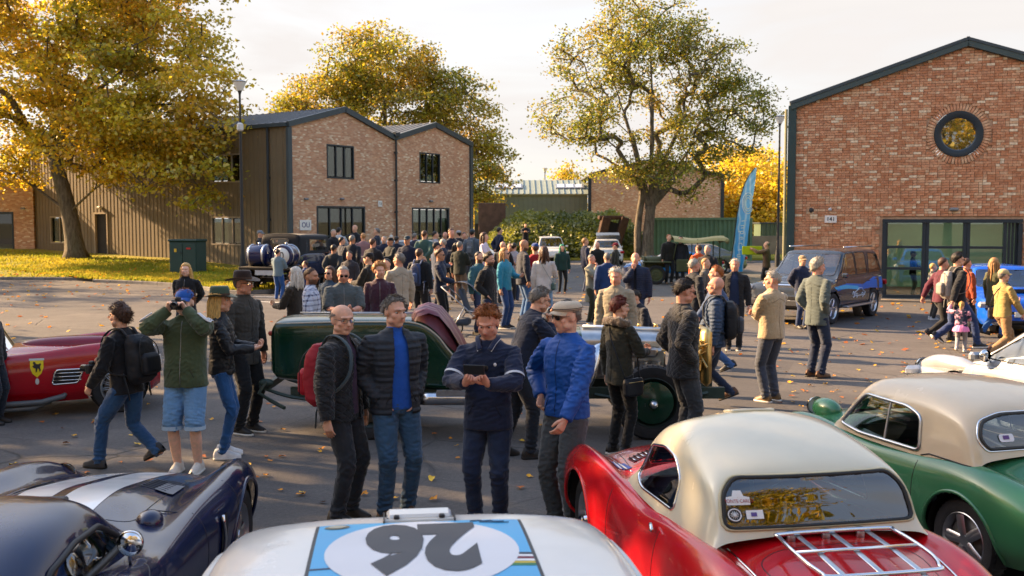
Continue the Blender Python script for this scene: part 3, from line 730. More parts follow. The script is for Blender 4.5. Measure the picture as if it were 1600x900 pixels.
 rm.build('room', matte('#7d9a86', .8, .2, .7), T, smooth=False)
 MB().box((5, 3.2, .03), (7.3, 5.6, .06)).build('room_floor', matte('#6a4a3a', .8, .2, .7), T, smooth=False)
 # number plate 141, lights, camera
 sg = MB().box((1.25, -.05, 2.5), (.36, .03, .23), bev=.01).build('number_plate', matte((.78, .76, .72), .6, .06, 3), T, smooth=False)
 text_mesh('141', .17, matte((.05, .05, .05), .6, .05, 3), 'lettering', sg, (1.25, -.068, 2.5), (PI / 2, 0, 0), .003, bold=.003)
 MB().ell((.66, -.1, 2.78), (.07, .07, .08)).build('wall_light', M_DARK, T); MB().ell((1.22, -.09, 2.8), (.06, .08, .06)).build('security_camera', matte((.5, .5, .5), .4, .1, 3), T)
 lamp_small(T, 4.8, -.02, 2.8)
 st = MB().box((4.8, -.35, .03), (4.3, .75, .08), bev=.02).build('doorstep', matte((.30, .24, .17), .9, .2, 4, .3, 60), T, smooth=False)
 return T
TR = right()
# ---- far brick gable and green shed
def far_b():
 d = 80; x0 = xat(919, d); x1 = xat(1127, d); w = x1 - x0
 T = thing('brick_building', 'far brick gable partly hidden by the two-stemmed tree', 'building', (x0, d, 0), 0)
 tops = [(0, 6.1), (w / 2, 7.35), (w, 6.0)]
 holes = [(w * .62, w * .9, 0, 2.5), (w * .42, w * .5, 3.4, 4.4)]
 wall_with_holes(MB(), tops, 0, w, holes, 0, .3, -.2).build('brick_wall', M_BR, T, smooth=False)
 window_unit(T, *holes[0], 4, 2, name='glazed_door'); window_unit(T, *holes[1], 2, 1)
 MB().box((w / 2, 4, 2), (w - 1, .1, 5)).build('room', M_INT, T, smooth=False)
 for a, b_ in zip(tops, tops[1:]):
  n = math.hypot(b_[0] - a[0], b_[1] - a[1]); t = math.atan2(b_[1] - a[1], b_[0] - a[0])
  MB().box(((a[0] + b_[0]) / 2, -.05, (a[1] + b_[1]) / 2 + .03), (n, .16, .24), ry=-t).build('verge_board', M_FRAME, T, smooth=False)
  MB().box(((a[0] + b_[0]) / 2, 8, (a[1] + b_[1]) / 2 + .02), (n, 16, .12), ry=-t).build('roof', M_ROOF, T, smooth=False)
 for x in (.06, w - .06): MB().box((x, -.03, 3), (.26, .14, 6)).build('corner_trim', M_FRAME, T, smooth=False)
 d = 86; x0 = xat(742, d); x1 = xat(917, d); w = x1 - x0
 T = thing('metal_shed', 'long grey green metal shed with skylights in its sloping roof', 'building', (x0, d, 0), 0)
 ev = 4.7
 MB().box((w / 2, 1, ev / 2), (w, 2, ev)).build('wall', M_GREENC if 0 else matte('#6d7c74', .6, .12, 1.2), T, smooth=False)
 c = MB()
 for i in range(int(w / .4)): c.box((i * .4 + .2, -.03, ev / 2), (.12, .06, ev - .02))
 c.build('rib', matte('#67766e', .6, .12, 1.2), T, smooth=False)
 t = rad(17); rl = 4.6
 MB().box((w / 2, rl / 2 * math.cos(t) - .2, ev + rl / 2 * math.sin(t)), (w + .3, rl, .12), rx=t).build('roof', matte('#8a9489', .6, .1, 1), T, smooth=False)
 c = MB()
 for i in range(int(w / .5)): c.box((i * .5 + .2, rl / 2 * math.cos(t) - .2, ev + rl / 2 * math.sin(t) + .09), (.06, rl, .06), rx=t)
 c.build('roof_seam', matte('#8a9489', .6, .1, 1), T, smooth=False)
 for cx in (2.9, 8.3):
  sk = MB().box((cx, 1.9, ev + 2.1 * math.tan(t) + .1), (2.5, 1.35, .16), rx=t).build('skylight', matte((.2, .22, .25), .4, .1, 2), T, smooth=False)
  for k in (-1, 0, 1): MB().box((cx + k * .8, 1.9, ev + 2.1 * math.tan(t) + .19), (.62, 1.1, .03), rx=t).build('pane', matte((.5, .55, .62), .1, .05, 2), sk, smooth=False)
 for cx in (1.6, 8.0): MB().box((cx, -.08, 1.1), (3.2, .06, 2.2)).build('garage_door', M_DARK, T, smooth=False)
far_b()
# ---- green shipping container
def container():
 d = 60; x0 = xat(1016, d); L = 6.06
 T = thing('shipping_container', 'green corrugated shipping container beside the tree', 'container', (x0, d, 0), 0)
 g = matte('#5b7d62', .55, .16, 2, .1, 20)
 f = MB()
 for x in (.05, L - .05): f.box((x, 0, 1.32), (.14, .14, 2.6)); f.box((x, 2.4, 1.32), (.14, .14, 2.6))
 for z in (.12, 2.55): f.box((L / 2, 0, z), (L - .2, .12, .12)); 
 f.box((L / 2, 1.2, 2.62), (L, 2.4, .04)); f.build('frame', g, T, smooth=False)
 n = 22; w = (L - .2) / n; P = []
 for i in range(n):
  x = .1 + i * w; P += [(x, 0), (x + w * .3, 0), (x + w * .45, .07), (x + w * .85, .07)]
 P.append((L - .1, 0))
 MB().grid([[(x, y, z) for x, y in P] for z in (.17, 2.5)]).build('side_panel', g, T, smooth=False)
 MB().grid([[(L - .02 - .04 * (i % 2), y, z) for i, y in enumerate(np.linspace(.06, 2.36, 24))] for z in (.17, 2.5)]).build('end_panel', g, T, smooth=False)
 # low green cabin and wall beyond, right
 d = 72; x0 = xat(1186, d); x1 = xat(1240, d)
 T = thing('metal_cabin', 'small dark green cabin seen between the flag and the brick building', 'cabin', (x0, d, .3), 0)
 MB().box(((x1 - x0) / 2, 1, 1.2), (x1 - x0, 2, 1.5)).build('wall', matte('#4c5f4c', .6, .12, 1.2), T, smooth=False)
 m = MB()
 for i in range(9): m.box((.15 + i * .3, -.03, 1.2), (.09, .06, 1.4))
 m.build('rib', matte('#46594a', .6, .1, 2), T, smooth=False)
 MB().box(((x1 - x0) / 2, 1, 1.99), (x1 - x0 + .2, 2.2, .08)).build('roof', M_TRIM, T, smooth=False)
container()
tag(MB().box((xat(1200, 66), 66, .7), (4.6, .25, 1.5)).build('low_wall', matte('#8e8271', .9, .2, 1.5, .2, 30), smooth=False), 'low rendered wall right of the container', 'wall')
# ---- hedged bank with the brick blast shelter
def bank():
 rs = np.random.RandomState(9)
 xs = np.linspace(xat(738, 66), xat(1012, 66), 40); P = []
 prof = [(62.8, .12), (63.6, 1.0), (64.8, 1.75), (66.5, 2.35), (69, 2.7), (72, 2.7), (76, 0)]
 X0, X1 = xs[0], xs[-1]
 for y, z in prof:
  P.append([(x + rs.randn() * .05, y + rs.randn() * .12, .1 + z * min(1, (x - X0 + .3) / 3.2) * min(1, max(0, (X1 - x) / 2.0 + .25)) * (1 + .04 * rs.randn())) for x in xs])
 P = np.array(P)
 tag(MB().grid(P).build('bank', matte((.07, .08, .03), .95, .3, 1)), kind='structure')
 # leaves over it
 n = 52000; i = rs.randint(0, 4, n); j = rs.randint(0, 39, n); u = rs.rand(n, 1); v = rs.rand(n, 1)
 B = P[i, j] * (1 - u) * (1 - v) + P[i + 1, j] * u * (1 - v) + P[i, j + 1] * (1 - u) * v + P[i + 1, j + 1] * u * v
 B += rs.randn(n, 3) * np.array([.1, .13, .13]); nn = rs.randn(n, 3) + np.array([0, -.6, .8]); nn /= np.linalg.norm(nn, axis=1, keepdims=True)
 t = np.cross(nn, rs.randn(n, 3)); t /= np.linalg.norm(t, axis=1, keepdims=True); s = np.cross(nn, t); L = .09 + .08 * rs.rand(n, 1)
 VV = np.stack([B - t * L, B + s * L * .6, B + t * L, B - s * L * .6], 1).reshape(-1, 3)
 f = .5 + .5 * np.sin(B[:, 0] * 1.1 + np.sin(B[:, 2] * 3)) * np.cos(B[:, 2] * 2.2); f = f[:, None] * .7 + rs.rand(n, 1) * .4
 cols = np.array((.06, .09, .014)) * (1 - f) + np.array((.30, .30, .03)) * f
 fast_mesh('hedge_foliage', VV, 4, [M_LEAF], cols, 'stuff')
 T = thing('blast_shelter', 'leaning dark brick shelter opening on the hedged bank', 'shelter', (xat(950, 63), 62.6, .1), 0)
 br = matte('#4b372b', .95, .3, 5, .6, 20)
 for (x, w, r_) in ((-.45, .55, .22), (.62, .5, .30)):
  MB().box((x, .4, 1.25), (w, 1.2, 2.75), ry=r_, bev=.05).build('slab', br, T, smooth=False)
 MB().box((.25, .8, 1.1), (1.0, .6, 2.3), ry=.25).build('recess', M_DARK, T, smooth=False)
 MB().box((.15, .6, 2.55), (1.6, 1.2, .25), bev=.05).build('lintel', br, T, smooth=False)
 tag(MB().box((xat(769, 70), 70, 2.6), (1.9, .6, 2.2), bev=.05).build('brick_pier', matte('#6b5345', .95, .25, 3, .4, 20), smooth=False), 'square brown brick pier above the left end of the hedge', 'pier')
bank()
# ---- lamp posts
def lamp_post(px, d, z0, top, label):
 T = thing('street_lamp', label, 'street lamp', (xat(px, d), d, z0), 0, 'street lamps with flared white heads')
 h = top - z0; blk = matte((.02, .021, .024), .5, .15, 4)
 MB().lathe([(.0, 0), (.14, 0), (.14, .5), (.10, .9), (.075, 1.0), (.06, h * .6), (.045, h - .55), (.05, h - .5), (.10, h - .36), (.0, h - .36)], 12).build('pole', blk, T, auto=50)
 MB().lathe([(.0, h - .38), (.11, h - .38), (.27, h - .03), (.25, h - .03), (.0, h - .05)], 20).build('lantern', matte((.8, .8, .78), .35, .05, 3), T, auto=40)
 MB().lathe([(.0, h + .06), (.12, h + .05), (.30, h - .02), (.27, h - .04), (0, h - .04)], 20).build('cap', matte((.25, .26, .28), .4, .1, 3), T, auto=40)
 return T
t_ = lamp_post(381, 40.5, .12, 8.05, 'tall black street lamp standing on the lawn before the clad wall')
MB().box((0, -.02, 6.1), (.22, .3, .34), bev=.06).build('camera_box', matte((.6, .6, .6), .4, .1, 3), t_, smooth=False)
MB().box((.14, -.02, .55), (.2, .1, .1)).build('bracket', M_DARK, t_, smooth=False)
lamp_post(1213, 53, 0, 7.95, 'tall black street lamp left of the near brick building corner')
lamp_post(851, 104, 0, 7.9, 'distant street lamp in front of the long metal shed')
lamp_post(1154, 92, 0, 8.2, 'distant street lamp above the yellow trees')
# ---- green utility cabinet
def cabinet():
 d = 41.8; x = xat(296, d); T = thing('utility_cabinet', 'dark green utility cabinet on the edge of the lawn', 'cabinet', (x, d, lawn_z(x, d) - .06), rad(-14))
 g = matte('#1c3a36', .5, .12, 3)
 MB().box((0, 0, .68), (1.28, .75, 1.36), bev=.02).build('body', g, T, smooth=False)
 MB().box((0, 0, 1.41), (1.38, .85, .1), bev=.035).build('lid', g, T, smooth=False)
 for s in (-1, 1): MB().box((s * .31, -.39, .68), (.6, .03, 1.24), bev=.01).build('door', g, T, smooth=False)
 MB().box((-.33, -.41, 1.0), (.11, .01, .14)).build('warning_sticker', matte('#d8b030', .5, .1, 3), T, smooth=False)
 MB().box((.28, -.41, 1.08), (.2, .01, .07)).build('red_sticker', matte('#b02018', .5, .1, 3), T, smooth=False)
 MB().tube([(-.1, -.41, .95), (-.1, -.43, .9), (-.02, -.43, .9)], .015, 6).build('handle', M_DARK, T)
cabinet()
# ---- feather flag
def flag():
 d = 37.5; b0 = at(1150, 440, d); T = thing('feather_flag', 'tall pale blue feather flag with white lettering', 'flag', (b0.x, d, 0), 0)
 mu = d / FPX
 def ed(py, l): return ((np.interp(py, [262, 275, 290, 310, 340, 380, 425], l) - 1150) * mu, CAMH - (py - 345) * mu)
 LE = [1178, 1168, 1161, 1155, 1150, 1146, 1140]; RE = [1179, 1178, 1177, 1174, 1171, 1167, 1160]
 P = []
 for py in np.linspace(263, 425, 40):
  a = ed(py, LE); b_ = ed(py, RE); P.append([(a[0] + (b_[0] - a[0]) * t, .05 * math.sin(t * 3 + py * .03) + .02 * math.sin(py * .25 + t * 5), a[1] + .02 * t) for t in np.linspace(0, 1, 9)])
 b = NB('flag_cloth'); v = obj_vec(b); sp = b.n('ShaderNodeSeparateXYZ', {0: v})
 dg = b.math('ADD', b.math('MULTIPLY', sp.outputs[0], 3.0), b.math('MULTIPLY', sp.outputs[2], .35)); w = b.noise(1.3, 3, v)
 st = b.n('ShaderNodeTexWave', {'Vector': v, 'Scale': 1.6, 'Distortion': 5.0, 'Detail': 1.0}).outputs[1]
 c = b.mix(b.rng(sp.outputs[2], .6, 4.4, 0, .75), (.04, .34, .82), (.36, .60, .90)); c = b.mix(b.rng(st, .6, .9, 0, .45), c, (.75, .86, .93))
 dd = b.n('ShaderNodeBsdfDiffuse', {0: c}).outputs[0]; tt = b.n('ShaderNodeBsdfTranslucent', {0: c}).outputs[0]; fm = b.out(b.n('ShaderNodeMixShader', {0: .45, 1: dd, 2: tt}).outputs[0])
 MB().grid(P).build('banner', fm, T)
 pl = [(ed(py, LE)[0] - .02, 0, ed(py, LE)[1]) for py in np.linspace(263, 425, 30)]; pl.append((pl[-1][0], 0, 0.02))
 MB().tube(pl, .018, 6).build('pole', M_DARK, T)
 MB().lathe([(0, 0), (.3, 0), (.3, .06), (.05, .1), (0, .1)], 16, (pl[-1][0], 0, 0)).build('foot', M_DARK, T)
 wh = matte((.8, .82, .84), .7, .05, 3)
 m = MB()
 cx = (1166 - 1150) * mu; cz = CAMH - (318 - 345) * mu
 for r_ in (.14, .2, .26):
  a = np.linspace(.4, 2 * PI - .5, 24); m.tube([(cx + math.cos(t) * r_ * .8, -.075, cz + math.sin(t) * r_ * 1.5) for t in a], .014, 4)
 m.build('emblem', wh, T)
 for i, ch in enumerate('inperium'):
  py = 345 + i * 9; a = ed(py, LE); b_ = ed(py, RE); text_mesh(ch, .3, wh, 'lettering', T, ((a[0] + b_[0]) / 2, -.09, a[1]), (PI / 2, rad(82), 0), .003)
flag()
# ---- fallen leaves
def leaves():
 rs = np.random.RandomState(12); cols = ['#e0a020', '#c8701c', '#d88a18', '#a85a18', '#e8b838']; ms = []
 for c in cols:
  for k in range(2):
   m = MB(); n = 9; P = [(0, 0, .012)]
   for i in range(n):
    a = 2 * PI * i / n; r = .036 * (1 + .35 * math.cos(a * 3 + k) + .15 * rs.randn()); P.append((math.cos(a) * r, math.sin(a) * r * .8, .006 + .022 * rs.rand()))
   m.add(P, [(0, i, i % n + 1) for i in range(1, n + 1)]); b_ = NB('dry_leaf'); cc = hx(c)
   ms.append(m.mesh(matte(cc, .7, .3, 40), True))
 # pixel spots where the photograph shows leaves thickest, then scatter
 spots = []
 for _ in range(285):
  q = rs.rand()
  if q < .55: px, py = rs.uniform(1180, 1600), rs.uniform(500, 640)
  elif q < .7: px, py = rs.uniform(430, 900), rs.uniform(600, 800)
  elif q < .85: px, py = rs.uniform(0, 450), rs.uniform(560, 760)
  else: px, py = rs.uniform(700, 1100), rs.uniform(480, 600)
  spots.append((px, py))
 for px, py in spots:
  d = CAMH / ((py - 345) / FPX); x = xat(px, d); s = rs.uniform(.7, 1.25)
  o = mesh_obj('fallen_leaf', ms[rs.randint(len(ms))], None, (x, d, .004), (rs.uniform(-.2, .2), rs.uniform(-.2, .2), rs.uniform(0, 6.28))); o.scale = (s, s, s)
  tag(o, 'curled yellow or brown autumn leaf lying on the dark asphalt', 'leaf', 'fallen leaves scattered on the asphalt')
 # leaves on the lawn and the far road: uncountable
 n = 5200; x = rs.uniform(-26, 22, n); y = rs.uniform(18, 44, n); z = np.array([.012 if not (b_ > 33 and a < -8) else 0 for a, b_ in zip(x, y)])
 keep = np.ones(n, bool); P = []
 def inlawn(a, b_):
  yk = np.interp(a, [k[0] for k in KERB[:7]], [k[1] for k in KERB[:7]]); return a < -8.8 and b_ > yk
 for i in range(n):
  if inlawn(x[i], y[i]): z[i] = lawn_z(x[i], y[i]) + .06
  else:
   z[i] = .014
   if rs.rand() > .22: keep[i] = False
 x, y, z = x[keep], y[keep], z[keep]; n = len(x); B = np.stack([x, y, z], 1); a = rs.rand(n) * 6.28; L = .05 + .04 * rs.rand(n)
 t = np.stack([np.cos(a) * L, np.sin(a) * L, rs.rand(n) * .03], 1); s = np.stack([-np.sin(a) * L * .7, np.cos(a) * L * .7, rs.rand(n) * .03], 1)
 cl = np.array([hx(c) for c in cols])[rs.randint(5, size=n)]
 fast_mesh('leaf_litter', np.stack([B - t, B - s, B + t, B + s], 1).reshape(-1, 3), 4, [M_LEAF], cl, 'stuff')
leaves()
# parking bay lines by the truck
wl = matte((.55, .55, .52), .85, .25, 6)
for i, (a, b_) in enumerate([((395, 456), (470, 458)), ((395, 463), (478, 466)), ((400, 471), (490, 476))]):
 g = lambda p: (xat(p[0], CAMH / ((p[1] - 345) / FPX)), CAMH / ((p[1] - 345) / FPX))
 A, B = g(a), g(b_); ang = math.atan2(B[1] - A[1], B[0] - A[0])
 tag(MB().box(((A[0] + B[0]) / 2, (A[1] + B[1]) / 2, .004), (math.hypot(B[0] - A[0], B[1] - A[1]), .12, .004), rz=ang).build('road_marking', wl, smooth=False), kind='structure')
# ================================================================ PEOPLE
def remesh(mb, voxel, smooth=2, name='m', mats=None):
 me = mb.mesh([], True, name); o = bpy.data.objects.new('tmp', me); COL.objects.link(o)
 m = o.modifiers.new('r', 'REMESH'); m.mode = 'VOXEL'; m.voxel_size = voxel; m.adaptivity = 0
 if smooth: q = o.modifiers.new('s', 'SMOOTH'); q.iterations = smooth; q.factor = .5
 dg = bpy.context.evaluated_depsgraph_get(); out = bpy.data.meshes.new_from_object(o.evaluated_get(dg)); out.name = name
 bpy.data.objects.remove(o); bpy.data.meshes.remove(me); out.materials.clear()
 for mt in (mats or []): out.materials.append(mt)
 out.polygons.foreach_set('use_smooth', np.ones(len(out.polygons), bool)); return out
def getv(me):
 a = np.empty(len(me.vertices) * 3, np.float32); me.vertices.foreach_get('co', a); return a.reshape(-1, 3).astype(float)
def setv(me, V): me.vertices.foreach_set('co', np.ascontiguousarray(V, dtype=np.float32).ravel()); me.update()
def getn(me):
 a = np.empty(len(me.vertices) * 3, np.float32); me.vertices.foreach_get('normal', a); return a.reshape(-1, 3).astype(float)
def wav(P, freq, seed, n=7, an=(1, 1, 1)):
 rs = np.random.RandomState(seed); P = P * np.array(an); s = np.zeros(len(P))
 for i in range(n):
  w = rs.randn(3) * freq; v = rs.randn(3) * freq * .5; s += np.sin(P @ w + rs.rand() * 6 + 1.6 * np.sin(P @ v + rs.rand() * 6))
 return s / math.sqrt(n)
def wrinkle(me, amp, seed, el=(), strong=.06, zhem=None):
 """soft folds everywhere, deeper ones round the points in el"""
 V = getv(me); N = getn(me); w1 = wav(V, 16, seed); w2 = wav(V, 34, seed + 1, an=(1, 1, 1.9)); w2 = 1 - 2 * np.abs(w2).clip(0, 1)
 k = np.full(len(V), .3)
 for p in el: k += 1.0 * np.exp(-(np.linalg.norm(V - np.array(p), axis=1) / .13) ** 2)
 setv(me, V + N * (amp * np.maximum(w1 * .55 + w2 * k, -.9))[:, None])
def ik(a, t, l1, l2, pole):
 a, t, pole = np.array(a, float), np.array(t, float), np.array(pole, float); d = t - a; L = np.linalg.norm(d); L2 = min(L, (l1 + l2) * .995); u = d / (L + 1e-9); t = a + u * L2
 x = (l1 * l1 - l2 * l2 + L2 * L2) / (2 * L2); h = math.sqrt(max(l1 * l1 - x * x, 0)); p = pole - u * np.dot(pole, u); p /= np.linalg.norm(p) + 1e-9
 return a + u * x + p * h, t
def loft(m, secs, seg=20, mi=0, power=2.4):
 """secs: (centre, half width, half depth[, tilt direction]) stacked upward"""
 V = []; a = np.arange(seg) * 2 * PI / seg; ca, sa = np.cos(a), np.sin(a)
 ca = np.sign(ca) * np.abs(ca) ** (2 / power); sa = np.sign(sa) * np.abs(sa) ** (2 / power)
 for s in secs:
  c, w, d, U, Wv = s; V.append(np.array(c) + np.outer(ca * w, U) + np.outer(sa * d, Wv))
 n = len(secs)
 F = [(i * seg + j, i * seg + (j + 1) % seg, (i + 1) * seg + (j + 1) % seg, (i + 1) * seg + j) for i in range(n - 1) for j in range(seg)]
 F += [tuple(range(seg - 1, -1, -1)), tuple((n - 1) * seg + j for j in range(seg))]
 m.add(np.vstack(V), F, mi)
def skinmat(tone, hairc):
 key = ('skin', tone, hairc)
 if key in MATS: return MATS[key]
 b = NB('skin'); v = obj_vec(b); n = b.noise(30, 3, v); c = C(tone)
 at_ = b.n('ShaderNodeAttribute', attribute_name='Col').outputs[0]
 base = b.mix(b.rng(n, .3, .7, 0, 1), scl(c, .85), (min(1, c[0] * 1.12), c[1] * 1.0, c[2] * .98))
 col = b.mix(1.0, base, at_, 'MULTIPLY')
 MATS[key] = b.out(b.pr(col=col, rough=.58, nrm=b.bump(b.noise(180, 2, v), .12, .002), spec=.4, sss=0.0)); return MATS[key]
SKIN = dict(p='#d3a68c', r='#cc9780', t='#b5876a', l='#dfbaa4', d='#7a4c38')
HAIR = dict(grey='#716c66', silver='#9d988f', white='#c4beb3', brown='#4a3020', dark='#1d1512', ginger='#8f5426', blond='#c29a58', red='#5c1f14', green='#1c8a68', fair='#a5794a')
def hairmat(c):
 col = C(HAIR.get(c, c)); key = ('hair', col)
 if key in MATS: return MATS[key]
 b = NB('hair'); v = obj_vec(b, (1, 1, .18)); n = b.noise(95, 3, v, .7)
 cc = b.mix(b.rng(n, .3, .7, 0, 1), scl(col, .55), scl(col, 1.45))
 MATS[key] = b.out(b.pr(col=cc, rough=.48, nrm=b.bump(n, .8, .01), spec=.4)); return MATS[key]
HAND = dict(   # wrist targets (side-mirrored), elbow pole, finger direction, palm normal
 down=((.255, .03, .84), (.5, -1, 0), (0, .15, -1), (-1, 0, 0)), pocket=((.150, .05, .965), (.55, -1, 0), (-.45, .3, -.9), (-1, 0, 0)),
 front=((.10, .33, 1.14), (.6, -.6, -.7), (-.5, .8, .2), (-.4, 0, 1)), phone=((.085, .38, 1.22), (.8, -.1, -.8), (-.55, .35, .75), (-.3, .9, 0)),
 camera=((.085, .19, 1.585), (.9, .35, -.8), (-.45, .3, .85), (-.6, .6, 0)), cross=((-.10, .21, 1.2), (.8, .1, -.8), (-1, .1, .1), (0, -1, 0)),
 chin=((.04, .17, 1.44), (.6, .2, -1), (-.1, .2, 1), (0, -1, 0)), behind=((.06, -.17, .98), (.8, -.5, 0), (-.8, -.1, -.5), (0, -1, 0)),
 hip=((.21, .05, 1.02), (1, -.4, 0), (-.3, .4, -.8), (-1, 0, 0)), fwd=((.20, .36, 1.08), (.5, -.5, -.8), (-.1, 1, 0), (0, 0, -1)), up=((.34, .28, 1.62), (.9, .1, -.8), (-.2, .3, 1), (-1, 0, 0)),
 swingf=((.22, .26, .93), (.4, -1, -.2), (-.1, .6, -.9), (-1, 0, 0)), swingb=((.25, -.24, .92), (.5, -1, .2), (0, -.2, -1), (-1, 0, 0)))
NP = [0]
def person(label, px, d, yt, face, top='#202428', tk='plain', tc2=None, legs='#25282e', lk='plain', hair='brown', hs='short', skin='p', arms=('down', 'down'), lean=0, look=0, nod=0, stride=0, hem=.84, inner=None, openw=0, hat=None, hatc=None,
           shoes='#221d1a', shorts=False, glasses=None, voxel=None, build=1.08, zoff=0, h=None, group=None, belly=0, long=None, skirt=None, collar=True, crouch=0, sleeve=None, x=None, cuff=None, strap=None, ponytail=False, beard=None, fold=True):
 NP[0] += 1; seed = NP[0] * 13
 X = xat(px, d) if x is None else x
 if h is None: h = 2.45 - (yt - 345) * d / FPX - zoff
 near = d < 12; mid = d < 20
 if voxel is None: voxel = .0085 if near else (.013 if mid else (.018 if d < 27 else .024))
 T = thing('person', label, 'person', (X, d, zoff), -rad(face), group)
 S = h / 1.765
 # --- skeleton
 pz = .93 - crouch
 st = stride
 ft = [np.array([.10, st, .085]), np.array([-.10, -st, .085 + (.10 * min(1, st / .25) if st > .12 else 0)])]
 if st < 0: ft = [np.array([.10, st, .085 + .10]), np.array([-.10, -st, .085])]
 pz = min(pz, .085 + math.sqrt(max(.82 ** 2 - st ** 2, .2)) + .03)
 pel = np.array([0, 0, pz]); ln = rad(lean)
 up = np.array([0, math.sin(ln), math.cos(ln)]); fw = np.array([0, math.cos(ln), -math.sin(ln)]); rt = np.array([1., 0, 0])
 off = pel - np.array([0, 0, .93])
 tp = lambda z, y=0, x_=0: pel + up * (z - .93) + fw * y + rt * x_
 nb = tp(1.49, -.015); hp = rad(nod); hc = nb + up * .078 + np.array([0, math.sin(ln * .4 + hp * .6), math.cos(ln * .4 + hp * .6)]) * .068 + fw * .02
 ly, lp = rad(look), rad(nod) + ln * .25
 HM = Matrix.Rotation(-ly, 3, 'Z') @ Matrix.Rotation(-lp, 3, 'X'); HM = np.array(HM)
 hd = lambda p: hc + HM @ np.array(p, float)
 sh = [tp(1.405, -.01, s * .185 * build) for s in (1, -1)]
 wr = []; elb = []; hdir = []; hnrm = []
 for i, s in enumerate((1, -1)):
  a = arms[i]; spec = HAND[a] if isinstance(a, str) else a
  tg, po, fd, pn = [np.array(q, float) for q in spec]
  m_ = np.array([s, 1, 1]); tg = tg * m_; tg[0] *= (build if abs(tg[0]) > .15 else 1)
  if tg[2] > 1.05 or lean > 12: tg = tp(tg[2], tg[1], tg[0])
  else: tg = tg + off
  e, w = ik(sh[i], tg, .285, .255, po * m_); elb.append(e); wr.append(w); hdir.append(fd * m_); hnrm.append(pn * m_)
 hips = [pel + np.array([s * .092, 0, -.02]) for s in (1, -1)]
 kn = []
 for i in range(2):
  k, f_ = ik(hips[i], ft[i], .43, .42, (0.12 * (1 if i == 0 else -1), 1, 0)); kn.append(k); ft[i] = f_
 br = build; bw = belly
 ts = lambda z, w, dd, y=0: (tp(z, y), w, dd, rt, fw)
 # --- body: one continuous skin from head to feet
 B = MB()
 loft(B, [ts(.86, .14 * br, .09), ts(1.0, .135 * br, .085), ts(1.2, .135 * br, .08), ts(1.34, .135 * br, .078), ts(1.42, .10, .06), ts(1.49, .052, .052)], 16)
 B.tube([nb - up * .03, nb + up * .04, hd((0, -.02, -.06)), hd((0, -.02, .0))], [.062 * br ** .5, .056, .056, .05], 14)
 B.ell(hd((0, -.015, .028)), (.076, .096, .090), 18, 14, rot=None); B.ell(hd((0, .02, -.035)), (.062, .074, .082), 16, 12)
 B.ell(hd((0, .052, -.088)), (.034, .034, .028), 10, 8)
 if mid:
  B.tube([hd((0, .086, .016)), hd((0, .100, -.006)), hd((0, .112, -.026)), hd((0, .092, -.036))], [.008, .010, .015, .010], 8)
  B.tube([hd((-.048, .066, .026)), hd((-.02, .090, .03)), hd((.02, .090, .03)), hd((.048, .066, .026))], .0095, 8)
  B.tube([hd((-.024, .080, -.056)), hd((0, .092, -.055)), hd((.024, .080, -.056))], [.006, .010, .006], 8)
  for s in (-1, 1): B.ell(hd((s * .044, .056, -.022)), (.022, .024, .022), 8, 6); B.ell(hd((s * .050, .02, -.062)), (.026, .04, .026), 8, 6)
 else: B.ell(hd((0, .098, -.012)), (.014, .022, .024), 6, 6)
 for s in (-1, 1): B.ell(hd((s * .079, -.008, -.004)), (.010, .021, .032), 8, 8)
 for i in range(2):
  pth = np.vstack([np.linspace(sh[i] + (tp(1.38) - sh[i]) * .22, elb[i], 5), np.linspace(elb[i], wr[i], 5)[1:]])
  ra = .044 if cuff else .04; B.tube(pth, np.interp(np.linspace(0, 1, 9), [0, .5, .62, 1], [.036, .034, .034 if not sleeve else .046, .027]), 10)
  lr = [.07, .06, .05, .056, .036] if shorts else [.055, .045, .04, .04, .03]
  P5 = np.vstack([np.linspace(hips[i], kn[i], 5), np.linspace(kn[i], ft[i], 6)[1:]]); B.tube(P5, np.interp(np.linspace(0, 1, 10), [0, .4, .5, .68, 1], lr), 10)
  B.tube([ft[i] + np.array([0, -.03, -.01]), ft[i] + np.array([0, .09, -.055])], .022, 8)
  # palm
  D = hdir[i] / np.linalg.norm(hdir[i]); Nn = hnrm[i] - D * np.dot(hnrm[i], D); Nn /= np.linalg.norm(Nn); Sd = np.cross(D, Nn)
  B.tube([wr[i] - D * .01, wr[i] + D * .03, wr[i] + D * .065, wr[i] + D * .088], [(.027, .020), (.033, .018), (.040, .016), (.038, .013)], 10, flat=Nn)
 me = remesh(B, voxel if not near else .0075, 1, 'person_body', [skinmat(SKIN[skin], hair)])
 V = getv(me); V += getn(me) * (voxel * .22)
 L = (V - hc) @ HM                                     # head-local coordinates
 inh = np.linalg.norm(L - np.array([0, 0, 0]), axis=1) < .16
 if mid:
  for s in (-1, 1):
   q = np.exp(-(((L[:, 0] - s * .032) / .017) ** 2 + ((L[:, 2] - .006) / .012) ** 2)) * (L[:, 1] > .03) * inh
   V -= (HM @ np.array([0, 1., 0]))[None, :] * (q * .007)[:, None]
 # fingers, joined to the same skin mesh after the remesh so that they stay separate
 FM = MB()
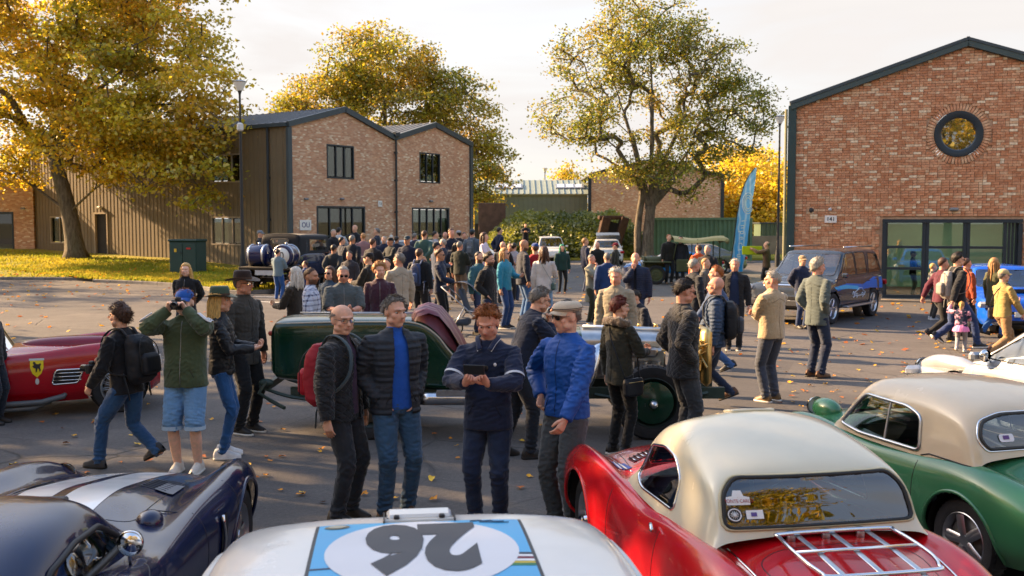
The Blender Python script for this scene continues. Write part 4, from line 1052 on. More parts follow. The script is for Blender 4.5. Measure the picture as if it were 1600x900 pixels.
 for i, s in enumerate((1, -1)):
  D = hdir[i] / np.linalg.norm(hdir[i]); Nn = hnrm[i] - D * np.dot(hnrm[i], D); Nn /= np.linalg.norm(Nn); Sd = np.cross(D, Nn)
  hold = arms[i] if isinstance(arms[i], str) else 'front'
  cu = dict(down=.35, swingf=.5, swingb=.5, front=.9, phone=1.0, camera=.95, cross=.3, chin=1.0, pocket=.3, behind=.8, hip=.7, fwd=1.1, up=.4).get(hold, .6)
  for k in range(4):
   o_ = (k - 1.5) * .0195; ll = (.072, .08, .074, .058)[k]; p = wr[i] + D * .078 + Sd * o_; pts_ = [p - D * .02, p]; a = .1 + .06 * k
   for seg_ in (.45, .32, .23):
    a += cu * .75; p = p + (D * math.cos(a) + Nn * math.sin(a)) * ll * seg_; pts_.append(p)
   FM.tube(pts_, [.0095, .0095, .0088, .0082, .0062], 7 if near else 4)
  ts_ = 1 if np.dot(Sd, np.array([s, 0, 0])) < 0 else -1
  th = wr[i] + D * .022 + Sd * ts_ * .028; td = D * .75 + Sd * ts_ * .55 + Nn * .35; td /= np.linalg.norm(td); t2 = D * .95 + Nn * .5; t2 /= np.linalg.norm(t2)
  FM.tube([th - td * .012, th + td * .03, th + td * .035 + t2 * .025, th + td * .035 + t2 * .047], [.013, .012, .0105, .008], 7 if near else 4)
 fme = FM.mesh([], True); nv0 = len(V)
 FV = getv(fme)
 # join
 allV = np.vstack([V, FV]); M_ = MB(); M_.n = 0
 pf = [tuple(p.vertices) for p in me.polygons]; ff = [tuple(v + nv0 for v in p.vertices) for p in fme.polygons]
 M_.add(allV * S, pf + ff); bpy.data.meshes.remove(fme); mats_ = list(me.materials); bpy.data.meshes.remove(me)
 o = M_.build('body', mats_, T); me = o.data
 L = (allV - hc) @ HM; inh = (np.linalg.norm(L, axis=1) < .16) & (np.arange(len(allV)) < nv0)
 col = np.ones((len(allV), 4), np.float32)
 def pnt(mask, c, k=1.0):
  m_ = (mask * k)[:, None]; col[:, :3] = col[:, :3] * (1 - m_) + np.array(c) * m_
 hcol = np.array(C(HAIR.get(hair, hair))) / np.array(C(SKIN[skin]))
 if mid:
  pnt(inh * np.exp(-((np.abs(L[:, 0]) / .022) ** 4 + ((L[:, 2] + .055) / .009) ** 2)) * (L[:, 1] > .07), (.72, .42, .42), .8)
  for s in (-1, 1):
   pnt(inh * np.exp(-(((L[:, 0] - s * .034) / .018) ** 4 + ((L[:, 2] - .027) / .006) ** 2)) * (L[:, 1] > .05), np.minimum(hcol, .6), .75)
   pnt(inh * np.exp(-(((L[:, 0] - s * .032) / .016) ** 2 + ((L[:, 2] - .006) / .010) ** 2)) * (L[:, 1] > .05), (.7, .58, .54), .3)
  pnt(inh * np.exp(-(((np.abs(L[:, 0]) - .04) / .02) ** 2 + ((L[:, 2] + .022) / .022) ** 2)) * (L[:, 1] > .03), (1.0, .78, .76), .6)
 if beard: pnt(inh * (L[:, 2] < -.042) * (L[:, 1] > -.01) * (1 - np.exp(-((np.abs(L[:, 0]) / .022) ** 4 + ((L[:, 2] + .055) / .009) ** 2))), np.array(C(HAIR[beard])) / np.array(C(SKIN[skin])), .85)
 ca = me.color_attributes.new('Col', 'FLOAT_COLOR', 'POINT'); ca.data.foreach_set('color', col.ravel())
 if near and glasses != 'sun':
  for s in (-1, 1):
   e = MB(); p = hd((s * .031, .0665, .005)); 
   e.ell(p * S, (.0118 * S,) * 3, 10, 8); e.tube([(p + HM @ np.array([0, .0102, -.001])) * S, (p + HM @ np.array([0, .0124, -.001])) * S], .0062 * S, 8, mi=1); e.build('eye', [matte((.46, .42, .38), .3, .05, 9), matte((.03, .022, .018), .2, .05, 9)], T)
 if glasses and d < 24:
  g = MB(); lens = MB()
  for s in (-1, 1):
   a = np.linspace(0, 2 * PI, 13)[:-1]; P = [hd((s * .033 + math.cos(t) * .025, .101 - .25 * abs(s * .033 + math.cos(t) * .025) ** 1.3 * 2, .004 + math.sin(t) * .017)) * S for t in a]
   g.tube(P + [P[0]], .0016 * S if glasses != 'sun' else .003 * S, 5)
   lens.add([hd((s * .033, .097, .004)) * S] + P, [(0, i + 1, (i + 1) % 12 + 1) for i in range(12)])
   g.tube([hd((s * .058, .088, .01)) * S, hd((s * .078, .0, .012)) * S], .0022 * S, 5)
  g.tube([hd((-.009, .101, .01)) * S, hd((.009, .101, .01)) * S], .002 * S, 5)
  go = g.build('glasses', matte((.03, .03, .03), .3, .1, 3), T)
  lens.build('lens', matte((.01, .01, .012), .06, .05, 3) if glasses == 'sun' else glass((.95, .95, .95), .6), go)
 # --- hair
 if hs != 'none':
  thick = dict(short=.010, crop=.0035, bald=.005, curly=.040, long=.017, bob=.018, mop=.020, quiff=.018)[hs]; nu, nv_ = (40, 30) if mid else (18, 14); G = MB(); P = []; tuft = []
  for i in range(nv_ + 1):
   t = PI * i / nv_; row = []
   for j in range(nu):
    p = 2 * PI * j / nu; dx, dy, dz = math.sin(t) * math.sin(p), math.sin(t) * math.cos(p), math.cos(t)
    az = math.degrees(math.atan2(abs(dx), dy)); zmin = float(np.interp(az, [0, 40, 58, 74, 92, 112, 180], [.60, .56, .40, .0, .02, -.30, -.66])) + .05 * math.sin(az * .31 * (1 if dx > 0 else 1.2) + seed)
    if hs in ('long', 'bob', 'mop'): zmin -= .22 if az > 60 else .10
    k = sstep((dz - zmin) / .30 + .35)
    if hs == 'bald': k *= sstep((.42 - dz + .20 * max(0, -dy)) / .2)
    th_ = thick * (.65 + .35 * max(0, dz)) * (1 if az > 70 else .75 + .25 * az / 70)
    nz = math.sin(dx * 23 + dz * 9 + seed) * math.sin(dy * 19 + seed) + math.sin(dx * 51 + dy * 37)
    th_ *= 1 + (.28 if hs in ('curly', 'mop', 'quiff') else .13) * nz
    if hs == 'quiff' and dy > 0 and dz > .4: th_ *= 1.5
    base = 1 / math.sqrt((dx / .076) ** 2 + (dy / .096) ** 2 + (dz / .090) ** 2)
    e_ = th_ * k + .005 * k - .02 * (1 - k); rr = base + e_; q_ = np.array([dx * rr, dy * rr, dz * rr])
    if dz < 0 and az > 85:
     hz_ = math.hypot(dx, dy) + 1e-6; ux, uy = dx / hz_, dy / hz_; r0 = 1 / math.sqrt((ux / .076) ** 2 + (uy / .096) ** 2); f_ = min(1, (az - 85) / 30); ql = np.array([ux, uy, 0]) * (r0 * (1 - .42 * dz * dz) + e_) + np.array([0, 0, dz * .125]); q_ = q_ * (1 - f_) + ql * f_ if dz > -.9 else q_ * .5
    row.append(hd((q_[0], -.015 + q_[1], .028 + q_[2])) * S)
    if k > .55 and mid and hs not in ('long', 'bob'): tuft.append((row[-1], np.array([dx, dy - .9 * (dz > .3) * (-1 if hs != 'mop' else -1), dz * .3 - .55 * (1 - dz)]), np.array([dx, dy, dz])))
   P.append(row)
  G.grid(P, closed=True)
  if hs in ('long', 'bob'):
   ln_ = .30 if hs == 'long' else .15; rs = np.random.RandomState(seed)
   for k in range(26 if mid else 12):
    a = rad(75 + 210 * k / (25 if mid else 11)); dx, dy = math.sin(a), math.cos(a); r0 = .078
    Q = [hd((dx * .072, -.015 + dy * .088, .06)), hd((dx * .088, -.015 + dy * .104, -.01)), hd((dx * .090, -.02 + dy * .100, -.09))]
    e_ = Q[-1] + np.array([dx * .02, 0, -ln_ * .5]); Q += [e_, e_ + np.array([0, .0, -ln_ * .5 * (.7 + .5 * rs.rand())])]
    G.tube(curve_pts(Q, 8) * S + np.cumsum(rs.randn(8, 3) * .0045, axis=0), np.array([.012, .018, .020, .021, .020, .018, .014, .006]) * S, 6)
  if tuft:
   rs = np.random.RandomState(seed); ln_ = dict(crop=.010, bald=.012, short=.024, quiff=.034, mop=.036, curly=.03).get(hs, .02)
   for t_ in range(420 if near else 170):
    p_, d_, n_ = tuft[rs.randint(len(tuft))]; d_ = HM @ (d_ / np.linalg.norm(d_) * .85 + n_ * .16 + rs.randn(3) * (.5 if hs == 'curly' else .18)); d_ /= np.linalg.norm(d_); p_ = p_ + rs.randn(3) * .003 - HM @ n_ * .004; l_ = ln_ * (.6 + .8 * rs.rand()) * S
    G.tube([p_, p_ + d_ * l_ * .55 + HM @ n_ * .004, p_ + d_ * l_], [.0036, .0028, .0008], 3, cap=False)
  if ponytail: G.tube(curve_pts([hd((0, -.09, .06)), hd((0, -.15, .04)), hd((0, -.16, -.08)), hd((0, -.14, -.17))], 8) * S, np.array([.018, .03, .034, .034, .032, .028, .02, .008]) * S, 8)
  G.build('hair', hairmat(hair), T)
 # --- hat
 if hat:
  hm = cloth(hatc or '#20242c', 'plain'); HB = MB(); seg = 28
  def ring(r, z, ys=1.22, y0=-.012): a = np.arange(seg) * 2 * PI / seg; return [hd((math.cos(t) * r, y0 + math.sin(t) * r * ys, z)) * S for t in a]
  if hat in ('cap', 'news', 'beanie'):
   rr = .086 if hat != 'news' else .097; z0 = .045 if hat != 'beanie' else .03; hh = .080 if hat == 'cap' else (.066 if hat == 'news' else .098)
   P = [ring(.083, z0)] + [ring(rr * math.cos(t) ** (.8 if hat != 'news' else .6), z0 + .01 + hh * math.sin(t)) for t in np.linspace(.1, PI / 2 - .03, 9)]
   HB.grid(P, closed=True)
   if hat != 'beanie':
    bl = []
    for r_ in (0, .35, .7, 1):
     bl.append([hd((math.sin(t) * (.078 + .006 * r_) * (1 - .1 * r_), -.012 + math.cos(t) * .098 + r_ * (.072 if hat == 'cap' else .05) * math.cos(t) ** .6 + .004, z0 + .012 - .018 * r_ - .02 * (math.sin(t) ** 2) * r_)) * S for t in np.linspace(-1.25, 1.25, 15)])
    HB.grid(bl); HB.grid([[p - np.array([0, 0, .005]) for p in r_] for r_ in bl])
  if hat in ('fedora', 'wide'):
   P = [ring(.083, .05)] + [ring(r_, z) for r_, z in ((.084, .09), (.080, .13), (.070, .15), (.045, .147), (.012, .135))]; HB.grid(P, closed=True)
   bw_ = .155 if hat == 'fedora' else .17
   P = [[hd((math.cos(t) * r_, -.012 + math.sin(t) * r_ * 1.15, .052 + (.022 if k else 0) * math.cos(t) ** 2 * (k / 3) - .006 * k * abs(math.sin(t)))) * S for t in np.arange(seg) * 2 * PI / seg] for k, r_ in enumerate((.082, .11, .135, bw_))]
   HB.grid(P, closed=True); HB.grid([[p - np.array([0, 0, .006]) for p in r_] for r_ in P], closed=True)
   bd = MB().grid([ring(.0855, .055), ring(.086, .078)], closed=True)
  ho = HB.build(dict(cap='cap', news='cap', beanie='beanie', fedora='hat', wide='hat')[hat], hm, T)
  if hat in ('fedora', 'wide'): bd.build('hat_band', matte((.06, .03, .02), .6, .1, 5), ho)
  if hat == 'news': MB().grid([ring(.092, .054), ring(.099, .070)], closed=True).build('hat_band', matte((.02, .02, .02), .6, .1, 5), ho)
 # --- trousers
 tm = cloth(legs, lk); LG = MB()
 wl = .145 * br + bw * .1
 if skirt is None:
  loft(LG, [ts(.84, wl, .105), ts(.90, wl + .008, .112), ts(.97, wl - .004, .104 + bw * .3), ts(1.02, wl - .012, .096 + bw * .3)], 18)
  for i in range(2):
   P5 = np.vstack([np.linspace(hips[i] + [0, 0, -.01], kn[i], 5), np.linspace(kn[i], ft[i] + np.array([0, -.005, -.03]), 6)[1:]]); wd = br ** .6
   R5 = np.interp(np.linspace(0, 1, 10), [0, .2, .45, .55, .75, 1], np.array([.098, .090, .070, .066, .062, .056]) * wd)
   if hs in ('long', 'bob') and not fold: R5 *= .88
   if shorts: P5 = P5[:6] if False else np.vstack([np.linspace(hips[i] + [0, 0, -.01], kn[i], 5), [kn[i] + (ft[i] - kn[i]) * .12]]); R5 = np.array([.104, .10, .095, .09, .084, .084]) * wd
   LG.tube(P5, R5, 14)
 me = remesh(LG, max(voxel, .0095), 2, 'trousers', [tm]); V = getv(me)
 wrinkle(me, .0055 if mid else .004, seed, [*kn, ft[0] + [0, 0, .04], ft[1] + [0, 0, .04], pel + [0, .08, -.08]])
 V = getv(me)
 if not shorts:
  # cloth breaking over the shoe
  for i in range(2):
   dd = np.linalg.norm(V[:, :2] - ft[i][:2], axis=1); k = np.exp(-((V[:, 2] - ft[i][2] - .03) / .07) ** 2) * (dd < .14); u = V[:, :2] - ft[i][:2]; u /= (np.linalg.norm(u, axis=1, keepdims=True) + 1e-6); V[:, :2] += u * (k * .007 * np.sin(V[:, 2] * 120 + V[:, 0] * 30))[:, None]
 setv(me, V * S); to = mesh_obj('shorts' if shorts else 'trousers', me, T)
 if shorts and near:
  for i in range(2):
   e = kn[i] + (ft[i] - kn[i]) * .11; MB().tube([(e + [0, 0, .025]) * S, (e - [0, 0, .012]) * S], .092 * br ** .6 * S, 18, cap=False).build('turn_up', cloth('#9db4c8', 'denim'), to)
 # --- jacket
 jm = cloth(top, tk, tc2); J = MB(); th = .012 if tk in ('puffer', 'quilt', 'fleece') else 0
 jb = hem; jw = .168 * br + bw * .12 + th
 secs = []
 if long: secs.append(ts(long, jw + .03, .135 + th)); jb = long + .12
 secs += [ts(jb, jw + .012, .134 + th + bw * .6, bw * .15), ts(min(jb + .09, 1.0), jw + .004, .128 + th + bw * .8, bw * .25), ts(1.10, jw - .006, .112 + th + bw * .7, bw * .2), ts(1.24, .178 * br + th, .122 + th, .004), ts(1.36, .186 * br + th, .118 + th), ts(1.43, .168 * br + th, .098 + th, -.006), ts(1.472, .125 * br, .080 + th * .5, -.012), ts(1.505, .082, .068, -.010)]
 loft(J, secs, 22)
 if collar: loft(J, [ts(1.47, .074, .070, -.012), ts(1.50, .070, .070, -.010), ts(1.525, .069, .072, -.004)], 16)
 for i in range(2):
  e, w_ = elb[i], wr[i]; stp = sleeve or 1.0
  P9 = np.vstack([[sh[i] + (tp(1.43) - sh[i]) * .35], np.linspace(sh[i], e, 5), np.linspace(e, w_, 6)[1:]]); Rr = np.interp(np.linspace(0, 1, 11), [0, .12, .3, .55, 1], np.array([.050, .064, .072, .066, .048]) * br ** .7) + th * .8
  if sleeve == .5: P9, Rr = P9[:6], Rr[:6] + .008
  J.tube(P9, Rr, 14)
 me = remesh(J, max(voxel, .0095), 2, 'jacket', [jm])
 wrinkle(me, .006 if tk != 'puffer' else .004, seed + 5, [*elb, *[s_ + (e_ - s_) * .2 for s_, e_ in zip(sh, elb)], tp(1.0, .1)])
 V = getv(me); N = getn(me)
 if tk == 'puffer' and mid:
  tt = V @ up; nr = .0035 * (1 - np.abs(np.sin(tt * PI / .062)) * 2); 
  for i in range(2):
   for a_, b_ in ((sh[i], elb[i]), (elb[i], wr[i])):
    ab = b_ - a_; q = ((V - a_) @ ab) / (ab @ ab); dist = np.linalg.norm(V - a_ - np.clip(q, 0, 1)[:, None] * ab, axis=1); m_ = (dist < .085) & (q > -.1) & (q < 1.1) & (np.abs(V[:, 0]) > .15); nr = np.where(m_, .0035 * (1 - np.abs(np.sin(q * np.linalg.norm(ab) * PI / .055)) * 2), nr)
  V = V + N * nr[:, None]
 if openw and d < 25:
  # open front: pull the nearest vertices onto the two edges, then drop what lies between
  yl = (V - pel) @ fw; zl = (V - pel) @ up + .93; xl = V[:, 0]; wz = np.interp(zl, [hem, 1.1, 1.40, 1.50], [openw * 1.25, openw, openw * .8, openw * .55]); fr = (yl > .02) & (zl > hem - .2)
  for s in (-1, 1):
   m_ = fr & (np.abs(xl - s * wz) < voxel * .55); V[m_, 0] = (s * wz)[m_]
  bm = bmesh.new(); bm.from_mesh(me)
  for v_, c_ in zip(bm.verts, V): v_.co = c_
  xl = V[:, 0]; kill = fr & (np.abs(xl) < wz - 1e-4); bm.verts.ensure_lookup_table()
  bmesh.ops.delete(bm, geom=[bm.verts[i] for i in np.nonzero(kill)[0]], context='VERTS'); bm.to_mesh(me); bm.free(); V = getv(me)
 if d < 21:
  me.calc_loop_triangles(); bv = BVHTree.FromPolygons([tuple(v) for v in V], [tuple(p.vertices) for p in me.polygons])
  def lay(pts, r_, nm, mt, back=False):
   out = []
   for z_, x_ in pts:
    s__ = -1 if back else 1; hh = bv.ray_cast(Vector(tp(z_, .6 * s__, x_)), Vector(fw * -s__))
    if hh[0] is not None: out.append((np.array(hh[0]) + fw * s__ * .001) * S)
   if len(out) > 2: MB().tube(out, r_ * S, 5).build(nm, mt, T)
  dk_ = matte(scl(C(top), .35), .6, .1, 9)
  if not openw and tk != 'check' and collar: lay([(z_, 0) for z_ in np.linspace(hem + .02, 1.47, 22)], .0035, 'zip', matte((.25, .25, .26), .35, .1, 9, metal=.8) if NP[0] % 2 else dk_)
  for s_ in (-1, 1): lay([(1.02 - .012 * k, s_ * (.085 + .006 * k)) for k in range(8)], .0045, 'pocket_seam', dk_)
  lay([(1.40 - .008 * abs(k), k * .022) for k in range(-6, 7)], .003, 'yoke_seam', dk_, True)
  lay([(z_, 0) for z_ in np.linspace(hem + .03, 1.38, 14)], .002, 'back_seam', dk_, True)
 setv(me, V * S); mesh_obj('coat' if long else ('shirt' if tk in ('check', 'knit') or sleeve else 'jacket'), me, T)
 if openw or inner:
  I = MB(); iw = .155 * br + bw * .12; loft(I, [ts(min(hem + .04, .92), iw, .116 + bw * .75, bw * .25), ts(1.05, iw - .006, .108 + bw * .75, bw * .22), ts(1.24, .15 * br, .110, .006), ts(1.38, .145 * br, .100, .002), ts(1.455, .09, .074, -.008), ts(1.50, .063, .064, -.010)], 20); loft(I, [ts(1.47, .066, .066, -.008), ts(1.525, .062, .066, -.004)], 16)
  me = remesh(I, max(voxel, .0095), 2, 'shirt', [cloth(inner or '#d0d0d0')]); wrinkle(me, .003, seed + 9); setv(me, getv(me) * S); mesh_obj('shirt', me, T)
 elif near:
  z_ = MB(); z_.tube([tp(z, .1, 0) * S for z in (hem, 1.1)], .003, 5)
 # --- shoes
 sm = matte(C(shoes), .5, .25, 12, .15, 60); white = sum(C(shoes)) > 1
 if d < 27:
  for i in range(2):
   pt = 0 if (i == 0) == (st >= 0) else min(rad(38), abs(st) * 1.6)
   f_ = ft[i]; Q = MB()
   for (y, w_, zt, zb) in ((-.085, .024, .06, 0), (-.06, .036, .085, 0), (0, .040, .085, 0), (.06, .044, .068, 0), (.12, .047, .052, 0), (.165, .036, .042, .004), (.19, .015, .03, .012)): pass
   secsS = [(-.09, .018, .05), (-.07, .038, .10), (0, .042, .112), (.055, .045, .090), (.11, .048, .062), (.155, .040, .048), (.188, .016, .034)]
   P = []
   for y, w_, zt in secsS:
    row = []
    for t in np.linspace(-.3, PI + .3, 11): row.append((math.cos(t) * w_, y, max(0, math.sin(t)) * zt + .012))
    P.append(row)
   Q.grid(P); base = [(w_, y) for y, w_, zt in secsS]
   outl = [(w_ + .005, y) for y, w_, zt in secsS] + [(-w_ - .005, y) for y, w_, zt in secsS[::-1]]
   Q.prism(outl, 0, .022, mi=1)
   V = np.vstack(Q.v); Mx = np.array(Matrix.Rotation(-pt, 3, 'X')); V = (V - np.array([0, .1, 0])) @ Mx.T + np.array([0, .1, 0]); Q.v = [(V + np.array([f_[0], f_[1], f_[2] - .085]) - (np.array([0, 0, 0]))) * S]
   sol = '#d8d4cc' if (white or NP[0] % 3 == 0) else '#15120f'
   Q.build('shoe', [sm, matte(C(sol), .7, .2, 12)], T)
 return dict(sh=[q * S for q in sh], elb=[q * S for q in elb], T=T, S=S, hd=lambda p: hd(p) * S, tp=lambda z, y=0, x_=0: tp(z, y, x_) * S, wr=[w * S for w in wr], D=hdir, up=up, fw=fw, face=face, X=X, d=d, z=zoff)
def to_world(Pn, p):
 a = -rad(Pn['face']); c, s = math.cos(a), math.sin(a); return np.array([Pn['X'] + c * p[0] - s * p[1], Pn['d'] + s * p[0] + c * p[1], Pn['z'] + p[2]])
def backpack(Pn, label, col, col2=None, size=1.0, straps='#16181c'):
 T = thing('backpack', label, 'backpack', tuple(to_world(Pn, np.array([0, 0, 0]))), -rad(Pn['face'])); tp = Pn['tp']; s = size
 B = MB(); up, fw = Pn['up'], Pn['fw']; rt = np.array([1., 0, 0]); 
 f = lambda z, w, dd, y: (tp(z, y), w, dd, rt, fw)
 loft(B, [f(1.0 - .06 * s, .11 * s, .05, -.18), f(1.0, .145 * s, .085 * s, -.205), f(1.18, .15 * s, .095 * s, -.215), f(1.36, .135 * s, .08 * s, -.20), f(1.44, .10 * s, .045, -.18)], 20, power=3.2)
 me = remesh(B, .012, 3, 'bag', [cloth(col, 'shell')]); wrinkle(me, .006, 77 + NP[0]); mesh_obj('bag', me, T)
 B = MB(); loft(B, [f(1.02, .09 * s, .03, -.29 - .02 * s), f(1.05, .11 * s, .05, -.30 - .02 * s), f(1.2, .11 * s, .05, -.30 - .02 * s), f(1.24, .08 * s, .03, -.29 - .02 * s)], 16, power=3.5); me = remesh(B, .012, 2, 'pocket', [cloth(col2 or col, 'shell')]); mesh_obj('front_pocket', me, T)
 for sd_ in (-1, 1):
  m = MB().tube(curve_pts([tp(1.42, -.14, sd_ * .08), tp(1.515, -.06, sd_ * .095), tp(1.50, .06, sd_ * .105), tp(1.40, .150, sd_ * .118), tp(1.22, .150, sd_ * .145), tp(1.08, .04, sd_ * .19), tp(1.03, -.13, sd_ * .15)], 22), [(.022, .007)] * 22, 8, flat=(0, 0, 1)); m.build('strap', cloth(straps), T)
  MB().tube([tp(1.06, -.10, sd_ * .16), tp(.9, -.14, sd_ * .17), tp(.78, -.15, sd_ * .165)], [(.012, .003)] * 3, 6).build('loose_strap', cloth(straps), T)
 z = MB().tube(curve_pts([tp(1.03, -.215 - .10 * s, -.13 * s), tp(1.30, -.215 - .09 * s, -.12 * s), tp(1.41, -.2 - .06 * s, 0), tp(1.30, -.215 - .09 * s, .12 * s), tp(1.03, -.215 - .10 * s, .13 * s)], 24), .005, 5); z.build('zip', BLK(), T)
 return T
def shoulder_bag(Pn, label, col, side=-1, z=.95, y=-.1, size=1.0, cross=True):
 T = thing('shoulder_bag', label, 'bag', tuple(to_world(Pn, np.array([0, 0, 0]))), -rad(Pn['face'])); tp = Pn['tp']
 rt = np.array([1., 0, 0]); x = side * .2; B = MB(); c = tp(z, y, x); f = lambda dz, w, dd: (c + np.array([0, 0, dz]), dd, w, rt, np.array([0, 1., 0]))
 loft(B, [f(-.09 * size, .08 * size, .025), f(-.07 * size, .12 * size, .045), f(.05 * size, .13 * size, .04), f(.09 * size, .12 * size, .02)], 16, power=4); me = remesh(B, .009, 2, 'bag', [cloth(col, 'leather')]); mesh_obj('bag', me, T)
 MB().tube(curve_pts([tp(z + .07, y + .1, x), tp(1.2, .13, x * .6), tp(1.40, .12, -x * .1 if cross else x * .6), tp(1.50, 0, -x * .5 if cross else x * .7), tp(1.38, -.13, -x * .1 if cross else x * .6), tp(1.15, -.16, x * .6), tp(z + .07, y - .1, x)], 24), [(.010, .004)] * 24, 6, flat=(0, 0, 1)).build('strap', cloth(col, 'leather'), T)
 MB().tube([c + np.array([side * .04, -.1, .06]), c + np.array([side * .04, .1, .06])], .004, 5).build('zip', matte((.6, .45, .2), .35, .1, 5, metal=1), T)
 return T
# ================================================================ VEHICLES: tools
def cr_resample(A, n, axis=0):
 A = np.moveaxis(np.asarray(A, float), axis, 0); k = len(A) - 1; Q = np.concatenate([[2 * A[0] - A[1]], A, [2 * A[-1] - A[-2]]]); out = []
 for s_ in np.linspace(0, k, n):
  i = min(int(s_), k - 1); t = s_ - i; a, b, c, d = Q[i], Q[i + 1], Q[i + 2], Q[i + 3]
  out.append(.5 * (2 * b + (c - a) * t + (2 * a - 5 * b + 4 * c - d) * t * t + (3 * b - a - 3 * c + d) * t ** 3))
 return np.moveaxis(np.array(out), 0, axis)
def surf_grid(stations, n, m):
 """stations: [(y, [(x,z)...])]; right half from the sill to the centre line -> full grid (n, 2m-1, 3)"""
 A = np.array([[(x, (y + (q[2] if len(q) > 2 else 0)), z) for q in pts for x, z in [q[:2]]] for y, pts in stations], float)
 A = cr_resample(cr_resample(A, n, 0), m, 1); A[:, -1, 0] = 0; A[:, :, 0] = np.maximum(A[:, :, 0], 0)
 L = A[:, ::-1][:, 1:].copy(); L[:, :, 0] *= -1
 return np.concatenate([A, L], 1)
def inpoly(x, y, P):
 P = np.asarray(P, float); c = np.zeros(len(x), bool); j = len(P) - 1
 for i in range(len(P)):
  k = ((P[i, 1] > y) != (P[j, 1] > y)) & (x < (P[j, 0] - P[i, 0]) * (y - P[i, 1]) / (P[j, 1] - P[i, 1] + 1e-12) + P[i, 0]); c ^= k; j = i
 return c
def nearest_on_poly(x, y, P):
 best = np.full(len(x), 1e9); bx = x.copy(); by = y.copy(); n = len(P)
 for i in range(n):
  a, b = np.array(P[i], float), np.array(P[(i + 1) % n], float); d = b - a; t = (((x - a[0]) * d[0] + (y - a[1]) * d[1]) / (d @ d)).clip(0, 1); qx, qy = a[0] + t * d[0], a[1] + t * d[1]; D = np.hypot(x - qx, y - qy); m = D < best; best[m] = D[m]; bx[m] = qx[m]; by[m] = qy[m]
 return best, bx, by
def round_poly(P, r=.03, k=4):
 out = []; n = len(P); P = [np.array(p, float) for p in P]
 for i in range(n):
  a, b, c = P[i - 1], P[i], P[(i + 1) % n]; u = (a - b) / np.linalg.norm(a - b); v = (c - b) / np.linalg.norm(c - b); rr = min(r, np.linalg.norm(a - b) * .4, np.linalg.norm(c - b) * .4)
  for t in np.linspace(0, 1, k): out.append(tuple((b + u * rr) * (1 - t) ** 2 + 2 * b * t * (1 - t) + (b + v * rr) * t * t))
 return out
def dens(P, st=.03, closed=True):
 out = []; n = len(P)
 for i in range(n if closed else n - 1):
  a, b = np.array(P[i], float), np.array(P[(i + 1) % n], float); k = max(1, int(np.linalg.norm(b - a) / st))
  for t in range(k): out.append(tuple(a + (b - a) * t / k))
 if not closed: out.append(tuple(P[-1]))
 return out
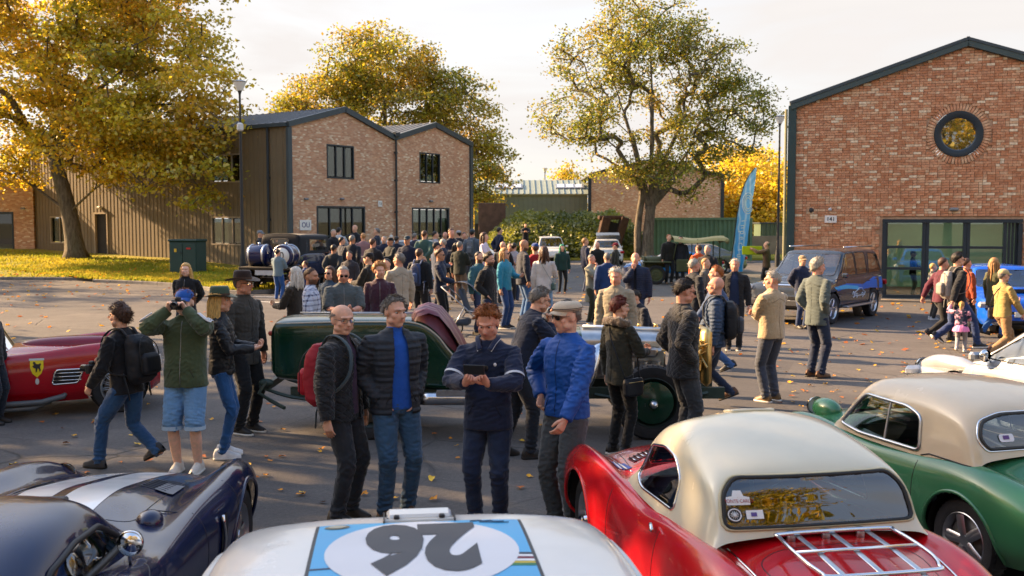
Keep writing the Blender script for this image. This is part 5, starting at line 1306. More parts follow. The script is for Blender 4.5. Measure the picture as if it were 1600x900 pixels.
class Shell:
 """a smooth skin made from stations, with wheel arches and window openings cut out of it"""
 def __init__(s, stations, n=110, m=30):
  G = surf_grid(stations, n, m); s.G = G; s.V = G.reshape(-1, 3).copy(); k = G.shape[1]; s.cell = np.linalg.norm(G[n // 2, m // 2] - G[n // 2, m // 2 + 1])
  s.F = np.array([(i * k + j, (i + 1) * k + j, (i + 1) * k + j + 1, i * k + j + 1) for i in range(n - 1) for j in range(k - 1)]); s.alive = np.ones(len(s.F), bool)
  s.bvh = BVHTree.FromPolygons([tuple(v) for v in s.V], [tuple(int(i) for i in f) for f in s.F]); s.glass = []
  s.caps = [list(range(k)), list(range((n - 1) * k, n * k))]
 def hit(s, o, d):
  h = s.bvh.ray_cast(Vector(o), Vector(d).normalized()); return (np.array(h[0]), np.array(h[1])) if h[0] is not None else (None, None)
 def drape(s, pts, view, off=.004):
  """view: 'top','right','left','rear','front'; pts 2D in that view"""
  out = []
  last = None
  for p in pts:
   if view == 'top': o, d = (p[0], p[1], 5), (0, 0, -1)
   elif view == 'right': o, d = (5, p[0], p[1]), (-1, 0, 0)
   elif view == 'left': o, d = (-5, p[0], p[1]), (1, 0, 0)
   elif view == 'rear': o, d = (p[0], -6, p[1]), (0, 1, 0)
   else: o, d = (p[0], 6, p[1]), (0, -1, 0)
   h, n = s.hit(o, d)
   if h is None: h = last
   else:
    if np.dot(n, d) > 0: n = -n
    h = h + n * off
   last = h if h is not None else last; out.append(h)
  f = next((q for q in out if q is not None), np.zeros(3)); return np.array([q if q is not None else f for q in out])
 def arch(s, yc, zc, r, xin=.45):
  V = s.V; D = np.hypot(V[:, 1] - yc, V[:, 2] - zc); m = (np.abs(V[:, 0]) > xin) & (np.abs(D - r) < s.cell * .8); u = np.stack([V[:, 1] - yc, V[:, 2] - zc], 1) / (D[:, None] + 1e-9)
  V[m, 1] = yc + u[m, 0] * r; V[m, 2] = zc + u[m, 1] * r
  c = V[s.F].mean(1); s.alive &= ~((np.abs(c[:, 0]) > xin) & (np.hypot(c[:, 1] - yc, c[:, 2] - zc) < r))
 def window(s, poly, view, ymin=-9, ymax=9, xmin=.2):
  V = s.V; ax = (1, 2) if view in ('side', 'right', 'left') else ((0, 1) if view == 'top' else (0, 2))
  ok = lambda W: (W[:, 1] > ymin) & (W[:, 1] < ymax) & ((np.abs(W[:, 0]) > xmin) if view == 'side' else ((W[:, 0] > xmin) if view == 'right' else ((W[:, 0] < -xmin) if view == 'left' else np.ones(len(W), bool))))
  b, qx, qy = nearest_on_poly(V[:, ax[0]], V[:, ax[1]], poly); m = ok(V) & (b < s.cell * .6); V[m, ax[0]] = qx[m]; V[m, ax[1]] = qy[m]
  c = V[s.F].mean(1); k = s.alive & ok(c) & inpoly(c[:, ax[0]], c[:, ax[1]], poly); s.alive &= ~k; s.glass.append(s.F[k]); return k
 def build(s, name, mat, parent, solid=.0, extra=None, mi_fn=None):
  m = MB(); F = s.F[s.alive]; m.add(s.V, F)
  if mi_fn is not None:
   c = s.V[F].mean(1); m.mi = [int(q) for q in mi_fn(c)]
  o = m.build(name, mat, parent)
  bm = bmesh.new(); bm.from_mesh(o.data); bmesh.ops.delete(bm, geom=[v for v in bm.verts if not v.link_faces], context='VERTS'); bmesh.ops.recalc_face_normals(bm, faces=bm.faces)
  bm.to_mesh(o.data); bm.free()
  if solid:
   q = o.modifiers.new('solid', 'SOLIDIFY'); q.thickness = solid; q.offset = -1
  return o
 def glasses(s, mat, parent, name='window_glass'):
  out = []
  for F in s.glass:
   if not len(F): continue
   c = s.V[F].mean(1)
   parts = [F] if abs(c[:, 0].mean()) > .1 or c[:, 0].max() - c[:, 0].min() < .3 or not ((np.abs(c[:, 0]) > .2).all()) else [F[c[:, 0] > 0], F[c[:, 0] < 0]]
   for f in parts:
    u = np.unique(f); r = {v: i for i, v in enumerate(u)}; m = MB().add(s.V[u], [[r[i] for i in q] for q in f]); out.append(m.build(name, mat, parent))
  return out
 def trim(s, poly, view, mat, parent, r=.009, name='window_trim', off=.002, closed=True):
  P = s.drape(dens(poly, .025, closed), view, off); P = np.vstack([P, P[:1]]) if closed else P
  return MB().tube(P, r, 6, cap=False).build(name, mat, parent)
 def decal(s, x0, x1, y0, y1, view, mat, name, parent, off=.003, nx=12, ny=12, shape=None):
  """rectangle (or quad by shape(u,v)->2D) laid on the surface"""
  pts = [(shape(u, v) if shape else (x0 + (x1 - x0) * u, y0 + (y1 - y0) * v)) for v in np.linspace(0, 1, ny) for u in np.linspace(0, 1, nx)]
  return MB().grid(s.drape(pts, view, off).reshape(ny, nx, 3)).build(name, mat, parent)
 def polydecal(s, poly, view, mat, name, parent, off=.003):
  c = np.mean(np.array(poly), 0); D = dens(poly, .03); n = len(D); rows = [s.drape([tuple(c + (np.array(p) - c) * t) for p in D], view, off) for t in (1, .66, .33, .02)]
  return MB().grid(rows, closed=True).build(name, mat, parent)
def drape_mesh(sh, o, view='top', off=.004):
 me = o.data; M = o.matrix_basis.copy(); me.transform(M); o.matrix_basis = Matrix.Identity(4); V = getv(me)
 if view == 'top': P = sh.drape([(v[0], v[1]) for v in V], 'top', off)
 elif view in ('right', 'left'): P = sh.drape([(v[1], v[2]) for v in V], view, off)
 else: P = sh.drape([(v[0], v[2]) for v in V], view, off)
 setv(me, P)
def wheel(parent, x, y, r, w=.18, style='wire', rimc=None, side=1, turn=0, drum=None):
 """tyre is the wheel's own mesh, rim and hub are pieces of it"""
 t = MB(); k = .68 if style != 'low' else .74
 t.lathe([(r * k, -w * .42), (r * .80, -w * .5), (r * .95, -w * .46), (r, -w * .30), (r * 1.0, 0), (r, w * .30), (r * .95, w * .46), (r * .80, w * .5), (r * k, w * .42), (r * k, -w * .42)], 40, axis='x')
 for a in np.linspace(0, 2 * PI, 45)[:-1]: t.box((0, math.cos(a) * r * .998, math.sin(a) * r * .998), (w * .7, .012, .012), rx=a)
 o = t.build('wheel', RUB(), parent, auto=40, loc=(x, y, r)); o.rotation_euler = (0, 0, turn)
 m = MB(); s = side; met = rimc or alu(); q = r * k
 m.lathe([(q + .003, s * w * .40), (q * .97, s * w * .44), (q * .92, s * w * .36), (q * .86, s * w * .22), (q * .84, -s * w * .3), (q, -s * w * .4)], 36, axis='x')
 if style == 'wire':
  n = 28
  for i in range(n):
   a = 2 * PI * i / n; b_ = a + (.28 if i % 2 else -.28); m.tube([(s * w * .30, math.cos(a) * q * .18, math.sin(a) * q * .18), (s * w * (.18 if i % 4 < 2 else .05), math.cos(b_) * q * .88, math.sin(b_) * q * .88)], .004, 4)
  m.lathe([(0, s * w * .56), (q * .12, s * w * .54), (q * .16, s * w * .42), (q * .2, s * w * .25), (q * .2, 0)], 16, axis='x')
 elif style == 'disc':
  m.lathe([(0, s * w * .42), (q * .2, s * w * .42), (q * .25, s * w * .32), (q * .7, s * w * .36), (q * .86, s * w * .24)], 30, axis='x')
  for i in range(8): a = 2 * PI * i / 8; m.ell((s * w * .36, math.cos(a) * q * .5, math.sin(a) * q * .5), (.012, .03, .03), 6, 4)
 else:
  n = 5 if style == 'five' else 6
  m.lathe([(0, s * w * .38), (q * .2, s * w * .38), (q * .24, s * w * .28), (q * .24, 0)], 20, axis='x')
  for i in range(n):
   a = 2 * PI * i / n
   for da in (-.13, .13): m.tube([(s * w * .32, math.cos(a + da) * q * .2, math.sin(a + da) * q * .2), (s * w * .34, math.cos(a + da * .8) * q * .55, math.sin(a + da * .8) * q * .55), (s * w * .30, math.cos(a + da * .5) * q * .9, math.sin(a + da * .5) * q * .9)], [(.026, .012)] * 3, 6, flat=(1, 0, 0))
 m.build('rim', met, o, auto=40)
 MB().lathe([(0, 0), (q * .8, 0), (q * .8, s * .02), (0, s * .02)], 20, axis='x').build('brake_disc', matte((.12, .11, .1), .5, .2, 9), o)
 return o
def arch_liner(sh, T, yc, zc, r, w=.55, xo=.7, mat=None):
 for s in (-1, 1):
  a = np.linspace(-.25, PI + .25, 22); m = MB(); m.grid([[(s * x, yc + math.cos(t) * r, zc + math.sin(t) * r) for t in a] for x in (xo - .02, xo - w)]); m.lathe([(0, 0), (r, 0)], 22, (s * (xo - w), yc, zc), 'x'); m.build('wheel_arch', BLK(), T)
def lamp(T, c, r, axis='y', s=1, name='headlight', ring=True, col=(.75, .76, .76)):
 m = MB().lathe([(0, s * r * .35), (r * .5, s * r * .3), (r * .85, s * r * .12), (r * .93, 0)], 20, c, axis); o = m.build(name, matte(col, .08, .1, 20), T)
 if ring: MB().lathe([(r * .9, s * .0), (r * .95, s * r * .2), (r * 1.08, s * r * .1), (r * 1.1, -s * r * .3)], 24, c, axis).build('bezel', chrome(), o)
 return o
def seat(T, x, y, z=.3, col=(.02, .02, .022), w=.44, h=.55):
 m = MB().box((x, y + .05, z), (w, .48, .14), bev=.05); m.box((x, y - .22, z + h * .45), (w, .14, h), rx=-.22, bev=.06); m.box((x, y - .30, z + h * .82), (w * .55, .10, .14), rx=-.22, bev=.04); m.build('seat', matte(C(col), .6, .15, 10), T)
def steering(T, x, y, z, r=.19, col=(.04, .03, .02), tilt=1.15):
 a = np.linspace(0, 2 * PI, 25); m = MB(); R_ = np.array(Matrix.Rotation(tilt, 3, 'X')); P = np.array([(math.cos(t) * r, math.sin(t) * r, 0) for t in a]) @ R_.T + [x, y, z]; m.tube(P, .013, 7, cap=False)
 for t in (PI / 2, PI * 7 / 6, PI * 11 / 6): m.tube([[x, y, z], np.array((math.cos(t) * r, math.sin(t) * r, 0)) @ R_.T + [x, y, z]], .009, 5)
 m.tube([[x, y, z], np.array((0, 0, -.35)) @ R_.T + [x, y, z]], .018, 6); m.build('steering_wheel', matte(col, .4, .15, 10), T)
def mirror(T, p, s, mat, r=.06, up_=.07, base=None):
 o = MB().tube([base if base is not None else (p[0] - s * .03, p[1] + .02, p[2] - up_), p], .008, 6).build('mirror', chrome(), T)
 MB().lathe([(0, .06), (r * .5, .055), (r * .9, .03), (r, 0), (r * .96, -.006)], 20, p, 'y').build('mirror_shell', mat, o); MB().lathe([(0, -.004), (r * .95, -.004), (r * .95, 0)], 20, p, 'y').build('mirror_glass', matte((.8, .8, .8), .03, .02, 3, metal=1), o)
 return o
GLC = glass((.62, .68, .66), 1.35, 'car_glass'); GLD = glass((.16, .18, .18), 1.5, 'dark_glass')
def place(name, label, X, Y, a, group=None, cat='car', z=0): return thing(name, label, cat, (X, Y, z), -rad(a), group)
# ---- ordinary closed cars from a few measures
def modern_car(name, label, X, Y, head, col, L=4.4, W=1.75, H=1.42, belt=.88, hood=.82, nose=.62, deck=.9, wb=2.55, r=.31, cabin=(-1.55, -.95, .25, .95), side_wins=None, metallic=0, group=None, rim='five', top_w=.74, suv=False, rough_detail=True, roofcol=None, cat='car', gl=None, z=0, tail_z=None):
 T = place(name, label, X, Y, head, group, cat, z); pm = paint(col, metallic); h = L / 2; w = W / 2; tz = tail_z or deck
 yr, yf = -wb / 2, wb / 2; rb, rt, ft, fb = cabin; sill = .22 if not suv else .34
 def st(y, top, ws=1., cr=.03, lo=sill, sh=.12):
  a = w * ws; return (y, [(a * .92, lo), (a * .985, lo + .12), (a, lo + (top - lo) * .5), (a * .985, top - sh), (a * .945, top - .03), (a * .86, top), (a * .5, top + cr * .8), (0, top + cr)])
 S_ = [st(-h, tz * .72, .80, .01, sill + .12), st(-h + .07, tz * .93, .90, .02), st(-h + .3, tz, .97), st(yr, max(deck, belt - .02), 1.0), st(rb + .5, belt, 1.0), st(0, belt - .02, .995), st(fb - .15, belt - .03, .995, .03), st(fb + .1, (belt + hood) / 2, .995, .05), st(yf, hood - .02, 1.0, .05), st(h - .35, (hood + nose) / 2, .96, .05), st(h - .1, nose, .88, .03), st(h, nose * .72, .74, .01, sill + .1)]
 sh = Shell(S_, 100, 24)
 for y in (yr, yf): sh.arch(y, r, r + .055, w * .6)
 bd = sh.build('body', pm, T)
 # closing ends
 for s, yy in ((-1, -h), (1, h)):
  MB().box((0, yy - s * .06, sill + .18), (W * .86, .18, .2), bev=.05).build('bumper', paint(col, metallic) if not suv else matte((.05, .05, .055), .6, .1, 5), T, smooth=False)
 for y in (yr, yf): arch_liner(sh, T, y, r, r + .05, .4, w - .02)
 tw = w * top_w; bz = belt - .04
 def ar(y, top, wt, dx=0):
  return (y, [(w * .93, bz), (w * .93 + (wt - w * .93) * .5, bz + (top - bz) * .5), (wt + .02, top - .10 * (top - bz) / .5), (wt - .06, top - .025), (wt * .5, top), (0, top + .012)])
 f = lambda t, a, b: a + (b - a) * t
 A_ = [ar(rb, bz + .03, w * .90), ar(f(.5, rb, rt), f(.55, bz, H), f(.5, w * .9, tw)), ar(f(.93, rb, rt), f(.95, bz, H) , tw), ar(f(.12, rt, ft), H - .005, tw), ar(f(.5, rt, ft), H, tw), ar(f(.92, rt, ft), H - .008, tw), ar(f(.08, ft, fb), f(.93, bz, H), tw * .99), ar(f(.5, ft, fb), f(.5, bz, H), f(.5, tw, w * .88)), ar(fb, bz + .03, w * .90)]
 gh = Shell(A_, 90, 22); hh = H - bz
 if side_wins is None:
  B = -.0; side_wins = [[(f(.62, rb, rt), bz + .10), (rt + .12, H - .09), (f(.48, rt, ft) - .03, H - .07), (f(.48, rt, ft) - .03, bz + .07)], [(f(.48, rt, ft) + .03, bz + .07), (f(.48, rt, ft) + .03, H - .07), (ft - .04, H - .09), (f(.72, ft, fb), bz + .08)]]
 for P in side_wins:
  P = round_poly(P, .04); gh.window(P, 'side', xmin=.3)
  if rough_detail:
   for v in ('right', 'left'): gh.trim(P, v, BLK(), T, .008)
 P = round_poly([(-tw * .93, H - .09), (tw * .93, H - .09), (w * .80, bz + .09), (-w * .80, bz + .09)], .06); gh.window(P, 'front', ymin=f(.02, ft, fb)); gh.trim(P, 'front', BLK(), T, .008)
 P2 = round_poly([(-tw * .88, H - .10), (tw * .88, H - .10), (w * .76, bz + .14), (-w * .76, bz + .14)], .06); gh.window(P2, 'rear', ymax=f(.98, rb, rt)); gh.trim(P2, 'rear', BLK(), T, .008)
 gh.build('roof', pm if roofcol is None else paint(roofcol), T); gh.glasses(gl or GLC, T)
 st_ = 'five' if not rough_detail else rim
 for s in (-1, 1):
  for y in (yr, yf): wheel(T, s * (w - .10), y, r, .2, st_, side=s)
  mz = MB().box((s * (w + .06), fb - .18, belt + .06), (.16, .10, .11), bev=.03).build('door_mirror', pm, T, smooth=False)
  MB().box((s * w * .93, h - .16 if not suv else h - .06, nose - .04), (.26, .10, .13), bev=.04).build('headlight', matte((.7, .71, .72), .08, .1, 20), T, smooth=False)
  MB().box((s * w * .88, -h + .02, tz * .80), (.22, .08, .14), bev=.03).build('tail_light', matte((.35, .01, .01), .2, .1, 20), T, smooth=False)
  for yy in (f(.48, rt, ft), fb - .05, f(.3, rb, rt)):
   P = sh.drape([(yy, z_) for z_ in np.linspace(sill + .1, belt - .05, 8)], 'right' if s > 0 else 'left', -.001); MB().tube(P, .004, 4, cap=False).build('door_gap', BLK(), T)
  for yy in (f(.40, rt, ft), ): 
   P = sh.drape([(yy, belt - .14), (yy + .13, belt - .14)], 'right' if s > 0 else 'left', .012); MB().tube(P, .012, 5).build('door_handle', pm, T)
 MB().box((0, h + .0, sill + .20), (.5, .02, .11), bev=.005).build('number_plate', matte((.7, .7, .66), .4, .05, 5), T, smooth=False); MB().box((0, h - .02, nose * .70), (W * .42, .05, .10), bev=.02).build('grille', BLK(), T, smooth=False)
 MB().box((0, -h - .01, sill + .34), (.5, .02, .11), bev=.005).build('number_plate', matte((.7, .6, .1), .4, .05, 5), T, smooth=False)
 MB().box((0, 0, sill + .02), (W * .8, L * .8, .06)).build('floor_pan', BLK(), T, smooth=False)
 for x in (-.36, .36): seat(T, x, ft - .45, sill + .2)
 seat(T, 0, f(.4, rt, ft) - .55, sill + .22, w=1.15); steering(T, .36, fb - .45, belt - .02)
 MB().box((0, fb - .22, belt - .08), (W * .8, .25, .14), bev=.05).build('dashboard', BLK(), T, smooth=False)
 return T, sh, gh
# ================================================================ THE CARS IN THE FRONT ROW
def red_coupe():
 T = place('classic_car', 'red classic coupe with cream hardtop and chrome luggage rack', 1.40, 5.974, -10.5, cat='car'); pm = paint('#bc0a14'); cream = paint('#cfc8b0', dirt=.05)
 S_ = [(-1.90, [(.40, .34), (.47, .38), (.49, .43), (.46, .48), (.40, .51), (.33, .52), (.24, .53), (.12, .54), (0, .54)]),
          (-1.80, [(.52, .26), (.60, .35), (.62, .46), (.60, .56), (.54, .62), (.46, .64), (.35, .63), (.18, .65), (0, .655)]),
          (-1.5, [(.62, .22), (.70, .34), (.72, .5), (.70, .64), (.645, .735), (.56, .765), (.44, .72), (.22, .76), (0, .77)]),
          (-1.2, [(.64, .2), (.725, .34), (.74, .52), (.725, .68), (.67, .79), (.59, .825), (.47, .775), (.24, .82), (0, .83)]),
          (-.85, [(.64, .2), (.725, .34), (.735, .52), (.72, .68), (.675, .785), (.61, .82), (.51, .80), (.26, .845), (0, .855)]),
          (-.45, [(.63, .2), (.71, .34), (.72, .5), (.705, .65), (.67, .75), (.63, .785), (.55, .80), (.28, .82), (0, .82)]),
          (0., [(.63, .2), (.71, .34), (.72, .5), (.705, .61), (.67, .70), (.635, .735), (.56, .76), (.28, .78), (0, .78)]),
          (.45, [(.63, .2), (.71, .34), (.72, .52), (.705, .65), (.67, .745), (.625, .78), (.54, .79), (.28, .865), (0, .885)]),
          (.85, [(.64, .2), (.72, .34), (.735, .52), (.72, .68), (.675, .78), (.605, .81), (.48, .755), (.25, .84), (0, .865)]),
          (1.2, [(.64, .2), (.73, .34), (.745, .52), (.73, .69), (.68, .785), (.60, .815), (.46, .735), (.24, .80), (0, .83)]),
          (1.55, [(.62, .22), (.71, .34), (.73, .50), (.715, .65), (.665, .745), (.585, .775), (.45, .68), (.22, .73), (0, .755)]),
          (1.85, [(.55, .25), (.65, .34), (.67, .46), (.655, .58), (.60, .645), (.52, .665), (.40, .58), (.2, .61), (0, .63)]),
          (2.04, [(.38, .3), (.47, .36), (.50, .44), (.48, .5), (.43, .535), (.36, .545), (.27, .48), (.14, .5), (0, .5)])]
 sh = Shell(S_, 190, 44)
 for y in (-1.195, 1.195): sh.arch(y, .31, .365, .5)
 cz = round_poly([(-.50, -.80), (.50, -.80), (.52, .42), (-.52, .42)], .15); sh.window(cz, 'top'); sh.glass = []
 sh.build('body', pm, T)
 for y in (-1.195, 1.195):
  arch_liner(sh, T, y, .31, .36, .35, .71)
  for v, s in (('right', 1), ('left', -1)):
   a = np.linspace(-.15, PI + .15, 30); P = sh.drape([(y + math.cos(t) * .368, .31 + math.sin(t) * .368) for t in a], v, -.002); MB().tube(P, .014, 8, cap=False).build('arch_lip', pm, T)
   wheel(T, s * .60, y, .31, .15, 'wire', side=s, rimc=chrome())
 H_ = [(-1.03, [(.645, .80), (.62, .82), (.55, .845), (.40, .86), (.2, .868), (0, .87)]),
          (-.97, [(.65, .79), (.628, .88), (.58, .935), (.44, .965), (.2, .985), (0, .99)]),
          (-.90, [(.65, .785), (.63, .94), (.59, 1.04), (.46, 1.095), (.2, 1.12), (0, 1.125)]),
          (-.78, [(.65, .78), (.625, .97), (.59, 1.10), (.46, 1.175), (.2, 1.205), (0, 1.21)]),
          (-.48, [(.65, .775), (.615, .98), (.578, 1.15), (.455, 1.245), (.2, 1.285), (0, 1.29)]),
          (-.10, [(.645, .765), (.605, .98), (.565, 1.16), (.45, 1.27), (.2, 1.32), (0, 1.33)]),
          (.20, [(.64, .765), (.60, .96), (.555, 1.13), (.44, 1.225), (.2, 1.265), (0, 1.275)]),
          (.38, [(.635, .77), (.59, .95), (.54, 1.09), (.42, 1.17), (.2, 1.20), (0, 1.21)]),
          (.50, [(.63, .775), (.585, .90), (.53, 1.01), (.41, 1.06), (.2, 1.08), (0, 1.09)]),
          (.66, [(.62, .78), (.58, .82), (.51, .85), (.39, .875), (.2, .895), (0, .90)])]
 cy = lambda y: y if y < -.5 else -.5 + (y + .5) * .82
 H_ = [(cy(y), [(x * (.94 if z < .85 else .90), z) for x, z in q]) for y, q in H_]
 gh = Shell(H_, 130, 40)
 side = round_poly([(cy(y), z) for y, z in [(-.42, .84), (-.40, 1.02), (-.26, 1.11), (.0, 1.125), (.33, 1.075), (.52, .86), (.30, .815)]], .05)
 rear = round_poly([(-.52, .905), (.52, .905), (.50, 1.06), (.43, 1.13), (-.43, 1.13), (-.50, 1.06)], .05); front = round_poly([(-.46, .90), (.46, .90), (.42, 1.13), (-.42, 1.13)], .05)
 gh.window(side, 'side', xmin=.42, ymin=-.46); gh.window(rear, 'rear', ymax=-.70); gh.window(front, 'front', ymin=.18)
 gh.build('hardtop', cream, T); gh.glasses(glass((.50, .57, .57), 1.25), T)
 for v in ('right', 'left'): gh.trim(side, v, chrome(), T, .009)
 gh.trim(rear, 'rear', matte((.02, .02, .02), .6, .1, 9), T, .012, 'window_seal'); gh.trim([(x * 1.03, .905 + (z - .905) * 1.06 - .006) for x, z in rear], 'rear', matte('#b8ae8c', .35, .1, 9), T, .009)
 gh.trim(front, 'front', chrome(), T, .011)
 MB().tube([gh.drape([(x, .90 + .0)], 'rear', .0)[0] * 1 for x in (-.2,)] + [gh.drape([(-.2, 1.13)], 'rear', .0)[0]], .0105, 6).build('window_divider', matte((.05, .06, .06), .4, .1, 9), T) if 0 else None
 gh.trim([(-.60, .79), (0, .865), (.60, .79)], 'rear', BLK(), T, .006, 'roof_seal', closed=False) if 0 else None
 # roof vent
 v = gh.decal(-.115, .115, -.14, -.03, 'top', matte((.05, .04, .03), .7, .2, 9), 'roof_vent', T, .004); P = gh.drape(dens(round_poly([(-.13, -.15), (.13, -.15), (.13, -.02), (-.13, -.02)], .02), .02), 'top', .006); MB().tube(np.vstack([P, P[:1]]), .010, 6).build('vent_rim', cream, v)
 # deck lid line, door gaps, cowl vents
 lid = round_poly([(-.36, -1.68), (.36, -1.68), (.44, -1.12), (-.44, -1.12)], .16, 8)
 sh.trim(lid, 'top', BLK(), T, .003, 'lid_gap', -.001); bn = round_poly([(-.30, 1.85), (.30, 1.85), (.46, .72), (-.46, .72)], .14, 8); sh.trim(bn, 'top', BLK(), T, .003, 'lid_gap', -.001)
 for v_, s in (('right', 1), ('left', -1)):
  for yy in (-.45, .46): sh.trim([(yy, .26), (yy + .02, .5), (yy, .735)], v_, BLK(), T, .0035, 'door_gap', -.001, False)
  P = sh.drape([(s * (.47 + .02 * t), 1.7 - 1.05 * t) for t in np.linspace(0, 1, 20)], 'top', .004); MB().tube(P, .005, 5).build('wing_bead', chrome(), T)
  P = sh.drape([(s * (.50 - .06 * t ** 2), -.98 - .80 * t) for t in np.linspace(0, 1, 20)], 'top', .004); MB().tube(P, .0055, 5).build('wing_bead', chrome(), T)
  MB().tube(curve_pts(sh.drape([(-.36, .735), (-.42, .72)], v_, .03), 4), .012, 6).build('door_handle', chrome(), T)
  cv = sh.decal(0, 0, 0, 0, 'top', matte((.08, .02, .02), .6, .2, 9), 'cowl_vent', T, .004, shape=lambda u, w_: (s * (.25 + .14 * u), .92 + .16 * w_))
  for k in range(5): P = sh.drape([(s * (.255 + .03 * k), .93), (s * (.255 + .03 * k), 1.07)], 'top', .009); MB().tube(P, .005, 5).build('cowl_slat', chrome(), cv)
  lamp(T, (s * .56, 1.88, .60), .085); MB().ell((s * .60, -1.84, .60), (.035, .03, .05)).build('tail_light', matte((.4, .01, .01), .2, .1, 9), T)
 bg_ = sh.polydecal([(.0 + math.cos(t) * .055, 1.52 + math.sin(t) * .055) for t in np.linspace(0, 2 * PI, 20)[:-1]], 'top', matte((.75, .75, .72), .3, .1, 9), 'badge', T, .005)
 q = text_mesh('X', .07, BLK(), 'badge_mark', T, (.0, 1.52, 0), (0, 0, 0), .0); drape_mesh(sh, q, 'top', .008)
 fl = sh.decal(-.55, -.44, .80, 1.0, 'top', matte('#1c3c90', .4, .1, 9), 'flag_sticker', T, .004)
 for k in (.03, .07): P = sh.drape([(-.55 + k, .80), (-.55 + k, 1.0)], 'top', .006); MB().tube(P, .006, 4).build('flag_stripe', matte((.7, .7, .7), .5, .05, 9), fl)
 # luggage rack
 rk = MB(); z0 = .915; n0 = len(bpy.data.objects)
 fr = curve_pts([(-.34, -1.52, z0 - .04), (-.37, -1.40, z0 - .02), (-.36, -1.12, z0), (-.30, -1.06, z0 + .002), (.30, -1.06, z0 + .002), (.36, -1.12, z0), (.37, -1.40, z0 - .02), (.34, -1.52, z0 - .04), (.28, -1.56, z0 - .045), (-.28, -1.56, z0 - .045), (-.34, -1.52, z0 - .04)], 70)
 rk.tube(fr, .011, 8, cap=False); rk.tube([(-.365, -1.30, z0 - .014), (.365, -1.30, z0 - .014)], .010, 8); rko = rk.build('luggage_rack', chrome(), T)
 for x in (-.22, .0, .22):
  s_ = MB(); P = [(x, -.98, .885), (x, -1.06, z0 - .012), (x, -1.30, z0 - .026), (x, -1.56, z0 - .056), (x, -1.66, .80)]
  s_.tube(P, [(.020, .004)] * 5, 8, flat=(0, 0, 1)); s_.box((x, -.98, .875), (.05, .03, .06), bev=.006); s_.box((x, -1.66, .785), (.05, .03, .05), bev=.006); s_.build('slat', alu(), rko)
 rko.location = (0, -.11, -.012); rko.scale = (.86, .95, 1)
 # bumper, interior, stickers
 MB().tube(curve_pts([(-.62, -1.86, .44), (-.3, -2.0, .45), (.3, -2.0, .45), (.62, -1.86, .44)], 16), [(.035, .02)] * 16, 8, flat=(0, 0, 1)).build('bumper', chrome(), T); MB().tube(curve_pts([(-.62, 2.02, .42), (-.3, 2.14, .43), (.3, 2.14, .43), (.62, 2.02, .42)], 16), [(.035, .02)] * 16, 8, flat=(0, 0, 1)).build('bumper', chrome(), T)
 for x in (-.28, .28): seat(T, x, -.25, .34, (.02, .02, .022), .42, .52)
 steering(T, .30, .10, .80, .19, (.08, .09, .09)); MB().box((0, .30, .74), (1.05, .14, .2), bev=.05).build('dashboard', matte((.10, .012, .012), .5, .1, 8), T, smooth=False); MB().box((0, -.2, .24), (1.2, 1.5, .05)).build('floor_pan', BLK(), T, smooth=False); MB().box((0, -.72, .66), (1.1, .35, .22), bev=.05).build('rear_shelf', BLK(), T, smooth=False)
 wt = matte((.75, .75, .74), .5, .05, 9)
 a = gh.polydecal([(-.46 + math.cos(t) * .042, .965 + math.sin(t) * .036) for t in np.linspace(0, 2 * PI, 18)[:-1]], 'rear', matte((.02, .02, .02), .5, .1, 9), 'round_sticker', T, .006); q = MB(); P = gh.drape([(-.46 + math.cos(t) * .032, .965 + math.sin(t) * .027) for t in np.linspace(0, 2 * PI, 19)], 'rear', .009); q.tube(P, .004, 4); 
 for t in np.linspace(0, PI, 7)[:-1]: q.tube(gh.drape([(-.46 + math.cos(t) * .022, .965 + math.sin(t) * .018), (-.46 - math.cos(t) * .022, .965 - math.sin(t) * .018)], 'rear', .009), .002, 4)
 q.build('sticker_ring', wt, a)
 a = gh.decal(-.40, -.31, .945, .985, 'rear', wt, 'white_sticker', T, .006, 4, 4); q = gh.decal(-.375, -.345, .956, .974, 'rear', matte('#5a4a8c', .5, .1, 9), 'sticker_mark', a, .009, 4, 4)
 a = gh.polydecal([(-.49, 1.01), (-.37, 1.01), (-.37, 1.045), (-.40, 1.05), (-.41, 1.075), (-.45, 1.075), (-.46, 1.05), (-.49, 1.045)], 'rear', wt, 'rally_plate', T, .006); q = text_mesh('MONTE CARLO', .022, matte('#a01818', .5, .1, 9), 'lettering', a, (-.43, 0, 1.027), (PI / 2, 0, 0), 0); drape_mesh(gh, q, 'rear', .010)
red_coupe()

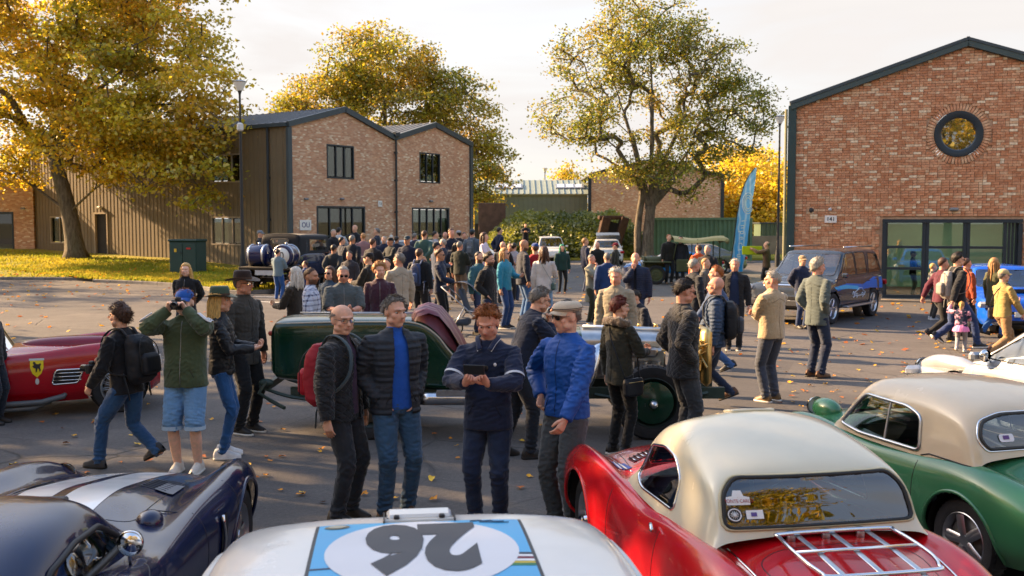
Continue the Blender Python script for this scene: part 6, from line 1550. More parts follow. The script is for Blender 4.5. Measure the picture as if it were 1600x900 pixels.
def blue_coupe():
 T = place('racing_coupe', 'dark blue racing coupe with twin white stripes at the lower left', -2.555, 5.38, -3.7); navy = paint('#07133a', dirt=.0); wt = paint('#ececea', dirt=.0)
 S_ = [(-2.0, [(.55, .35), (.66, .42), (.70, .52), (.70, .62), (.66, .70), (.58, .74), (.45, .76), (.2, .78), (0, .785)]),
          (-1.6, [(.70, .22), (.80, .34), (.83, .52), (.83, .70), (.79, .82), (.70, .87), (.56, .88), (.25, .93), (0, .94)]),
          (-1.15, [(.72, .2), (.83, .34), (.87, .54), (.87, .74), (.82, .85), (.74, .89), (.62, .86), (.28, .84), (0, .84)]),
          (-.6, [(.70, .2), (.80, .34), (.83, .54), (.82, .68), (.78, .76), (.72, .79), (.62, .80), (.3, .80), (0, .80)]),
          (-.2, [(.70, .2), (.79, .34), (.815, .52), (.805, .65), (.77, .74), (.71, .78), (.60, .80), (.3, .86), (0, .88)]),
          (.3, [(.70, .2), (.79, .34), (.82, .52), (.81, .66), (.77, .75), (.70, .79), (.55, .78), (.3, .87), (0, .89)]),
          (.8, [(.71, .2), (.81, .34), (.85, .54), (.85, .68), (.80, .77), (.71, .805), (.52, .745), (.3, .80), (0, .815)]),
          (1.15, [(.72, .2), (.82, .34), (.865, .55), (.865, .68), (.81, .78), (.71, .81), (.50, .71), (.3, .74), (0, .755)]),
          (1.5, [(.70, .22), (.80, .34), (.845, .52), (.84, .65), (.78, .745), (.68, .77), (.49, .65), (.3, .67), (0, .685)]),
          (1.8, [(.62, .24), (.72, .34), (.765, .47), (.76, .59), (.71, .67), (.62, .69), (.46, .58), (.28, .60), (0, .61)]),
          (2.0, [(.48, .28), (.56, .35), (.60, .42), (.59, .48), (.55, .52), (.48, .53), (.38, .49), (.24, .50), (0, .51)])]
 sh = Shell(S_, 190, 46)
 for y in (-1.15, 1.15): sh.arch(y, .33, .385, .6)
 # white stripes are part of the skin's own paint
 sh.build('body', navy, T)
 for y in (-1.15, 1.15):
  arch_liner(sh, T, y, .33, .38, .4, .83)
  for v, s in (('right', 1), ('left', -1)):
   P = sh.drape([(y + math.cos(t) * .389, .33 + math.sin(t) * .389) for t in np.linspace(-.15, PI + .15, 30)], v, -.002); MB().tube(P, .014, 8, cap=False).build('arch_lip', navy, T); wheel(T, s * .71, y, .33, .24, 'five', side=s, rimc=matte((.55, .56, .58), .3, .1, 9, metal=1))
 for x0, x1 in ((-.265, -.035), (.035, .265)):
  n = 44; rows = [sh.drape([(x0 + (x1 - x0) * u, y) for u in np.linspace(0, 1, 7)], 'top', .0025) for y in np.linspace(-.22, 1.66, n)]; MB().grid(rows).build('white_stripe', wt, T)
  rows = [sh.drape([(x0 + (x1 - x0) * u, y) for u in np.linspace(0, 1, 7)], 'top', .0025) for y in np.linspace(1.72, 1.97, 12)]; MB().grid(rows).build('white_stripe', wt, T)
 H_ = [(-1.95, [(.50, .74), (.46, .77), (.40, .80), (.30, .82), (.15, .83), (0, .835)]), (-1.6, [(.56, .82), (.52, .87), (.46, .93), (.35, .97), (.18, .99), (0, .995)]), (-1.25, [(.60, .82), (.55, .92), (.49, 1.03), (.38, 1.09), (.19, 1.115), (0, 1.12)]), (-.95, [(.61, .81), (.56, .93), (.50, 1.06), (.39, 1.125), (.2, 1.15), (0, 1.155)]), (-.70, [(.61, .80), (.56, .92), (.495, 1.045), (.385, 1.11), (.2, 1.135), (0, 1.14)]), (-.50, [(.605, .79), (.555, .87), (.485, .95), (.375, 1.0), (.19, 1.02), (0, 1.03)]), (-.28, [(.60, .78), (.55, .80), (.47, .835), (.36, .865), (.18, .89), (0, .90)])]
 gh = Shell(H_, 120, 34)
 side = round_poly([(-1.45, .86), (-1.32, .965), (-1.05, 1.01), (-.76, 1.0), (-.50, .85)], .04); gh.window(side, 'side', xmin=.42); front = round_poly([(-.40, .885), (.40, .885), (.33, 1.04), (-.33, 1.04)], .05); gh.window(front, 'front', ymin=-.66)
 gh.build('roof', navy, T); gh.glasses(glass((.4, .42, .40), 1.3), T)
 for v in ('right', 'left'): gh.trim(side, v, BLK(), T, .016)
 gh.trim(front, 'front', BLK(), T, .012)
 dk = matte((.03, .035, .05), .7, .2, 9)
 for s in (-1, 1):
  a = sh.decal(0, 0, 0, 0, 'top', dk, 'bonnet_vent', T, .003, shape=lambda u, w_: (s * (.31 + .16 * u), .62 + .34 * w_)); 
  for k in range(6): P = sh.drape([(s * .32, .65 + .055 * k), (s * .455, .65 + .055 * k)], 'top', .008); MB().tube(P, .005, 5).build('vent_slat', dk, a)
  sh.decal(0, 0, 0, 0, 'top', matte((.12, .13, .16), .35, .2, 9), 'vent_panel', T, .010, shape=lambda u, w_: (s * (.40 + .11 * u), .60 + .3 * w_))
  sh.decal(.48, .60, .30, .66, 'right' if s > 0 else 'left', BLK(), 'side_vent', T, .004); P = sh.drape([(.48, .30), (.50, .5), (.48, .67)], 'right' if s > 0 else 'left', .02); MB().tube(curve_pts(P, 8), .011, 6).build('vent_blade', chrome(), T)
  for yy in (.18, .82): sh.trim([(yy, .26), (yy + .03, .55), (yy + .0, .80)], 'right' if s > 0 else 'left', BLK(), T, .0035, 'panel_gap', -.001, False)
  sh.trim([(-1.02, .3), (-1.05, .6), (-1.0, .80), (-.6, .82)], 'right' if s > 0 else 'left', BLK(), T, .0035, 'door_gap', -.001, False)
  lamp(T, (s * .60, 1.83, .60), .08)
 # scoop, fairing dome, mirror
 MB().ell(sh.drape([(.56, -.04)], 'top', .0)[0] + [0, 0, .0], (.075, .095, .062), 20, 12).build('fairing_dome', navy, T); q = sh.drape([(.0, .06)], 'top', .004)[0]; MB().box(q, (.16, .09, .03), bev=.01).build('air_scoop', BLK(), T, smooth=False)
 mirror(T, np.array([.72, -.88, .95]), 1, chrome(), .062, .08, base=(.70, -.82, .82))
 sh.trim(round_poly([(-.50, -.16), (.50, -.16), (.44, 1.69), (-.44, 1.69)], .12, 6), 'top', BLK(), T, .0035, 'bonnet_gap', -.001)
 for x in (-.3, .3): seat(T, x, -1.05, .3, (.03, .03, .035), .42, .5)
 steering(T, .3, -.62, .78, .17); MB().box((0, -.4, .74), (1.1, .14, .2), bev=.05).build('dashboard', BLK(), T, smooth=False); MB().box((0, -.6, .24), (1.3, 1.6, .05)).build('floor_pan', BLK(), T, smooth=False); MB().box((0, -1.2, .7), (1.2, .4, .3)).build('bulkhead', BLK(), T, smooth=False)
blue_coupe()

def white_saloon():
 a = -6.9; f = np.array([math.sin(rad(a)), math.cos(rad(a))]); c = np.array([-.335, 3.50]) - f * .36; wh = paint('#d6d4cf', dirt=.0)
 T = place('rally_car', 'white rally saloon with race number 26 on its roof', c[0], c[1], a)
 w = .80; h = 2.05
 def st(y, top, ws=1., cr=.03, lo=.22):
  q = w * ws; return (y, [(q * .93, lo), (q * .985, lo + .12), (q, lo + (top - lo) * .55), (q * .985, top - .10), (q * .94, top - .03), (q * .84, top), (q * .5, top + cr * .8), (0, top + cr)])
 S_ = [st(-h, .62, .86, .01, .34), st(-h + .08, .84, .93), st(-h + .4, .90, .98), st(-1.2, .90), st(-.7, .90), st(0, .88), st(.7, .88), st(1.0, .87, 1, .04), st(1.3, .82, 1, .04), st(1.75, .76, .97, .04), st(h - .08, .68, .92, .02), st(h, .5, .84, .01, .32)]
 sh = Shell(S_, 90, 24)
 for y in (-1.2, 1.2): sh.arch(y, .30, .355, .5)
 sh.build('body', wh, T)
 for y in (-1.2, 1.2):
  arch_liner(sh, T, y, .3, .35, .35, .77)
  for s in (-1, 1): wheel(T, s * .69, y, .30, .17, 'five', side=s)
 def ar(y, top, wt, dz=0): return (y, [(.745, .86), (.745 + (wt - .745) * .5, .86 + (top - .86) * .5), (wt + .004, top - .105), (wt - .025, top - .055), (wt - .12, top - .022), (wt * .45, top - .002), (0, top)])
 A_ = [ar(-1.35, .90, .74), ar(-1.22, 1.0, .72), ar(-1.02, 1.26, .68), ar(-.93, 1.36, .665), ar(-.82, 1.395, .662), ar(-.4, 1.42, .665), ar(.0, 1.428, .662), ar(.24, 1.418, .652), ar(.345, 1.40, .638), ar(.40, 1.36, .63), ar(.55, 1.24, .64), ar(.80, 1.03, .69), ar(.97, .90, .72)]
 gh = Shell(A_, 150, 44)
 wins = [[(-1.02, .95), (-.88, 1.24), (-.30, 1.29), (-.30, .93)], [(-.24, .93), (-.24, 1.29), (.32, 1.27), (.74, .95)]]
 for P in wins:
  P = round_poly(P, .04); gh.window(P, 'side', xmin=.45)
  for v in ('right', 'left'): gh.trim(P, v, BLK(), T, .009)
 P = round_poly([(-.585, 1.32), (.585, 1.32), (.66, .96), (-.66, .96)], .06); gh.window(P, 'front', ymin=.36); gh.trim(P, 'front', BLK(), T, .010); P = round_poly([(-.56, 1.28), (.56, 1.28), (.62, .98), (-.62, .98)], .06); gh.window(P, 'rear', ymax=-.94); gh.trim(P, 'rear', BLK(), T, .010)
 gh.build('roof', wh, T); gh.glasses(GLC, T)
 # drip rails
 for s in (-1, 1):
  v = 'right' if s > 0 else 'left'; g = gh.drape([(y, z) for y, z in zip(np.linspace(-.95, .36, 20), np.interp(np.linspace(-.95, .36, 20), [-.95, -.8, 0, .25, .36], [1.24, 1.295, 1.325, 1.312, 1.28]))], v, .012); MB().tube(g, [(.016, .009)] * 20, 6, flat=(0, 0, 1)).build('drip_rail', matte((.6, .6, .58), .35, .1, 9), T)
 # roof plate
 PL = (-.335, .335, -.47, .195); bl = matte('#3fa4d6', .35, .04, 4); dk = matte((.03, .032, .036), .45, .1, 6)
 gh.decal(PL[0] - .012, PL[1] + .012, PL[2], PL[3] + .008, 'top', dk, 'plate_border', T, .002, 20, 20); gh.decal(PL[0], PL[1], PL[2], PL[3], 'top', bl, 'number_panel', T, .0035, 20, 20)
 cy = (PL[2] + PL[3]) / 2 
 q = MB(); rows = [gh.drape([(math.cos(t) * .30 * k, -.118 + math.sin(t) * .308 * k) for t in np.linspace(0, 2 * PI, 49)[:-1]], 'top', .005) for k in (1, .8, .6, .4, .2, .01)]; q.grid(rows, closed=True).build('roundel', matte((.66, .66, .68), .4, .04, 4), T)
 n_ = text_mesh('26', .56, matte((.035, .036, .045), .45, .06, 6), 'race_number', T, (0, -.055, 0), (0, 0, PI), .0, sx=.60, bold=.036); drape_mesh(gh, n_, 'top', .0072)
 # corner print: emblem, script, stripes
 em = gh.polydecal([(-.275 + math.cos(t) * .042, .158 + math.sin(t) * .026) for t in np.linspace(0, 2 * PI, 20)[:-1]], 'top', matte((.16, .15, .10), .5, .1, 9), 'emblem', T, .005); gh.polydecal([(-.275 + math.cos(t) * .030, .158 + math.sin(t) * .017) for t in np.linspace(0, 2 * PI, 20)[:-1]], 'top', matte((.4, .38, .28), .5, .1, 9), 'emblem_centre', em, .0065)
 sq = MB(); sq.tube(gh.drape([(.17, .172), (.20, .178), (.215, .164), (.24, .172), (.25, .158), (.285, .16)], 'top', .006), .0022, 4); sq.tube(gh.drape([(.20, .158), (.26, .148), (.30, .15)], 'top', .006), .0018, 4); sq.build('script', matte((.05, .12, .2), .5, .1, 9), T)
 for i, cc in enumerate(('#20222a', '#e8e8e8', '#7a1a2a', '#e8e8e8', '#c8b030', '#2a7a4a')):
  gh.decal(0, 0, 0, 0, 'top', matte(cc, .5, .05, 9), 'stripe', T, .0045, 8, 3, shape=lambda u, v_: (.20 + .135 * u + .015 * i * (1 - u) * -1, -.165 - .019 * i - .016 * v_))
 gh.decal(0, 0, 0, 0, 'top', matte('#2a2440', .5, .05, 9), 'stripe', T, .0045, 8, 3, shape=lambda u, v_: (-.335 + .10 * u, -.235 - .012 * v_))
 # hinged vent and chequered band
 vb = MB().box((0, .285, 1.424), (.225, .085, .024), bev=.010).build('roof_vent', wh, T, smooth=False); MB().box((0, .228, 1.421), (.25, .022, .010), bev=.004).build('vent_base', matte((.5, .5, .47), .5, .1, 9), vb, smooth=False)
 for x in (-.078, .078): MB().box((x, .236, 1.431), (.02, .024, .014), bev=.004).build('hinge', BLK(), vb, smooth=False)
 for x in (-.121, .121): MB().box((x, .24, 1.424), (.005, .10, .02)).build('vent_gap', BLK(), vb, smooth=False)
 for i in range(16):
  x = -.44 + i * .058
  if abs(x) < .14: continue
  gh.decal(x, x + .029, .322 + .02 * (i % 2), .342 + .02 * (i % 2), 'top', BLK(), 'chequer', T, .003, 3, 3)
 mirror(T, np.array([.83, .62, 1.0]), 1, chrome(), .07, .05, base=(.78, .66, .90)); mirror(T, np.array([-.83, .62, 1.0]), -1, chrome(), .07, .05, base=(-.78, .66, .90))
 for s in (-1, 1): lamp(T, (s * .6, 2.02, .62), .085)
 for s in (-1, 1): MB().box((s * .62, -2.05, .68), (.2, .05, .12), bev=.02).build('tail_light', matte((.35, .01, .01), .2, .1, 9), T, smooth=False)
 for x in (-.34, .34): seat(T, x, -.1, .42)
 seat(T, 0, -.8, .42, w=1.1); steering(T, .34, .45, .86); MB().box((0, 0, .26), (1.4, 3.2, .06)).build('floor_pan', BLK(), T, smooth=False); MB().box((0, .72, .82), (1.3, .2, .14), bev=.05).build('dashboard', BLK(), T, smooth=False)
white_saloon()

def green_sportscar():
 T = place('classic_car', 'pale green classic sports car with cream hardtop at the right edge', 3.36, 7.72, -17); gm = paint('#356e4a', dirt=.0); cream = paint('#cbb99c', dirt=.04)
 S_ = [(-1.72, [(.40, .36), (.46, .40), (.49, .46), (.48, .53), (.43, .58), (.36, .60), (.26, .61), (.12, .62), (0, .62)]), (-1.55, [(.52, .25), (.60, .35), (.63, .48), (.62, .60), (.56, .67), (.48, .70), (.36, .70), (.18, .71), (0, .715)]), (-1.2, [(.56, .2), (.65, .34), (.68, .52), (.67, .68), (.61, .76), (.53, .79), (.42, .77), (.2, .80), (0, .805)]), (-.9, [(.57, .18), (.66, .34), (.685, .54), (.67, .70), (.62, .785), (.55, .815), (.45, .80), (.22, .84), (0, .845)]), (-.5, [(.57, .18), (.655, .34), (.67, .52), (.66, .66), (.62, .75), (.57, .78), (.48, .79), (.24, .80), (0, .80)]), (0, [(.57, .18), (.65, .34), (.665, .5), (.65, .62), (.62, .71), (.58, .745), (.50, .76), (.25, .77), (0, .77)]), (.45, [(.57, .18), (.655, .34), (.67, .52), (.655, .65), (.62, .74), (.57, .77), (.48, .78), (.26, .84), (0, .86)]), (.85, [(.58, .2), (.66, .34), (.68, .52), (.67, .68), (.62, .77), (.54, .80), (.42, .76), (.24, .81), (0, .83)]), (1.15, [(.58, .2), (.66, .34), (.68, .52), (.67, .67), (.62, .75), (.54, .78), (.42, .73), (.22, .76), (0, .78)]), (1.45, [(.54, .22), (.63, .33), (.655, .46), (.64, .57), (.59, .64), (.51, .66), (.40, .61), (.2, .63), (0, .64)]), (1.72, [(.40, .26), (.48, .33), (.51, .40), (.50, .46), (.45, .49), (.38, .50), (.28, .46), (.14, .47), (0, .47)])]
 sh = Shell(S_, 170, 42)
 for y in (-.96, 1.02): sh.arch(y, .285, .335, .45)
 cz = round_poly([(-.44, -.72), (.44, -.72), (.47, .40), (-.47, .40)], .15); sh.window(cz, 'top'); sh.glass = []
 sh.build('body', gm, T)
 for y in (-.96, 1.02):
  arch_liner(sh, T, y, .285, .33, .32, .65)
  for v, s in (('right', 1), ('left', -1)):
   P = sh.drape([(y + math.cos(t) * .338, .285 + math.sin(t) * .338) for t in np.linspace(-.15, PI + .15, 30)], v, -.002); MB().tube(P, .014, 8, cap=False).build('arch_lip', gm, T); wheel(T, s * .545, y, .285, .16, 'five', side=s, rimc=matte((.5, .5, .52), .35, .1, 9, metal=1))
 for s in (-1, 1):
  c = sh.drape([(s * .27, 1.12)], 'top', 0)[0]; MB().ell(c + [0, -.02, .03], (.095, .18, .10), 24, 16).build('headlight_pod', gm, T); lamp(T, (c[0], c[1] + .165, c[2] + .035), .075)
  v = 'right' if s > 0 else 'left'
  sh.trim([(-.52, .26), (-.50, .5), (-.52, .74)], v, BLK(), T, .0035, 'door_gap', -.001, False); sh.trim([(.42, .26), (.44, .5), (.42, .74)], v, BLK(), T, .0035, 'door_gap', -.001, False)
  MB().ell((s * .52, -1.66, .58), (.035, .03, .045)).build('tail_light', matte((.4, .01, .01), .2, .1, 9), T)
 H_ = [(-1.04, [(.585, .78), (.56, .80), (.50, .83), (.38, .845), (.2, .855), (0, .86)]), (-.99, [(.60, .77), (.578, .85), (.53, .92), (.41, .955), (.2, .97), (0, .975)]), (-.91, [(.605, .765), (.585, .92), (.54, 1.03), (.43, 1.09), (.2, 1.11), (0, 1.115)]), (-.78, [(.605, .76), (.58, .95), (.54, 1.09), (.43, 1.165), (.2, 1.195), (0, 1.20)]), (-.5, [(.605, .76), (.575, .955), (.53, 1.13), (.42, 1.22), (.2, 1.25), (0, 1.26)]), (-.15, [(.60, .755), (.565, .96), (.52, 1.13), (.41, 1.225), (.2, 1.26), (0, 1.27)]), (.15, [(.595, .755), (.56, .95), (.515, 1.11), (.405, 1.20), (.2, 1.235), (0, 1.245)]), (.30, [(.59, .76), (.555, .93), (.505, 1.07), (.40, 1.155), (.2, 1.185), (0, 1.195)]), (.40, [(.585, .765), (.55, .89), (.50, 1.0), (.39, 1.05), (.2, 1.075), (0, 1.08)]), (.56, [(.58, .77), (.545, .81), (.49, .84), (.37, .86), (.2, .88), (0, .885)])]
 gh = Shell(H_, 130, 40)
 side = round_poly([(-.50, .80), (-.46, 1.04), (-.30, 1.085), (.22, 1.09), (.48, .82), (.2, .79)], .05); rear = round_poly([(-.46, .91), (.46, .91), (.50, .98), (.45, 1.08), (.28, 1.12), (-.28, 1.12), (-.45, 1.08), (-.50, .98)], .08); front = round_poly([(-.47, .89), (.47, .89), (.43, 1.10), (-.43, 1.10)], .05)
 gh.window(side, 'side', xmin=.45, ymin=-.55); gh.window(rear, 'rear', ymax=-.72); gh.window(front, 'front', ymin=.25); gh.build('hardtop', cream, T); gh.glasses(glass((.66, .70, .68), 1.1), T)
 for v in ('right', 'left'):
  gh.trim(side, v, alu(), T, .013, 'window_frame', .004); gh.trim([(-.1, .795), (-.1, 1.085)], v, alu(), T, .008, 'window_bar', .004, False)
 gh.trim(rear, 'rear', matte((.03, .03, .03), .6, .1, 9), T, .012, 'window_seal'); gh.trim([(x * 1.05, 1.02 + (z - 1.02) * 1.12) for x, z in rear], 'rear', chrome(), T, .006); gh.trim(front, 'front', matte('#6a4634', .5, .1, 9), T, .013)
 gh.trim([(-1.0, .80), (-.6, .80), (-.52, .775)], 'left', BLK(), T, .006, 'roof_seal', 0, False)
 a = gh.polydecal(round_poly([(-.36, .95), (-.24, .95), (-.24, 1.0), (-.36, 1.0)], .02), 'rear', matte((.72, .7, .74), .5, .05, 9), 'white_sticker', T, .006); gh.decal(-.33, -.28, .965, .99, 'rear', matte('#5a3a7a', .5, .1, 9), 'sticker_mark', a, .009, 4, 4)
 for x in (-.25, .25): seat(T, x, -.28, .32, (.03, .03, .03), .4, .5)
 steering(T, .26, .18, .78, .18); MB().box((0, .38, .72), (1.0, .12, .18), bev=.05).build('dashboard', BLK(), T, smooth=False); MB().box((0, -.2, .22), (1.1, 1.4, .05)).build('floor_pan', BLK(), T, smooth=False)
 m = MB().tube(curve_pts([(-.46, -.62, .3), (-.44, -.62, 1.0), (0, -.62, 1.12), (.44, -.62, 1.0), (.46, -.62, .3)], 20), .02, 8); m.tube([(-.4, -.62, 1.02), (.35, -.85, .6)], .016, 8); m.build('roll_bar', alu(), T)
green_sportscar()

# ---- silver coupe behind it
T, sh, gh = modern_car('sports_coupe', 'silver white coupe with a round front wing behind the cream hardtop', 6.35, 10.85, -15, '#a2a6ac', L=4.2, W=1.66, H=1.30, belt=.84, hood=.66, nose=.60, deck=.86, wb=2.3, r=.31, cabin=(-1.9, -.75, .28, .90), metallic=.35, top_w=.70)
for s in (-1, 1):
 b_ = MB().tube(curve_pts([(s * .60, .85, .66), (s * .62, 1.3, .70), (s * .60, 1.7, .67), (s * .58, 1.98, .56)], 14), np.interp(np.linspace(0, 1, 14), [0, .3, .8, 1], [.03, .11, .125, .12]), 16).build('front_wing', paint('#a2a6ac', .35), T); lamp(T, (s * .58, 2.04, .60), .10)
MB().tube(curve_pts([(-.78, 2.02, .34), (-.3, 2.14, .34), (.3, 2.14, .34), (.78, 2.02, .34)], 14), [(.05, .03)] * 14, 8, flat=(0, 0, 1)).build('front_bumper', paint('#a2a6ac', .35), T)
mirror(T, np.array([-.84, .62, .92]), -1, chrome(), .075, .04, base=(-.76, .62, .84))

# ---- red open racer, left
def red_racer():
 T = place('open_racing_car', 'red open racing car with a yellow shield badge at the left edge', -6.78, 12.65, 66.7); pm = paint('#a3061a', dirt=.04)
 S_ = [(-1.95, [(.45, .35), (.52, .42), (.54, .50), (.52, .58), (.46, .64), (.38, .67), (.26, .68), (.12, .69), (0, .69)]), (-1.6, [(.62, .24), (.72, .36), (.75, .52), (.74, .68), (.68, .80), (.58, .84), (.42, .80), (.2, .80), (0, .80)]), (-1.15, [(.66, .2), (.76, .34), (.80, .54), (.79, .74), (.73, .88), (.62, .93), (.46, .86), (.22, .84), (0, .84)]), (-.6, [(.66, .18), (.75, .34), (.78, .54), (.77, .70), (.73, .80), (.66, .84), (.52, .84), (.26, .84), (0, .84)]), (0, [(.66, .18), (.74, .34), (.77, .52), (.76, .66), (.72, .75), (.66, .79), (.54, .80), (.28, .82), (0, .83)]), (.5, [(.66, .18), (.75, .34), (.78, .52), (.77, .67), (.73, .77), (.65, .81), (.5, .78), (.26, .84), (0, .86)]), (1.5, [(.66, .2), (.77, .34), (.81, .54), (.80, .74), (.74, .86), (.63, .90), (.45, .76), (.24, .80), (0, .82)]), (1.9, [(.62, .22), (.72, .34), (.76, .50), (.75, .66), (.69, .76), (.58, .79), (.42, .66), (.2, .68), (0, .70)]), (2.12, [(.35, .30), (.42, .36), (.45, .42), (.44, .48), (.39, .52), (.32, .54), (.22, .50), (.1, .51), (0, .51)])]
 sh = Shell(S_, 130, 36)
 for y in (-1.15, 1.60): sh.arch(y, .33, .38, .55)
 cz = round_poly([(-.50, -.65), (.50, -.65), (.52, .18), (-.52, .18)], .15); sh.window(cz, 'top'); sh.glass = []; sh.build('body', pm, T)
 for y in (-1.15, 1.60):
  arch_liner(sh, T, y, .33, .375, .35, .78)
  for s in (-1, 1): wheel(T, s * .66, y, .33, .18, 'wire', side=s)
 # shield with prancing animal, small badge
 wd = [(-.075, .11), (.075, .11), (.075, .0), (.05, -.07), (0, -.12), (-.05, -.07), (-.075, 0)]
 b_ = sh.polydecal([(.66 + x, .64 + z) for x, z in wd], 'right', matte('#e0c81c', .4, .04, 9), 'shield_badge', T, .005)
 hs_ = [(-.03, .035), (-.045, .06), (-.035, .075), (-.015, .065), (-.005, .045), (.02, .04), (.04, .055), (.05, .04), (.035, .01), (.045, -.03), (.03, -.05), (.025, -.02), (.01, -.005), (.0, -.045), (-.015, -.06), (-.012, -.01), (-.035, .0), (-.05, .02)]
 c = MB(); c.add(sh.drape([(.66 - x * -1, .64 + z) for x, z in hs_], 'right', .010), [tuple(range(len(hs_)))]); c.build('horse', BLK(), b_, smooth=False)
 sh.decal(.575, .745, .727, .75, 'right', matte((.5, .52, .5), .4, .05, 9), 'badge_band', T, .008); sh.polydecal([(.66 + math.cos(t) * .022, .47 + math.sin(t) * .04) for t in np.linspace(0, 2 * PI, 14)[:-1]], 'right', matte((.6, .6, .6), .3, .05, 9), 'round_badge', T, .005)
 gp = round_poly([(.88, .42), (1.22, .45), (1.20, .62), (1.10, .66), (.90, .62), (.86, .55)], .04) if 0 else round_poly([(.84, .42), (.84 + .30, .43), (.84 + .37, .60), (.84 + .05, .60)], .04)
 gp = [(y - .02, z) for y, z in gp]
 for v in ('right', 'left'):
  a = sh.polydecal(gp, v, BLK(), 'side_vent', T, .004); P = sh.drape(dens(gp, .02), v, .008); m = MB().tube(np.vstack([P, P[:1]]), .011, 6)
  for z in (.47, .515, .56): m.tube(sh.drape([(.84, z), (1.16, z)], v, .012), .007, 5)
  m.build('vent_trim', chrome(), a)
 m = MB().tube([(.80, -.9, .2), (.80, .7, .21), (.74, .95, .26), (.66, 1.0, .34)], .035, 8); m.tube([(.78, -.9, .13), (.78, .6, .14), (.72, .8, .2)], .03, 8); m.build('exhaust_pipe', matte((.10, .11, .12), .4, .2, 9), T)
 # wrap screen with metal frame
 sc = [[(math.sin(t) * .60 * (1 - .12 * k), -.02 + math.cos(t) * .42 - .16 * k, .82 + .27 * k) for t in np.linspace(-1.9, 1.9, 26)] for k in (0, .5, 1)]
 w_ = MB().grid(sc).build('windscreen', glass((.82, .86, .86), 1.1), T); MB().tube(sc[2], .007, 6).build('screen_rim', chrome(), w_); MB().tube(sc[0], .008, 6).build('screen_base', chrome(), w_)
 for t in (-.62, .62): MB().tube([(math.sin(t) * .60, -.02 + math.cos(t) * .42, .82), (math.sin(t) * .53, -.18 + math.cos(t) * .42, 1.09)], .009, 6).build('screen_post', chrome(), w_)
 MB().box((-.02, .08, 1.02), (.17, .04, .07), bev=.015).build('rear_view_mirror', BLK(), T, smooth=False)
 # bubble on the bonnet
 P = [[(math.cos(t) * .20 * math.sin(k), 1.05 + math.cos(k) * -.60, .80 + .12 * max(0, math.sin(t)) * math.sin(k) ** .6 + .02) for t in np.linspace(0, PI, 14)] for k in np.linspace(.08, PI - .08, 20)]
 MB().grid(P).build('bonnet_bubble', matte('#7a2030', .16, .1, 4), T)
 for k in range(12):
  for s in (-1, 1): MB().ell(sh.drape([(s * .27, .45 + k * .1)], 'top', .0)[0], (.009, .009, .006), 6, 4).build('rivet', chrome(), T)
 seat(T, -.28, -.2, .3, (.25, .02, .02)); seat(T, .28, -.2, .3, (.25, .02, .02)); steering(T, .28, .12, .80); MB().box((0, -.2, .22), (1.2, 1.2, .05)).build('floor_pan', BLK(), T, smooth=False)
 MB().ell((0, -1.0, .90), (.28, .5, .16)).build('head_fairing', pm, T)
 for s in (-1, 1): lamp(T, (s * .60, 2.1, .62), .085)
red_racer()

